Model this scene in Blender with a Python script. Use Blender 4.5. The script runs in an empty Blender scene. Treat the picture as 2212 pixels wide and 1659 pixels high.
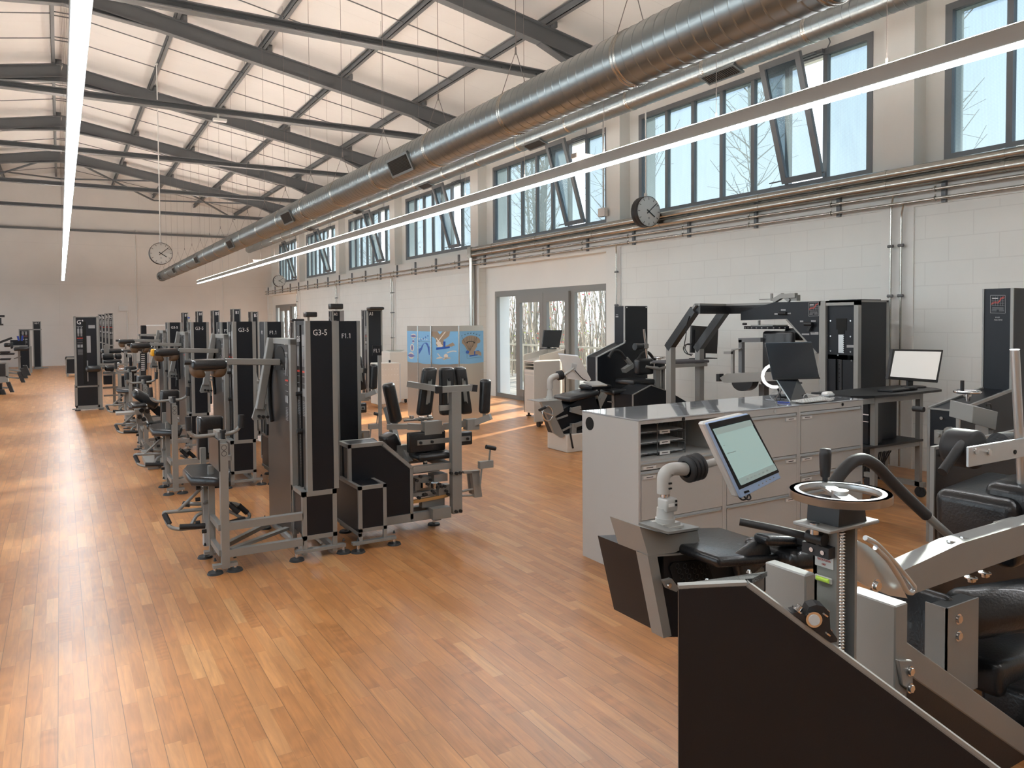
import bpy, bmesh, math, random
import numpy as np
from mathutils import Vector, Matrix

SC = bpy.context.scene
COL = SC.collection
PI = math.pi
# ---------------------------------------------------------------- camera
F, PX, PY, YAW, PITCH, ROLL = 1639., 1106., 744.2, .5369, .0318, .0071
EYE = Vector((0, 0, 1.66))
_f = Vector((math.sin(YAW)*math.cos(PITCH), math.cos(YAW)*math.cos(PITCH), -math.sin(PITCH)))
_r = Vector((math.cos(YAW), -math.sin(YAW), 0)); _d = _f.cross(_r)
_r, _d = math.cos(ROLL)*_r + math.sin(ROLL)*_d, -math.sin(ROLL)*_r + math.cos(ROLL)*_d
cam = bpy.data.cameras.new('camera'); camo = bpy.data.objects.new('camera', cam); COL.objects.link(camo)
cam.sensor_width = 36; cam.lens = 36*F/2212; cam.shift_y = -(829.5-PY)/2212; cam.clip_start = .05; cam.clip_end = 300
m = Matrix((( _r.x, -_d.x, -_f.x, EYE.x), (_r.y, -_d.y, -_f.y, EYE.y), (_r.z, -_d.z, -_f.z, EYE.z), (0, 0, 0, 1)))
camo.matrix_world = m
SC.camera = camo
SC.view_settings.view_transform = 'Standard'; SC.view_settings.look = 'None'
SC.view_settings.gamma = 1; SC.view_settings.use_curve_mapping = False
SC.view_settings.exposure = EXPO = 0.58

def U(u, v, x=None, y=None, z=None, d=None):
    """a photograph point put on the plane x=, y= or z= of the hall (or at depth d)"""
    q = _r*((u-PX)/F) + _d*((v-PY)/F) + _f
    if x is not None: t = x/q.x
    elif y is not None: t = y/q.y
    elif z is not None: t = (z-EYE.z)/q.z
    else: t = d
    return EYE + q*t

# ---------------------------------------------------------------- world and sun
SUN_AZ, SUN_EL = math.radians(64), math.radians(23)
W = bpy.data.worlds.new('world'); SC.world = W; W.use_nodes = True
nt = W.node_tree; nt.nodes.clear()
# clear winter sky: pale at the horizon, bluer above
tcw = nt.nodes.new('ShaderNodeTexCoord'); spw = nt.nodes.new('ShaderNodeSeparateXYZ'); nt.links.new(tcw.outputs['Generated'], spw.inputs[0])
rw = nt.nodes.new('ShaderNodeValToRGB'); nt.links.new(spw.outputs[2], rw.inputs[0])
rw.color_ramp.elements[0].position = 0.0; rw.color_ramp.elements[0].color = (.86, .93, .97, 1)
rw.color_ramp.elements[1].position = .6; rw.color_ramp.elements[1].color = (.52, .72, .96, 1)
bg = nt.nodes.new('ShaderNodeBackground'); bg.inputs[1].default_value = 2.2
wo = nt.nodes.new('ShaderNodeOutputWorld')
nt.links.new(rw.outputs[0], bg.inputs[0]); nt.links.new(bg.outputs[0], wo.inputs[0])
sl = bpy.data.lights.new('sun', 'SUN'); sl.energy = 18.0; sl.angle = math.radians(4); sl.color = (1, .9, .76)
so = bpy.data.objects.new('sun', sl); COL.objects.link(so)
so.rotation_euler = Vector((math.sin(SUN_AZ)*math.cos(SUN_EL), math.cos(SUN_AZ)*math.cos(SUN_EL), math.sin(SUN_EL))).to_track_quat('Z', 'Y').to_euler()
SC.cycles.max_bounces = 8; SC.cycles.diffuse_bounces = 5; SC.cycles.glossy_bounces = 4
SC.cycles.transmission_bounces = 6; SC.cycles.transparent_max_bounces = 10
SC.cycles.use_denoising = True
SC.cycles.sample_clamp_indirect = 6
SC.cycles.caustics_reflective = False; SC.cycles.caustics_refractive = False

# ---------------------------------------------------------------- materials
def pbr(name, col, rough=.5, metal=0, spec=.5, coat=0, emis=None, estr=0, bump=None, noise=None, aniso=0):
    m = bpy.data.materials.new(name); m.use_nodes = True
    n = m.node_tree.nodes; l = m.node_tree.links; b = n['Principled BSDF']
    b.inputs['Base Color'].default_value = (*col, 1); b.inputs['Roughness'].default_value = rough
    b.inputs['Metallic'].default_value = metal; b.inputs['Specular IOR Level'].default_value = spec
    b.inputs['Coat Weight'].default_value = coat
    if emis: b.inputs['Emission Color'].default_value = (*emis, 1); b.inputs['Emission Strength'].default_value = estr
    tc = n.new('ShaderNodeTexCoord')
    if noise:                         # (scale, amount): a faint unevenness of the finish
        t = n.new('ShaderNodeTexNoise'); t.inputs['Scale'].default_value = noise[0]; t.inputs['Detail'].default_value = 4
        l.new(tc.outputs['Object'], t.inputs['Vector'])
        r = n.new('ShaderNodeMapRange'); r.inputs[3].default_value = 1-noise[1]; r.inputs[4].default_value = 1+noise[1]
        l.new(t.outputs[0], r.inputs[0])
        x = n.new('ShaderNodeVectorMath'); x.operation = 'SCALE'; x.inputs[0].default_value = col
        l.new(r.outputs[0], x.inputs['Scale']); l.new(x.outputs[0], b.inputs['Base Color'])
    if bump:
        t = n.new('ShaderNodeTexNoise'); t.inputs['Scale'].default_value = bump[0]; t.inputs['Detail'].default_value = 3
        l.new(tc.outputs['Object'], t.inputs['Vector'])
        u = n.new('ShaderNodeBump'); u.inputs['Strength'].default_value = bump[1]; u.inputs['Distance'].default_value = .01
        l.new(t.outputs[0], u.inputs['Height']); l.new(u.outputs[0], b.inputs['Normal'])
    return m
class Mt: pass
MT = {}
MT['steel'] = pbr('grey painted steel', (.13, .14, .148), .5, noise=(3, .1))
MT['silver'] = pbr('silver grey powder coat', (.27, .275, .265), .4, .2, noise=(8, .05), bump=(400, .05))
MT['black'] = pbr('black laminate panel', (.006, .0085, .013), .4, .22, noise=(5, .12), bump=(300, .06))
MT['blackmatt'] = pbr('matt black plastic', (.012, .013, .015), .5)
MT['void'] = pbr('dark slot', (.003, .003, .003), .8)
MT['plate'] = pbr('brushed dark steel sheet', (.05, .052, .055), .33, .6, noise=(6, .08))
MT['leather'] = pbr('black leather', (.012, .013, .015), .3, coat=.2, bump=(90, .18))
MT['rubber'] = pbr('black rubber', (.018, .019, .021), .55)
MT['brownpad'] = pbr('brown padded underside', (.10, .055, .025), .5)
MT['yellow'] = pbr('yellow cover', (.8, .42, .02), .5)
MT['chrome'] = pbr('chrome', (.7, .7, .7), .16, 1)
MT['alu'] = pbr('polished aluminium', (.62, .65, .66), .33, .85, noise=(20, .05))
MT['cab'] = pbr('light grey sheet cabinet', (.47, .475, .46), .42, noise=(4, .03))
MT['cabtop'] = pbr('grey lacquered cabinet top', (.36, .38, .4), .07, coat=1.0)
MT['cabw'] = pbr('off white cabinet', (.62, .6, .55), .45)
MT['white'] = pbr('white plastic', (.75, .75, .73), .4)
MT['white_txt'] = pbr('white lettering', (.8, .8, .8), .5)
MT['red'] = pbr('red print', (.6, .06, .04), .5)
MT['grey_txt'] = pbr('grey print', (.3, .31, .32), .5)
MT['clock'] = pbr('clock dial', (.72, .74, .72), .35)
MT['galv'] = pbr('galvanised duct', (.31, .35, .36), .3, .9, noise=(2.5, .12))
MT['inox'] = pbr('galvanised pipe', (.5, .5, .47), .27, 1)
MT['grille'] = pbr('duct grille', (.12, .11, .1), .5, .4)
MT['lumh'] = pbr('grey aluminium lamp housing', (.52, .55, .56), .5)
MT['cable'] = pbr('thin wire', (.22, .2, .19), .5, .3)
MT['glow'] = pbr('lamp diffuser', (.9, .88, .84), .4, emis=(.94, .97, 1), estr=28)
MT['ceiling_fill'] = pbr('added ceiling fill glow', (.9, .88, .84), .4, emis=(1, .88, .78), estr=48)  # glow added on top of the lamps to brighten the ceiling
MT['frame'] = pbr('window frame grey', (.16, .18, .2), .45)
MT['dframe'] = pbr('door frame grey', (.2, .205, .2), .45)
MT['lumw'] = pbr('light grey arm casting', (.45, .45, .43), .4)
MT['ringglow'] = pbr('white ring diffuser', (.9, .9, .88), .4, emis=(1, .97, .92), estr=1.2)
MT['pebble'] = pbr('pebbled black sheet', (.02, .021, .023), .4, bump=(260, .9))
MT['tab2'] = pbr('pale grey tool bar', (.3, .35, .34), .2, emis=(.36, .5, .48), estr=.25)
MT['greytex'] = pbr('grey carpet shelf', (.12, .12, .13), .9, bump=(200, .5))
MT['blue'] = pbr('pale blue bezel', (.42, .6, .9), .35)
MT['dkblue'] = pbr('blue plastic', (.02, .05, .3), .4)
MT['skyblue'] = pbr('light blue poster', (.2, .47, .75), .5)
MT['posterblue'] = pbr('strong blue print', (.02, .1, .45), .5)
MT['skin'] = pbr('tan print', (.33, .26, .19), .6)
MT['bone'] = pbr('bone print', (.75, .7, .62), .6)
MT['navy'] = pbr('violet print', (.16, .17, .4), .6)
MT['ink'] = pbr('black ink', (.02, .02, .02), .6)
MT['screenmetal'] = pbr('brushed aluminium panel', (.48, .46, .42), .35, .85)
MT['green'] = pbr('spirit level green', (.35, .55, .05), .2, emis=(.4, .6, .1), estr=.15)
MT['screen_on'] = pbr('lit screen', (.6, .6, .58), .3, emis=(.78, .76, .72), estr=.4)
MT['tablet_on'] = pbr('lit pale screen', (.3, .4, .38), .12, emis=(.42, .62, .6), estr=.3)
MT['screenoff'] = pbr('dark display', (.012, .016, .022), .22)
MT['bark'] = pbr('bark', (.2, .19, .17), .9, noise=(9, .35))
MT['twig'] = pbr('dry twigs', (.32, .28, .24), .9, noise=(5, .4))
MT['leafred'] = pbr('red berries', (.5, .08, .07), .7)
MT['leafgreen'] = pbr('yellow green leaves', (.35, .4, .08), .7)
MT['deck'] = pbr('weathered deck', (.2, .19, .17), .7, noise=(3, .2))
MT['grass'] = pbr('ground', (.1, .095, .06), .9, noise=(1, .4))
MT['brass'] = pbr('brass coloured bar', (.6, .45, .22), .3, .9)

def N(m, t): return m.node_tree.nodes.new(t)
def floor_mat():
    m = bpy.data.materials.new('oak parquet'); m.use_nodes = True
    n = m.node_tree.nodes; l = m.node_tree.links; b = n['Principled BSDF']
    tc = N(m, 'ShaderNodeTexCoord'); sp = N(m, 'ShaderNodeSeparateXYZ'); l.new(tc.outputs['Object'], sp.inputs[0])
    def mth(op, a, bb=None, c=None):
        q = N(m, 'ShaderNodeMath'); q.operation = op
        for i, k in enumerate((a, bb, c)):
            if k is None: continue
            if isinstance(k, (int, float)): q.inputs[i].default_value = k
            else: l.new(k, q.inputs[i])
        return q.outputs[0]
    X, Y = sp.outputs[0], sp.outputs[1]
    sx = mth('DIVIDE', mth('ADD', X, .044+12), .06); si = mth('FLOOR', sx)
    w1 = N(m, 'ShaderNodeTexWhiteNoise'); w1.noise_dimensions = '1D'; l.new(si, w1.inputs['W'])
    sy = mth('ADD', mth('DIVIDE', Y, .43), mth('MULTIPLY', w1.outputs[0], 7.3)); yi = mth('FLOOR', sy)
    cv = N(m, 'ShaderNodeCombineXYZ'); l.new(si, cv.inputs[0]); l.new(yi, cv.inputs[1])
    w2 = N(m, 'ShaderNodeTexWhiteNoise'); w2.noise_dimensions = '2D'; l.new(cv.outputs[0], w2.inputs['Vector'])
    ramp = N(m, 'ShaderNodeValToRGB'); r = ramp.color_ramp; l.new(w2.outputs[0], ramp.inputs[0])
    cols = [(0, (.40, .165, .05)), (.3, (.44, .188, .06)), (.65, (.47, .21, .07)), (.92, (.50, .235, .085)), (1, (.54, .28, .11))]
    while len(r.elements) < len(cols): r.elements.new(.5)
    for e, (p, c) in zip(r.elements, cols): e.position = p; e.color = (*c, 1)
    # grain, drawn out along the boards and shifted for every block
    off = mth('MULTIPLY', w2.outputs[0], 37.)
    gv = N(m, 'ShaderNodeCombineXYZ'); l.new(mth('MULTIPLY', X, 46.), gv.inputs[0])
    l.new(mth('ADD', mth('MULTIPLY', Y, 3.2), off), gv.inputs[1]); l.new(off, gv.inputs[2])
    g = N(m, 'ShaderNodeTexNoise'); g.inputs['Scale'].default_value = 1; g.inputs['Detail'].default_value = 5; g.inputs['Distortion'].default_value = .9
    l.new(gv.outputs[0], g.inputs['Vector'])
    gm = N(m, 'ShaderNodeMapRange'); gm.inputs[1].default_value = .3; gm.inputs[2].default_value = .72; gm.inputs[3].default_value = .80; gm.inputs[4].default_value = 1.14
    l.new(g.outputs[0], gm.inputs[0])
    # cathedral rings on some blocks
    wv = N(m, 'ShaderNodeTexWave'); wv.wave_type = 'RINGS'; wv.inputs['Scale'].default_value = 1.0; wv.inputs['Distortion'].default_value = 3
    wvv = N(m, 'ShaderNodeCombineXYZ')
    l.new(mth('ADD', mth('MULTIPLY', mth('FRACT', sx), 2.2), -1.1), wvv.inputs[0]); l.new(mth('ADD', mth('MULTIPLY', mth('FRACT', sy), 3), mth('MULTIPLY', w1.outputs[0], -3)), wvv.inputs[1])
    l.new(off, wvv.inputs[2]); l.new(wvv.outputs[0], wv.inputs['Vector'])
    wm = N(m, 'ShaderNodeMapRange'); wm.inputs[3].default_value = .9; wm.inputs[4].default_value = 1.05; l.new(wv.outputs[0], wm.inputs[0])
    # joints: boards of two strips have a dark groove, strips and block ends a faint one
    def edge(fr, w): return mth('MAXIMUM', mth('LESS_THAN', fr, w), mth('GREATER_THAN', fr, 1-w))
    board = edge(mth('FRACT', mth('DIVIDE', sx, 2)), .011)
    strip = mth('MAXIMUM', edge(mth('FRACT', sx), .008), edge(mth('FRACT', sy), .0018))
    dk = mth('SUBTRACT', 1, mth('MAXIMUM', mth('MULTIPLY', board, .62), mth('MULTIPLY', strip, .32)))
    tot = mth('MULTIPLY', mth('MULTIPLY', gm.outputs[0], wm.outputs[0]), dk)
    vm = N(m, 'ShaderNodeVectorMath'); vm.operation = 'SCALE'; l.new(ramp.outputs[0], vm.inputs[0]); l.new(tot, vm.inputs['Scale'])
    l.new(vm.outputs[0], b.inputs['Base Color'])
    rm = N(m, 'ShaderNodeMapRange'); rm.inputs[3].default_value = .27; rm.inputs[4].default_value = .4; l.new(g.outputs[0], rm.inputs[0])
    l.new(rm.outputs[0], b.inputs['Roughness']); b.inputs['Specular IOR Level'].default_value = .95
    bu = N(m, 'ShaderNodeBump'); bu.inputs['Strength'].default_value = .12; bu.inputs['Distance'].default_value = .002
    l.new(tot, bu.inputs['Height']); l.new(bu.outputs[0], b.inputs['Normal'])
    return m
MT['floor'] = floor_mat()

def block_mat(name, col, bw, bh, amount, axis):
    """painted masonry: faint mortar joints under the paint"""
    m = bpy.data.materials.new(name); m.use_nodes = True
    n = m.node_tree.nodes; l = m.node_tree.links; b = n['Principled BSDF']
    tc = N(m, 'ShaderNodeTexCoord'); sp = N(m, 'ShaderNodeSeparateXYZ'); l.new(tc.outputs['Object'], sp.inputs[0])
    cv = N(m, 'ShaderNodeCombineXYZ'); l.new(sp.outputs[axis], cv.inputs[0]); l.new(sp.outputs[2], cv.inputs[1])
    br = N(m, 'ShaderNodeTexBrick'); br.inputs['Scale'].default_value = 1
    br.inputs['Brick Width'].default_value = bw; br.inputs['Row Height'].default_value = bh
    br.inputs['Mortar Size'].default_value = .007; br.inputs['Mortar Smooth'].default_value = .6
    br.inputs['Color1'].default_value = br.inputs['Color2'].default_value = (1, 1, 1, 1); br.inputs['Mortar'].default_value = (1-amount,)*3+(1,)
    l.new(cv.outputs[0], br.inputs['Vector'])
    t = N(m, 'ShaderNodeTexNoise'); t.inputs['Scale'].default_value = 1.3; t.inputs['Detail'].default_value = 6; l.new(tc.outputs['Object'], t.inputs['Vector'])
    mr = N(m, 'ShaderNodeMapRange'); mr.inputs[3].default_value = .93; mr.inputs[4].default_value = 1.07; l.new(t.outputs[0], mr.inputs[0])
    mx = N(m, 'ShaderNodeVectorMath'); mx.operation = 'MULTIPLY'; mx.inputs[0].default_value = col; l.new(br.outputs[0], mx.inputs[1])
    sc = N(m, 'ShaderNodeVectorMath'); sc.operation = 'SCALE'; l.new(mx.outputs[0], sc.inputs[0]); l.new(mr.outputs[0], sc.inputs['Scale'])
    l.new(sc.outputs[0], b.inputs['Base Color']); b.inputs['Roughness'].default_value = .75
    bu = N(m, 'ShaderNodeBump'); bu.inputs['Strength'].default_value = .5; bu.inputs['Distance'].default_value = .006
    l.new(br.outputs[0], bu.inputs['Height']); l.new(bu.outputs[0], b.inputs['Normal'])
    return m
MT['blocks'] = block_mat('painted block wall', (.75, .78, .76), .5, .25, .09, 1)
MT['plaster'] = pbr('white painted plaster', (.76, .78, .76), .8, noise=(1.5, .04), bump=(60, .08))
MT['backwall'] = block_mat('back wall panels', (.74, .72, .69), 5.8, 1.6, .10, 0)
MT['roof'] = block_mat('cream roof panels', (.70, .69, .67), 1.0, 50, .12, 1)

def glass_mat(name, textured):
    m = bpy.data.materials.new(name); m.use_nodes = True
    n = m.node_tree.nodes; l = m.node_tree.links; n.clear()
    o = N(m, 'ShaderNodeOutputMaterial'); tr = N(m, 'ShaderNodeBsdfTransparent'); gl = N(m, 'ShaderNodeBsdfGlossy')
    gl.inputs['Roughness'].default_value = .02 if not textured else .25; fr = N(m, 'ShaderNodeLayerWeight'); fr.inputs[0].default_value = .5
    pw = N(m, 'ShaderNodeMath'); pw.operation = 'POWER'; pw.inputs[1].default_value = 5; l.new(fr.outputs['Facing'], pw.inputs[0])
    pm = N(m, 'ShaderNodeMath'); pm.operation = 'MULTIPLY_ADD'; pm.inputs[1].default_value = .5; pm.inputs[2].default_value = .03; l.new(pw.outputs[0], pm.inputs[0])
    mx = N(m, 'ShaderNodeMixShader'); l.new(pm.outputs[0], mx.inputs[0]); l.new(gl.outputs[0], mx.inputs[2])
    if textured:
        tl = N(m, 'ShaderNodeBsdfTranslucent'); tl.inputs[0].default_value = (.07, .095, .105, 1)
        tr.inputs[0].default_value = (.34, .4, .43, 1)
        tc = N(m, 'ShaderNodeTexCoord'); mp = N(m, 'ShaderNodeVectorMath'); mp.operation = 'MULTIPLY'; mp.inputs[1].default_value = (0, 70, 70)
        l.new(tc.outputs['Object'], mp.inputs[0])
        ck = N(m, 'ShaderNodeTexVoronoi'); ck.inputs['Scale'].default_value = 1; ck.inputs['Randomness'].default_value = 0; l.new(mp.outputs[0], ck.inputs['Vector'])
        ns = N(m, 'ShaderNodeTexNoise'); ns.inputs['Scale'].default_value = 1.2; ns.inputs['Detail'].default_value = 3; ns.inputs['Distortion'].default_value = 1.5
        st = N(m, 'ShaderNodeVectorMath'); st.operation = 'MULTIPLY'; st.inputs[1].default_value = (1, 2.2, .6); l.new(tc.outputs['Object'], st.inputs[0]); l.new(st.outputs[0], ns.inputs['Vector'])
        a = N(m, 'ShaderNodeMath'); a.operation = 'MULTIPLY'; a.inputs[1].default_value = .5; l.new(ck.outputs[0], a.inputs[0])
        c = N(m, 'ShaderNodeMath'); c.operation = 'MULTIPLY_ADD'; c.inputs[1].default_value = .42; l.new(ns.outputs[0], c.inputs[0]); l.new(a.outputs[0], c.inputs[2])
        ml = N(m, 'ShaderNodeMixShader'); l.new(c.outputs[0], ml.inputs[0]); l.new(tr.outputs[0], ml.inputs[1]); l.new(tl.outputs[0], ml.inputs[2])
        l.new(ml.outputs[0], mx.inputs[1])
    else:
        tr.inputs[0].default_value = (.93, .95, .94, 1); l.new(tr.outputs[0], mx.inputs[1])
    l.new(mx.outputs[0], o.inputs[0]); return m
MT['wglass'] = glass_mat('textured window glass', True)
MT['pet'] = glass_mat('clear plastic', False)
MT['glass'] = glass_mat('clear glass', False)

# ---------------------------------------------------------------- geometry helpers
def v3(p): return Vector(p)
KIDS = {}
def adopt(o, p):
    if p: o.parent = p; KIDS.setdefault(p.name, []).append(o)
def kids(o): return list(KIDS.get(o.name, ()))
class MB:
    """collects solid shapes (hall coordinates) and links them as ONE mesh object"""
    def __init__(s): s.v = []; s.f = []; s.m = []; s.sm = []; s.cur = 0; s.mats = []
    def mat(s, k):
        if k not in s.mats: s.mats.append(k)
        s.cur = s.mats.index(k); return s
    def add(s, vs, fs, smooth=False):
        b = len(s.v); s.v += [tuple(x) for x in vs]
        for f in fs: s.f.append(tuple(i+b for i in f)); s.m.append(s.cur); s.sm.append(smooth)
        return s
    def box(s, a, b):
        x0, x1 = sorted((a[0], b[0])); y0, y1 = sorted((a[1], b[1])); z0, z1 = sorted((a[2], b[2]))
        return s.add([(x0,y0,z0),(x1,y0,z0),(x1,y1,z0),(x0,y1,z0),(x0,y0,z1),(x1,y0,z1),(x1,y1,z1),(x0,y1,z1)],
                     [(0,3,2,1),(4,5,6,7),(0,1,5,4),(1,2,6,5),(2,3,7,6),(3,0,4,7)])
    def obox(s, c, ax, ay, az):
        """box about centre c with half-axis vectors"""
        c, ax, ay, az = v3(c), v3(ax), v3(ay), v3(az)
        if ax.cross(ay).dot(az) < 0: ax = -ax
        return s.add([c-ax-ay-az, c+ax-ay-az, c+ax+ay-az, c-ax+ay-az, c-ax-ay+az, c+ax-ay+az, c+ax+ay+az, c-ax+ay+az],
                     [(0,3,2,1),(4,5,6,7),(0,1,5,4),(1,2,6,5),(2,3,7,6),(3,0,4,7)])
    def rbox(s, c, ax, ay, az, r=.02, n=3):
        """cushion: box with rounded edges (superellipsoid-like inflated grid)"""
        c, ax, ay, az = v3(c), v3(ax), v3(ay), v3(az)
        L = [a.length for a in (ax, ay, az)]; A = [a.normalized() for a in (ax, ay, az)]
        r = min(r, *[q*.98 for q in L])
        bm = bmesh.new(); bmesh.ops.create_cube(bm, size=2)
        for w in bm.verts: w.co = Vector((w.co.x*L[0], w.co.y*L[1], w.co.z*L[2]))
        bmesh.ops.bevel(bm, geom=list(bm.edges), offset=r, segments=n, profile=.5, affect='EDGES')
        flip = A[0].cross(A[1]).dot(A[2]) < 0
        vs = [c + A[0]*w.co.x + A[1]*w.co.y + A[2]*w.co.z for w in bm.verts]
        bm.verts.index_update()
        fs = [tuple(q.index for q in (reversed(f.verts) if flip else f.verts)) for f in bm.faces]
        bm.free(); return s.add(vs, fs, True)
    def bar(s, p, q, w, h=None, up=(0,0,1)):
        """rectangular tube from p to q, w wide and h deep (h along up)"""
        p, q = v3(p), v3(q); d = q-p; h = h or w
        up = v3(up); sd = d.cross(up)
        if sd.length < 1e-6: sd = d.cross(Vector((1,0,0)))
        sd.normalize(); u2 = sd.cross(d).normalized()
        return s.obox((p+q)/2, sd*w/2, u2*h/2, d/2)
    def cyl(s, p, q, r, n=16, r2=None, caps=True):
        p, q = v3(p), v3(q); d = (q-p).normalized(); r2 = r if r2 is None else r2
        a = d.orthogonal().normalized(); b = d.cross(a)
        vs = []
        for c, rr in ((p, r), (q, r2)):
            for i in range(n): t = 2*PI*i/n; vs.append(c + (a*math.cos(t)+b*math.sin(t))*rr)
        fs = [(i, (i+1)%n, n+(i+1)%n, n+i) for i in range(n)]
        s.add(vs, fs, True)
        if caps: s.add(vs, [tuple(range(n-1, -1, -1)), tuple(range(n, 2*n))])
        return s
    def tube(s, pts, r, n=8, fillet=0, k=4, caps=True):
        """round tube through pts, corners filleted"""
        pts = [v3(p) for p in pts]
        if fillet:
            o = [pts[0]]
            for a, b, c in zip(pts, pts[1:], pts[2:]):
                u, w = (a-b), (c-b); f = min(fillet, u.length*.49, w.length*.49)
                A, B = b+u.normalized()*f, b+w.normalized()*f
                for i in range(k+1): t = i/k; o.append(A*(1-t)**2 + b*2*t*(1-t) + B*t*t)
            o.append(pts[-1]); pts = o
        rr = r if isinstance(r, (list, tuple)) else [r]*len(pts)
        T = []
        for i in range(len(pts)):
            T.append((pts[min(i+1, len(pts)-1)] - pts[max(i-1, 0)]).normalized())
        a = T[0].orthogonal().normalized(); vs = []
        for p, t, q in zip(pts, T, rr):
            a = (a - t*a.dot(t)).normalized(); b = t.cross(a)
            for i in range(n): w = 2*PI*i/n; vs.append(p + (a*math.cos(w)+b*math.sin(w))*q)
        fs = [(j*n+i, j*n+(i+1)%n, (j+1)*n+(i+1)%n, (j+1)*n+i) for j in range(len(pts)-1) for i in range(n)]
        s.add(vs, fs, True)
        if caps: s.add(vs, [tuple(range(n-1, -1, -1)), tuple(range(len(vs)-n, len(vs)))])
        return s
    def prism(s, poly, e):
        """closed outline (3D points, one plane) pushed along vector e"""
        P = [v3(p) for p in poly]; e = v3(e); n = len(P)
        nrm = Vector((0,0,0))
        for a, b in zip(P, P[1:]+P[:1]): nrm += a.cross(b)
        if nrm.dot(e) > 0: P.reverse()
        vs = P + [p+e for p in P]
        return s.add(vs, [tuple(range(n)), tuple(range(2*n-1, n-1, -1))] + [((i+1)%n, i, n+i, n+(i+1)%n) for i in range(n)])
    def lathe(s, c, axis, prof, n=24):
        """profile (radius, distance along axis) turned about axis at c"""
        c, ax = v3(c), v3(axis).normalized(); a = ax.orthogonal().normalized(); b = ax.cross(a); vs = []
        for r, h in prof:
            for i in range(n): t = 2*PI*i/n; vs.append(c + ax*h + (a*math.cos(t)+b*math.sin(t))*max(r, 1e-5))
        fs = [(j*n+i, j*n+(i+1)%n, (j+1)*n+(i+1)%n, (j+1)*n+i) for j in range(len(prof)-1) for i in range(n)]
        return s.add(vs, fs, True)
    def torus(s, c, axis, R, r, n=36, k=10, flat=1.0, a0=0, a1=2*PI):
        c, ax = v3(c), v3(axis).normalized(); a = ax.orthogonal().normalized(); b = ax.cross(a); vs = []
        full = abs(a1-a0-2*PI) < 1e-6; nn = n if full else n+1
        for j in range(nn):
            t = a0 + (a1-a0)*j/n; o = a*math.cos(t)+b*math.sin(t)
            for i in range(k): w = 2*PI*i/k; vs.append(c + o*(R+r*math.cos(w)) + ax*(r*flat*math.sin(w)))
        fs = [(j*k+i, ((j+1)%nn)*k+i, ((j+1)%nn)*k+(i+1)%k, j*k+(i+1)%k) for j in range(n if full else n) for i in range(k)]
        return s.add(vs, fs, True)
    def build(s, name, mat=None, parent=None, bevel=0, kind=None, label=None):
        me = bpy.data.meshes.new(name)
        o = Vector((0,0,0)); q = parent
        while q is not None: o = o + q.location; q = q.parent
        loc = Vector((0,0,0))
        me.from_pydata([tuple(v3(p)-o-loc) for p in s.v], [], s.f)
        ms = [mat] if mat else (s.mats or ['silver'])
        for k in ms: me.materials.append(MT[k])
        if not mat: me.polygons.foreach_set('material_index', s.m)
        me.polygons.foreach_set('use_smooth', s.sm)
        me.validate(); me.update()
        if bevel and len(s.f) < 7 and not any(s.sm):
            bm = bmesh.new(); bm.from_mesh(me)
            ed = [e for e in bm.edges if len(e.link_faces) == 2 and not (e.link_faces[0].smooth and e.link_faces[1].smooth) and e.calc_face_angle(0) > .5]
            bmesh.ops.bevel(bm, geom=ed, offset=bevel, segments=1, profile=.5, affect='EDGES', clamp_overlap=True, material=-1)
            bmesh.ops.recalc_face_normals(bm, faces=bm.faces)
            bm.to_mesh(me); bm.free()
        ob = bpy.data.objects.new(name, me); COL.objects.link(ob)
        adopt(ob, parent)
        if kind: ob['kind'] = kind
        if label: ob['label'] = label
        return ob
def thing(name, label, cat, loc=(0,0,0), group=None):
    o = bpy.data.objects.new(name, None); COL.objects.link(o); o.location = loc; o.empty_display_size = .1
    return tag(o, label, cat, group)
def tag(o, label, cat, group=None):
    o['label'] = label; o['category'] = cat
    if group: o['group'] = group
    return o
def dup(root, dx, dy, label, dz=0, group=None, ch=None):
    r = root.copy(); COL.objects.link(r); r.location = root.location + Vector((dx, dy, dz)); r['label'] = label
    if group: r['group'] = group
    def rec(a, b):
        for c in kids(a):
            d = c.copy(); COL.objects.link(d); adopt(d, b); rec(c, d)
    rec(root, r); return r
FONT = None
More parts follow.
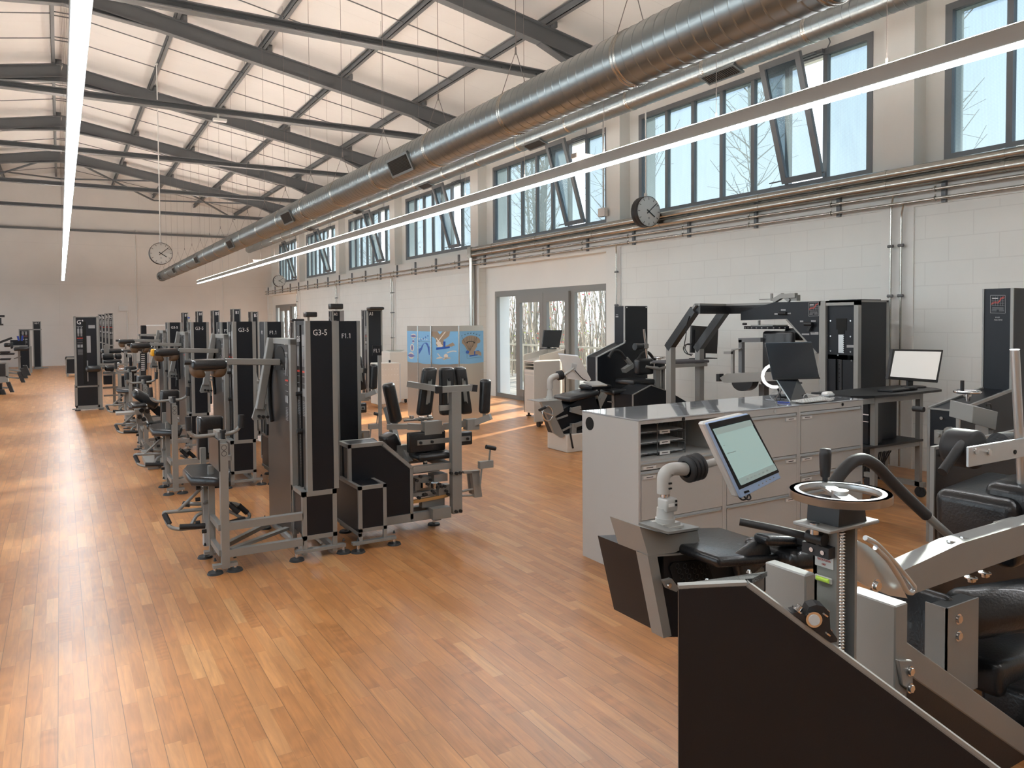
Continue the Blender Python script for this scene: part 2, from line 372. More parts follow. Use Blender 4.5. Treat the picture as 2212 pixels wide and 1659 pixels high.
def text(s, origin, right, up, h, mat, parent, name='lettering', depth=.0012, squeeze=1.0, align='LEFT', bold=0):
    """raised lettering: capital height h"""
    cu = bpy.data.curves.new(name, 'FONT'); cu.body = s; cu.size = h/.73; cu.extrude = depth/2; cu.align_x = align; cu.resolution_u = 2; cu.offset = bold
    ob = bpy.data.objects.new('tmp', cu); COL.objects.link(ob)
    dg = bpy.context.evaluated_depsgraph_get(); me = bpy.data.meshes.new_from_object(ob.evaluated_get(dg))
    bpy.data.objects.remove(ob); bpy.data.curves.remove(cu)
    if '1' in s:                          # the figure 1 gets its flag
        def width(q):
            c2 = bpy.data.curves.new('w', 'FONT'); c2.body = q; c2.size = h/.73; o2 = bpy.data.objects.new('w', c2); COL.objects.link(o2)
            d2 = bpy.context.evaluated_depsgraph_get(); m2 = bpy.data.meshes.new_from_object(o2.evaluated_get(d2)); x = max(v.co.x for v in m2.vertices)
            bpy.data.objects.remove(o2); bpy.data.curves.remove(c2); bpy.data.meshes.remove(m2); return x
        x0 = min(v.co.x for v in me.vertices)-min(0, 0); bmf = bmesh.new(); bmf.from_mesh(me); off = {'LEFT': 0, 'CENTER': -width(s)/2}[align]
        for i_, ch in enumerate(s):
            if ch != '1': continue
            xr = width(s[:i_+1])+off; sw = h*.115
            P_ = [(xr-sw*.6, h), (xr-sw*.6, h-sw*1.2), (xr-h*.34, h*.74), (xr-h*.34, h*.74+sw)]
            vs_ = [bmf.verts.new((a, b_, depth/2)) for a, b_ in P_]; bmf.faces.new(vs_[::-1])
        bmf.to_mesh(me); bmf.free()
    R, Uu = v3(right).normalized(), v3(up).normalized(); Nn = R.cross(Uu); o = v3(origin)
    q = parent; po = Vector((0,0,0))
    while q is not None: po = po + q.location; q = q.parent
    for w in me.vertices: c = w.co.copy(); w.co = o + R*c.x*squeeze + Uu*c.y + Nn*(c.z+depth/2) - po
    me.materials.clear(); me.materials.append(MT[mat]); me.name = name
    ob = bpy.data.objects.new(name, me); COL.objects.link(ob)
    adopt(ob, parent)
    return ob
# ================================================================ the hall
XR, XW, XL, YB, YF = 7.98, 8.2, -7.9, 34.85, -5.0      # lower wall face, window plane, left wall, back wall, wall behind
RX, RZ, SL = .16, 7.44, .182                            # ridge line of the rafters and roof slope
def rz(x): return RZ - SL*abs(x-RX)
MB().box((XL-.3, YF-.3, -.1), (XR+.5, YB+.3, 0)).build('floor', 'floor', kind='structure')
b = MB()
for sgn, xe in ((1, 9.3), (-1, -9.0)):
    z0, z1 = RZ+.16, rz(xe)+.16
    b.prism([(RX, YF-.3, z0), (xe, YF-.3, z1), (xe, YF-.3, z1+.12), (RX, YF-.3, z0+.12)], (0, YB-YF+.6, 0))
b.build('ceiling', 'roof', kind='structure')
prof = [(XL, 0), (XR+.5, 0), (XR+.5, rz(XR+.5)+.2), (RX, RZ+.2), (XL, rz(XL)+.2)]
MB().prism([(x, YB, z) for x, z in prof], (0, .2, 0)).build('wall_back', 'backwall', kind='structure')
MB().prism([(x, YF, z) for x, z in prof], (0, -.2, 0)).build('wall_front', 'plaster', kind='structure')

WIN = [(.55, 4.67), (5.51, 9.67), (10.49, 14.54), (15.45, 19.42), (20.35, 24.2), (25.43, 29.16), (29.95, 33.4)]
COLS = [0.1, 5.06, 10.08, 15.02, 19.88, 24.75, 29.6]    # bay lines
ZS, ZT = 3.33, 4.99
DOORS = [(10.49, 14.46, 2.29, 10.22, 14.86), (30.4, 34.1, 2.40, 29.85, 34.6)]   # opening y0 y1 top, recess y0 y1
# right wall: ledge wall with recessed block panels, window band above
b = MB().mat('plaster')
b.box((XR+.02, YF, 2.82), (XW+.35, YB, 3.2))
b.box((XR, YF, 2.86), (XR+.03, YB, 3.2))
segs = []; y = YF
for o0, o1, zt, r0, r1 in DOORS:
    segs.append((y, r0)); y = r1
    b.mat('plaster').box((XW-.02, r0, 0), (XW+.35, o0, 2.83)).box((XW-.02, o1, 0), (XW+.35, r1, 2.83)).box((XW-.02, o0, zt), (XW+.35, o1, 2.83))
segs.append((y, YB))
for y0, y1 in segs: b.mat('blocks').box((XR+.018, y0, 0), (XW+.35, y1, 2.83))
b.mat('plaster')
for c in COLS:
    if not (5 < c < 5.1 or 9 < c < 30.5 or c < 5): continue
    b.box((XR, c-.19, 0), (XR+.02, c+.19, 2.86))
b.box((XW, YF, 3.2), (XW+.35, YB, ZS)).box((XW, YF, ZT), (XW+.35, YB, 6.3))
ys = [YF] + [q for w in WIN for q in w] + [YB]
for y0, y1 in zip(ys[::2], ys[1::2]): b.box((XW, y0, ZS), (XW+.35, y1, ZT))
b.mat('plaster')
for c in COLS: b.box((XR+.002, c-.18, 3.2), (XW+.02, c+.18, rz(XR)-.02))
b.build('wall_right', kind='structure')
# left wall (outside the picture) with unseen glazing added, nearly full height, for cool fill light
b = MB().mat('plaster').box((XL-.3, YF, 0), (XL, YB, .3)).box((XL-.3, YF, 4.99), (XL, YB, 6.3))
for y0, y1 in zip(ys[::2], ys[1::2]): b.box((XL-.3, y0, .25), (XL, y1, 5))
b.build('wall_left', kind='structure')

# ---- windows: seven-light steel bands with one sash tilted inwards
def window(idx, y0, y1):
    w = thing('window_%d' % idx, '', '', (XW, y0, ZS)); del w['label']; del w['category']; w['kind'] = 'structure'
    n = 7; L = y1-y0; fr = .075; mu = .045; st = (L-2*fr-mu)/(n)
    b = MB(); xa, xb = XW-.01, XW+.07
    b.box((xa, y0, ZS), (xb, y1, ZS+fr)).box((xa, y0, ZT-fr), (xb, y1, ZT)).box((xa, y0, ZS+fr), (xb, y0+fr, ZT-fr)).box((xa, y1-fr, ZS+fr), (xb, y1, ZT-fr))
    # mullions, counted from the near end; lights 1-2 hold the sash
    pitch = (L-2*fr)/7
    for i in range(1, 7):
        yy = y0+fr+pitch*i; ww = .03
        b.box((xa+.01, yy-ww, ZS+fr), (xb, yy+ww, ZT-fr))
    b.build('frame', 'frame', w, bevel=.004)
    for i in range(7):
        if i == 1: continue
        a = y0+fr+pitch*i+.03*(i > 0); c = y0+fr+pitch*(i+1)-.03*(i < 6)
        MB().add([(XW+.04, a, ZS+fr), (XW+.04, c, ZS+fr), (XW+.04, c, ZT-fr), (XW+.04, a, ZT-fr)], [(0, 1, 2, 3)]).build('pane', 'wglass', w)
    # sash tilts about its bottom edge
    a, c = y0+fr+pitch-.02, y0+fr+2*pitch+.02; z0, h, t = ZS+.09, ZT-ZS-.13, math.radians(17)
    def S(yy, s, o=0): return Vector((XW-.02 - math.sin(t)*s - o*math.cos(t), yy, z0 + math.cos(t)*s - o*math.sin(t)))
    b = MB(); k = .075
    for (ya, yb_, sa, sb) in ((a, c, 0, k), (a, c, h-k, h), (a, a+k, k, h-k), (c-k, c, k, h-k)):
        P = [S(ya, sa), S(yb_, sa), S(yb_, sb), S(ya, sb)]; b.prism(P, S(0, 0, .05)-S(0, 0, 0))
    sash = b.build('sash', 'frame', w, bevel=.003)
    b = MB().add([S(a+k, k, .02), S(c-k, k, .02), S(c-k, h-k, .02), S(a+k, h-k, .02)], [(0, 1, 2, 3)]); b.build('sash_pane', 'wglass', sash)
    MB().tube([(XW-.06, a-.03, z0+.04), (XW-.07, c+.2, z0+.03)], .009, 6).cyl((XW-.05, a+.02, z0+.03), (XW-.02, a+.02, z0+.03), .02).build('opener_bar', 'frame', w)
    MB().box((XW-.06, a+.02, ZT-.06), (XW-.005, a+.36, ZT-.01)).box((XW-.1, a+.1, ZT-.045), (XW-.03, a+.34, ZT-.025)).tube([(XW-.03, a-.02, ZT-.03), (XW-.09, a-.12, ZT+.02), (XW-.05, a-.05, ZT+.12)], .008, 6, .03).build('opener_motor', 'frame', w)
for i, (a, c) in enumerate(WIN): window(i+1, a, c)
for i, (a, c) in enumerate(WIN):                           # added fill-light glazing of the left wall, plain
    w = MB(); x = XL-.1
    for q in range(8): yy = a+.04+(c-a-.08)*q/7; w.box((x-.04, yy-.03, .3), (x+.04, yy+.03, ZT))
    w.box((x-.04, a, .3), (x+.04, c, .38)).box((x-.04, a, ZT-.08), (x+.04, c, ZT))
    f = w.build('window_%d' % (8+i), 'frame', kind='structure')
    MB().add([(x, a, .3), (x, c, .3), (x, c, ZT), (x, a, ZT)], [(0, 1, 2, 3)]).build('pane', 'glass', f)

# ---- glazed sliding doors: fixed light, two sliding leaves, fixed light
def door(idx, y0, y1, zt):
    w = thing('door_%d' % idx, '', '', (XW, y0, 0)); del w['label']; del w['category']; w['kind'] = 'structure'
    L = y1-y0; xa, xb = XW-.015, XW+.06
    b = MB().box((xa, y0, 0), (xb, y1, .09)).box((xa, y0, zt-.12), (xb, y1, zt)).box((xa, y0, .09), (xb, y0+.07, zt-.12)).box((xa, y1-.07, .09), (xb, y1, zt-.12))
    b.box((xa, y0+L*.25, .09), (xb, y0+L*.28, zt-.12)).box((xa, y1-L*.245, .09), (xb, y1-L*.22, zt-.12))
    b.build('frame', 'dframe', w, bevel=.004)
    m = y0+L*.28, y0+L*.5, y1-L*.245
    for a, c in ((m[0], m[1]), (m[1], m[2])):
        l = MB().box((xa-.05, a+.005, .1), (xb-.06, c-.005, .24)).box((xa-.05, a+.005, zt-.27), (xb-.06, c-.005, zt-.09)).box((xa-.05, a+.005, .24), (xb-.06, a+.13, zt-.27)).box((xa-.05, c-.13, .24), (xb-.06, c-.005, zt-.27)).build('leaf', 'dframe', w, bevel=.004)
        MB().add([(xa-.02, a+.12, .22), (xa-.02, c-.12, .22), (xa-.02, c-.12, zt-.25), (xa-.02, a+.12, zt-.25)], [(0, 1, 2, 3)]).build('pane', 'glass', l)
    for a, c in ((y0+.07, y0+L*.25), (y1-L*.22, y1-.07)):
        MB().add([(xa+.04, a, .09), (xa+.04, c, .09), (xa+.04, c, zt-.12), (xa+.04, a, zt-.12)], [(0, 1, 2, 3)]).build('pane', 'glass', w)
for i, d in enumerate(DOORS): door(i+1, d[0], d[1], d[2])

# ---- roof steel
def ibeam(b, p, q, h=.30, w=.15, t=.018):
    """I section, web vertical, from p to q (top centre line)"""
    p, q = v3(p), v3(q); dn = Vector((0, 0, -1))
    b.bar(p+dn*t/2, q+dn*t/2, w, t); b.bar(p+dn*(h-t/2), q+dn*(h-t/2), w, t); b.bar(p+dn*h/2, q+dn*h/2, .012, h-t*2)
RAFT = [0.1, 5.06, 10.08, 15.0, 19.8, 24.7, 29.6]
for y in RAFT:
    b = MB()
    for xe in (XR+.1, XL-.1):
        ibeam(b, (RX, y, RZ), (xe, y, rz(xe)))
        s = 1 if xe > 0 else -1
        b.prism([(RX, y-.006, RZ-.28), (RX+s*1.4, y-.006, rz(RX+s*1.4)-.29), (RX, y-.006, RZ-.40)], (0, .012, 0))
        b.bar((RX, y, RZ-.40), (RX+s*1.4, y, rz(RX+s*1.4)-.3), .15, .015)
        e = xe - s*.05                                        # haunch at the eaves
        b.prism([(e, y-.006, rz(e)-.28), (e-s*1.5, y-.006, rz(e-s*1.5)-.29), (e, y-.006, rz(e)-.62)], (0, .012, 0))
        b.bar((e, y, rz(e)-.62), (e-s*1.5, y, rz(e-s*1.5)-.3), .15, .015)
    b.build('trim_%d' % (1+RAFT.index(y)), 'steel', kind='structure')
PUR = [-6.4, -4.8, -3.2, -1.7, 0.0, .33, 1.94, 3.44, 5.02, 6.64]
for i, x in enumerate(PUR):
    b = MB(); z = rz(x)
    b.box((x-.035, YF, z+.0), (x+.035, YB, z+.012)).box((x-.035, YF, z+.128), (x+.035, YB, z+.14)).box((x-.006, YF, z+.012), (x+.006, YB, z+.128))
    b.box((x-.035, YF, z-.0), (x-.027, YB, z+.03))
    for y in RAFT: b.box((x+.03, y-.09, z-.02), (x+.16, y+.09, z+.1)); b.cyl((x+.1, y-.12, z-.03), (x+.1, y-.12, z+.05), .05)
    b.build('trim_%d' % (10+i), 'steel', kind='structure')
TIE = [(0.1, 5.5), (5.0, 5.5), (9.9, 5.48), (14.8, 5.55), (19.8, 5.585), (24.7, 5.57), (29.6, 5.58)]
for i, (y, z) in enumerate(TIE):
    b = MB().box((-7.6, y+.12, z-.055), (7.7, y+.132, z+.055)).box((-7.6, y+.04, z+.04), (7.7, y+.2, z+.055)).box((-7.6, y+.04, z-.055), (7.7, y+.2, z-.04))
    for k in range(24): b.cyl((-7.2+k*.62, y+.1, z), (-7.2+k*.62, y+.12, z), .014, 6)
    b.build('trim_%d' % (30+i), 'steel', kind='structure')
# thin sag rods between the purlins, two to each bay, and wind bracing in the last bay
b = MB()
ydiv = []
for y0, y1 in zip(RAFT, RAFT[1:]+[YB]): ydiv += [y0+(y1-y0)*.36, y0+(y1-y0)*.66]
for y in ydiv:
    for x0, x1 in zip(PUR, PUR[1:]):
        if abs(x1-x0) < .4:
            b.tube([(x0, y-.1, rz(x0)+.05), (x1, y-.1, rz(x1)+.05)], .012, 5); b.tube([(x0, y+.1, rz(x0)+.05), (x1, y+.1, rz(x1)+.05)], .012, 5); continue
        b.tube([(x0, y, rz(x0)+.05), (x1, y, rz(x1)+.05)], .011, 5)
b.build('trim_40', 'steel', kind='structure')
b = MB(); e = Vector((0, 0, -.12))
xs = [-6.4, -3.2, RX, 3.44, 6.64]
for x0, x1 in zip(xs, xs[1:]):
    b.bar(v3((x0, 29.75, rz(x0)))+e, v3((x1, 34.7, rz(x1)))+e, .06, .05); b.bar(v3((x1, 29.75, rz(x1)))+e, v3((x0, 34.7, rz(x0)))+e, .06, .05)
b.bar((XL, 34.75, 5.35), (XR, 34.75, 5.35), .08, .08)
b.build('trim_41', 'steel', kind='structure')

# ---- outside: terrace, rail, thicket, trees
MB().box((XR+.55, -30, -.25), (70, 80, -.15)).build('ground', 'grass', kind='structure')
b = MB()
for i in range(28): b.box((8.6+i*.14, 8, -.12), (8.73+i*.14, 36, -.04))
b.build('terrace', 'deck', kind='structure')
# ================================================================ lamps, ducts, clocks, pipes
def linear_lamp(x, z0, z1, w, y0, y1, label, ceil):
    t = thing('linear_lamp', label, 'lamp', (x, y0, z1), group=None)
    MB().box((x-w/2, y0, z0+.012), (x+w/2, y1, z1)).build('lamp_housing', 'lumh', t, bevel=.003)
    segs = np.linspace(y0+.03, y1-.03, 13)
    for a, c in zip(segs, segs[1:]):
        MB().box((x-w*.42, a+.01, z0), (x+w*.42, c-.01, z0+.014)).build('diffuser', 'glow', t)
    MB().box((x-w*.4, y0+.05, z1), (x+w*.4, y1-.05, z1+.004)).build('ceiling_fill_strip', 'ceiling_fill', t)  # unseen emissive strip, added only to light the roof from below
    y = 3.05
    while y < y1:
        zt = rz(x)+.02
        MB().tube([(x, y, z1), (x, y, zt)], .0022, 4).cyl((x, y, z1-.005), (x, y, z1+.05), .008, 8).build('suspension_wire', 'cable', t); y += 1.5
    return t
linear_lamp(4.68, 3.185, 3.305, .09, -2.5, 31.9, 'long linear lamp running in front of the upper windows, nearer the window wall', 0)
linear_lamp(.125, 3.19, 3.30, .095, -2.5, 31.4, 'long linear lamp seen from below at the left, glowing white', 0)

def duct(x, z, r, y0, y1, label, pitch, grilles, gang, wires):
    t = thing('ventilation_duct', label, 'duct', (x, y0, z))
    prof = []; y = y1; k = 0
    n = int((y1-y0)/pitch)
    s0 = 1.5
    for i in range(n+1):
        yy = y1 - i*pitch
        prof += [(r, yy+pitch*.5), (r, yy+.009), (r, yy+.0055), (r+.003, yy+.002), (r+.003, yy-.002), (r, yy-.0055), (r, yy-.009)]
    b = MB(); b.lathe((x, 0, z), (0, 1, 0), [(rr, yy) for rr, yy in prof], 40)
    b.lathe((x, 0, z), (0, 1, 0), [(r-.003, y1+pitch*.5-.02), (r-.003, y1+pitch*.5), (.0, y1+pitch*.5+.01)], 40)
    b.build('duct_shell', 'galv', t)
    k = 0; y = y1
    while y > y0:
        b = MB().lathe((x, 0, z), (0, 1, 0), [(r+.001, y-.03), (r+.006, y-.022), (r+.006, y-.008), (r+.002, y-.004), (r+.002, y+.004), (r+.006, y+.008), (r+.006, y+.022), (r+.001, y+.03)], 40)
        b.build('coupling_ring', 'inox', t)
        if wires:
            zt = rz(x)+.05; h = r+.32
            MB().tube([(x, y, zt), (x, y, z+h)], .003, 4).tube([(x, y, z+h), (x-r*.75, y, z+r*.7)], .003, 4).tube([(x, y, z+h), (x+r*.75, y, z+r*.7)], .003, 4).cyl((x, y, z+h-.03), (x, y, z+h+.03), .008, 6).build('suspension_wire', 'cable', t)
        y -= 1.5
    for gy in grilles:
        c, s = math.cos(gang), math.sin(gang); nrm = Vector((c, 0, s)); tan = Vector((-s, 0, c)); o = Vector((x, gy, z))+nrm*(r+.006)
        b = MB().mat('galv'); L, H = .26, .075
        for (a0, a1, h0, h1) in ((-L-.025, -L, -H-.025, H+.025), (L, L+.025, -H-.025, H+.025), (-L, L, -H-.025, -H), (-L, L, H, H+.025)):
            b.obox(o+Vector((0, (a0+a1)/2, 0))+tan*(h0+h1)/2, Vector((0, (a1-a0)/2, 0)), tan*(h1-h0)/2, nrm*.012)
        b.mat('void').obox(o-nrm*.006, Vector((0, L, 0)), tan*H, nrm*.004)
        b.mat('grille')
        for q in range(17): b.obox(o+Vector((0, -L+2*L*(q+.5)/17, 0)), Vector((.0, .004, 0)), tan*H, nrm*.008)
        b.build('air_grille', None, t)
    return t
duct(3.30, 3.392, .182, -1.5, 30.95, 'large spiral ventilation duct with square air grilles running down the hall', .10, [2.25, 7.55, 12.2, 16.9, 21.5, 26.1, 30.2], math.radians(205), True)
duct(7.08, 4.80, .15, -1.5, 34.0, 'thinner spiral ventilation duct close to the upper windows', .09, [3.0, 6.75, 11.0, 15.5, 20.0, 24.5], math.radians(250), False)

def clock(P, D, rodx, label):
    """double faced clock hung on a rod; dials face along the hall"""
    P = v3(P); R = D/2
    t = thing('wall_clock', label, 'clock', (P.x, P.y, P.z), 'station clocks hung from the roof on rods')
    a = Vector((.0, 1, 0))
    MB().lathe(P-a*.075, a, [(R*.97, 0), (R, .006), (R, .06), (R*.985, .066), (R*.985, .084), (R, .09), (R, .144), (R*.97, .15)], 40).build('clock_case', 'blackmatt', t)
    for sgn in (-1, 1):
        n = a*sgn; f = P+n*.071
        dial = MB().cyl(f-n*.004, f, R*.955, 40).build('dial', 'clock', t)
        X = Vector((-sgn, 0, 0)) if sgn > 0 else Vector((1, 0, 0)); Z = Vector((0, 0, 1)); b = MB()
        for i in range(60):
            th = 2*PI*i/60; dr = X*math.sin(th)+Z*math.cos(th); sd = X*math.cos(th)-Z*math.sin(th)
            ln, wd = (.17, .018) if i % 5 == 0 else (.045, .007)
            b.obox(f+dr*R*(.92-ln/2)+n*.001, dr*R*ln/2, sd*R*wd, n*.001)
        b.build('minute_marks', 'ink', dial)
        for nm, hh, ln, wd in (('hour_hand', (4+8/60.)/12, .58, .035), ('minute_hand', 8.3/60., .86, .026)):
            th = 2*PI*hh; dr = X*math.sin(th)+Z*math.cos(th); sd = X*math.cos(th)-Z*math.sin(th)
            MB().obox(f+dr*R*(ln-.2)/2+n*.004, dr*R*(ln+.2)/2, sd*R*wd, n*.0015).build(nm, 'ink', dial)
        MB().torus(f+n*.002-Z*R*.42, n, R*.045, R*.008, 14, 4).build('maker_ring', 'ink', dial)
    MB().cyl(P+Vector((0, 0, R-.01)), P+Vector((0, 0, R+.05)), .028, 10).tube([P+Vector((0, 0, R)), (P.x, P.y, rz(P.x)-.01)], .011, 8).bar((P.x-.03, P.y, rz(P.x)+.01), (P.x+.06, P.y, rz(P.x)+.01), .06, .03).build('hanging_rod', 'white', t)
# clock diameter about .46 m gives each one its depth
for (u, v, dp, lab) in ((1395, 458, 11.4, 'nearest round clock, hung before the second window from the right'), (347, 548, 16.2, 'round clock hung over the hall left of the large duct\'s far end'),
                        (603, 607, 29.5, 'small distant round clock hung in front of the far corner window'), (0, 594, 29.5, 'round clock cut off by the left edge of the picture')):
    c = U(u, v, d=dp); clock(c, .46, 0, lab)

# pipes along the ledge
def hpipe(name, y0, y1, x, z, r, label, grp, joints=()):
    t = thing(name, label, 'pipe', (x, y0, z), grp)
    MB().cyl((x, y0, z), (x, y1, z), r, 14).build('pipe_run', 'inox', t)
    for j in joints: MB().cyl((x, j-.02, z), (x, j+.02, z), r*1.12, 14).build('pipe_joint', 'inox', t)
jo = [2.0, 3.9, 5.12, 6.9, 8.8, 10.5, 12.3, 14.0]
def gutter(z, label):
    t = thing('rounded_duct_rail', label, 'pipe', (XR-.06, 0, z))
    MB().cyl((XR-.10, -2, z), (XR-.10, 14.9, z), .052, 16).build('pipe_run', 'inox', t)
    for j in jo: MB().cyl((XR-.10, j-.015, z), (XR-.10, j+.015, z), .056, 16).build('pipe_joint', 'inox', t)
gutter(3.235, 'upper thick steel pipe right under the windows')
gutter(3.115, 'lower thick steel pipe beneath the upper thick one')
hpipe('thin_steel_pipe', -2, 34.7, XR-.1, 3.00, .017, 'upper thin steel pipe along the whole window wall', None, [5.3, 11.2, 17.9])
hpipe('thin_steel_pipe', -2, 34.7, XR-.1, 2.90, .017, 'lower thin steel pipe along the whole window wall', None, [5.1, 9.9, 16.6])
by = [3.27]+[4.53+1.247*k for k in range(25)]
proto = None
for i, y in enumerate(by):
    if i == 0:
        t = thing('pipe_bracket', 'slotted grey rail on the wall carrying the thin pipes', 'bracket', (XR-.02, y, 3.0), 'slotted pipe rails along the ledge')
        MB().bar((XR-.02, y, 2.86), (XR-.02, y, 3.19), .045, .04, (1, 0, 0)).build('rail', 'frame', t)
        b = MB()
        for zz in (3.0, 2.9): b.torus((XR-.1, y+.05, zz), (0, 1, 0), .022, .007, 14, 6).cyl((XR-.075, y+.05, zz), (XR-.03, y+.03, zz), .006, 6).cyl((XR-.1, y+.05, zz+.025), (XR-.1, y+.05, zz+.045), .008, 6)
        b.build('pipe_clamp', 'inox', t); proto = t
    else: dup(proto, 0, y-by[0], '')
ORD = ('first', 'second', 'third', 'fourth', 'fifth', 'sixth', 'seventh', 'eighth')
cnt = {}
for i, y in enumerate(by):
    o = bpy.data.objects['pipe_bracket' if i == 0 else 'pipe_bracket.%03d' % i]
    w = min(range(len(WIN)), key=lambda k: abs(sum(WIN[k])/2-y)); cnt[w] = cnt.get(w, 0)+1
    o['label'] = 'slotted pipe rail, %s from the right under the %s upper window from the right' % (ORD[cnt[w]-1], ORD[w])
def downpipes(y, n, label):
    t = thing('vertical_steel_pipes', label, 'pipe', (XR, y, 0))
    for k in range(n):
        yy = y+k*.12; zz = 2.9 if k == 0 else 3.0
        MB().tube([(XR-.1, yy-.06, zz), (XR-.05, yy, zz-.12), (XR-.05, yy, .02)], .012, 8, .04).build('pipe_run', 'inox', t)
        for z in (2.45, 1.9, 1.2): MB().cyl((XR-.055, yy-.03, z), (XR-.055, yy+.03, z), .018, 8).cyl((XR-.05, yy, z), (XR-.001, yy, z), .008, 6).build('pipe_clamp', 'steel', t)
downpipes(4.98, 2, 'pair of thin vertical pipes on the wall behind the knee machine desk')
downpipes(9.93, 1, 'single thin vertical pipe right of the near glass door')
downpipes(19.75, 2, 'pair of thin vertical pipes left of the folding screen')
downpipes(24.7, 2, 'pair of thin vertical pipes behind the padded towers')
downpipes(29.65, 1, 'single thin vertical pipe beside the far glass door')
t = thing('rainwater_downpipe', 'thick galvanised downpipe left of the near glass door', 'pipe', (XR, 15.0, 0))
MB().cyl((XR-.09, 14.98, .02), (XR-.09, 14.98, 3.12), .062, 18).build('pipe_run', 'inox', t)
MB().cyl((XR-.09, 14.98, 2.8), (XR-.09, 14.98, 2.83), .066, 18).cyl((XR-.09, 14.98, 2.2), (XR-.09, 14.98, 2.22), .066, 18).box((XR-.16, 14.9, 3.05), (XR-.01, 15.06, 3.29)).build('pipe_joint', 'inox', t)
t = thing('wall_conduit', 'cable conduit with a white junction box between two upper windows', 'conduit', (XR, 10.1, 3.4))
MB().tube([(XR-.06, 10.26, 5.3), (XR-.06, 10.26, 3.52)], .014, 8).box((XR-.075, 10.24, 4.9), (XR-.045, 10.28, 4.93)).build('conduit', 'lumh', t)
MB().box((XR-.1, 10.18, 3.4), (XR-.03, 10.36, 3.54)).build('junction_box', 'white', t)
t = thing('wall_conduit', 'thin conduit with a white box on the back wall left of the arm machines', 'conduit', (2.35, YB-.05, 0))
a = U(275, 690, y=YB-.03)
MB().tube([(a.x, YB-.03, .1), (a.x, YB-.03, a.z+.35)], .02, 6).build('conduit', 'white', t)
MB().box((a.x-.3, YB-.1, a.z+.35), (a.x+.02, YB-.02, a.z+.55)).build('junction_box', 'white', t)
for u, l in ((295, 'white'), (482, 'white')):
    a = U(u, 640, y=YB-.02); tag(MB().cyl((a.x, YB-.015, .0), (a.x, YB-.015, 5.5), .018, 6).build('cable_trunking', 'white'), 'thin white vertical line of trunking on the back wall, %s one' % ('left' if u < 400 else 'right'), 'trunking')
# presence sensors
def sensor(P, label):
    P = v3(P)
    if P.z < 4: P.z = 3.35; P.x = 4.68
    t = thing('motion_sensor', label, 'sensor', P)
    MB().box((P.x-.12, P.y-.05, P.z-.03), (P.x+.12, P.y+.05, P.z+.02)).build('sensor_body', 'white', t, bevel=.006)
    (MB().cyl((P.x-.03, P.y, P.z+.02), (P.x-.03, P.y, P.z+.12), .02, 8) if P.z > 4 else MB().box((P.x-.03, P.y-.03, 3.312), (P.x+.03, P.y+.03, P.z-.03))).build('bracket', 'white', t)
sensor(U(475, 259, y=14.9), 'white motion sensor hung under a roof tie beam')
sensor(U(1249, 353, x=4.62), 'white sensor clipped on the lamp in front of the third window')
sensor(U(550, 570, x=4.62), 'tiny white sensor on the far part of the window side lamp')

# ---- outside planting
rnd = random.Random(5)
b = MB().mat('twig')
for i in range(950):
    far = rnd.random() < .35
    x = rnd.uniform(11.5, 15.5); y = rnd.uniform(12, 30) if not far else rnd.uniform(38, 66)
    h = rnd.uniform(2.2, 4.2) if y < 38 else rnd.uniform(3, 6); r = rnd.uniform(.008, .03); lx, ly = rnd.gauss(0, .12), rnd.gauss(0, .12)
    b.mat('twig' if rnd.random() < .6 else 'bark')
    P = [Vector((x+lx*t*h+.04*rnd.gauss(0, 1), y+ly*t*h+.04*rnd.gauss(0, 1), -.2+t*h)) for t in (0, .33, .66, 1)]
    b.tube(P, [r, r*.85, r*.6, r*.3], 4, caps=False)
    for k in range(3):
        q = P[rnd.randint(1, 3)]; b.tube([q, q+Vector((rnd.gauss(0, .2), rnd.gauss(0, .35), rnd.uniform(.1, .7)))], r*.3, 3, caps=False)
    if rnd.random() < .3:
        b.mat('leafred' if rnd.random() < .5 else 'leafgreen')
        for k in range(14):
            q = P[rnd.randint(1, 3)]+Vector((rnd.gauss(0, .12), rnd.gauss(0, .12), rnd.gauss(0, .25))); s = rnd.uniform(.01, .025)
            b.obox(q, (s, 0, 0), (0, s*.7, s*.7), (0, -s*.1, s*.1))
o = tag(b.build('bare_thicket'), 'dense bare thicket of thin stems outside the glass doors', 'thicket'); o['kind'] = 'stuff'
for i, (x, y, r, l) in enumerate(((12.2, 18.6, .17, 'thick pale tree trunk seen through the middle of the near glass door'), (12.6, 19.4, .08, 'slender trunk beside the thick one outside the door'), (12.8, 15.0, .06, 'forked slender tree outside the right door light'))):
    t = thing('bare_tree', l, 'tree', (x, y, -.2))
    MB().tube([(x, y, -.2), (x+.03, y, 1.5), (x-.05, y+.1, 3.5), (x+.1, y, 6.5)], [r, r*.85, r*.7, r*.3], 10).build('trunk', 'bark', t)
    b = MB()
    for k in range(26):
        z = rnd.uniform(2.3, 6.2); a = rnd.uniform(0, 2*PI); l1 = rnd.uniform(.5, 1.3)
        q = Vector((x, y, z)); e = q+Vector((math.cos(a)*l1*.6, math.sin(a)*l1*.6, l1)); b.tube([q, (q+e)/2+Vector((0, 0, -.1)), e], [r*.22, r*.15, .006], 4)
        for w in range(3): f = q.lerp(e, rnd.uniform(.3, 1)); b.tube([f, f+Vector((rnd.gauss(0, .3), rnd.gauss(0, .3), rnd.uniform(0, .5)))], .006, 3)
    b.build('branches', 'twig', t)
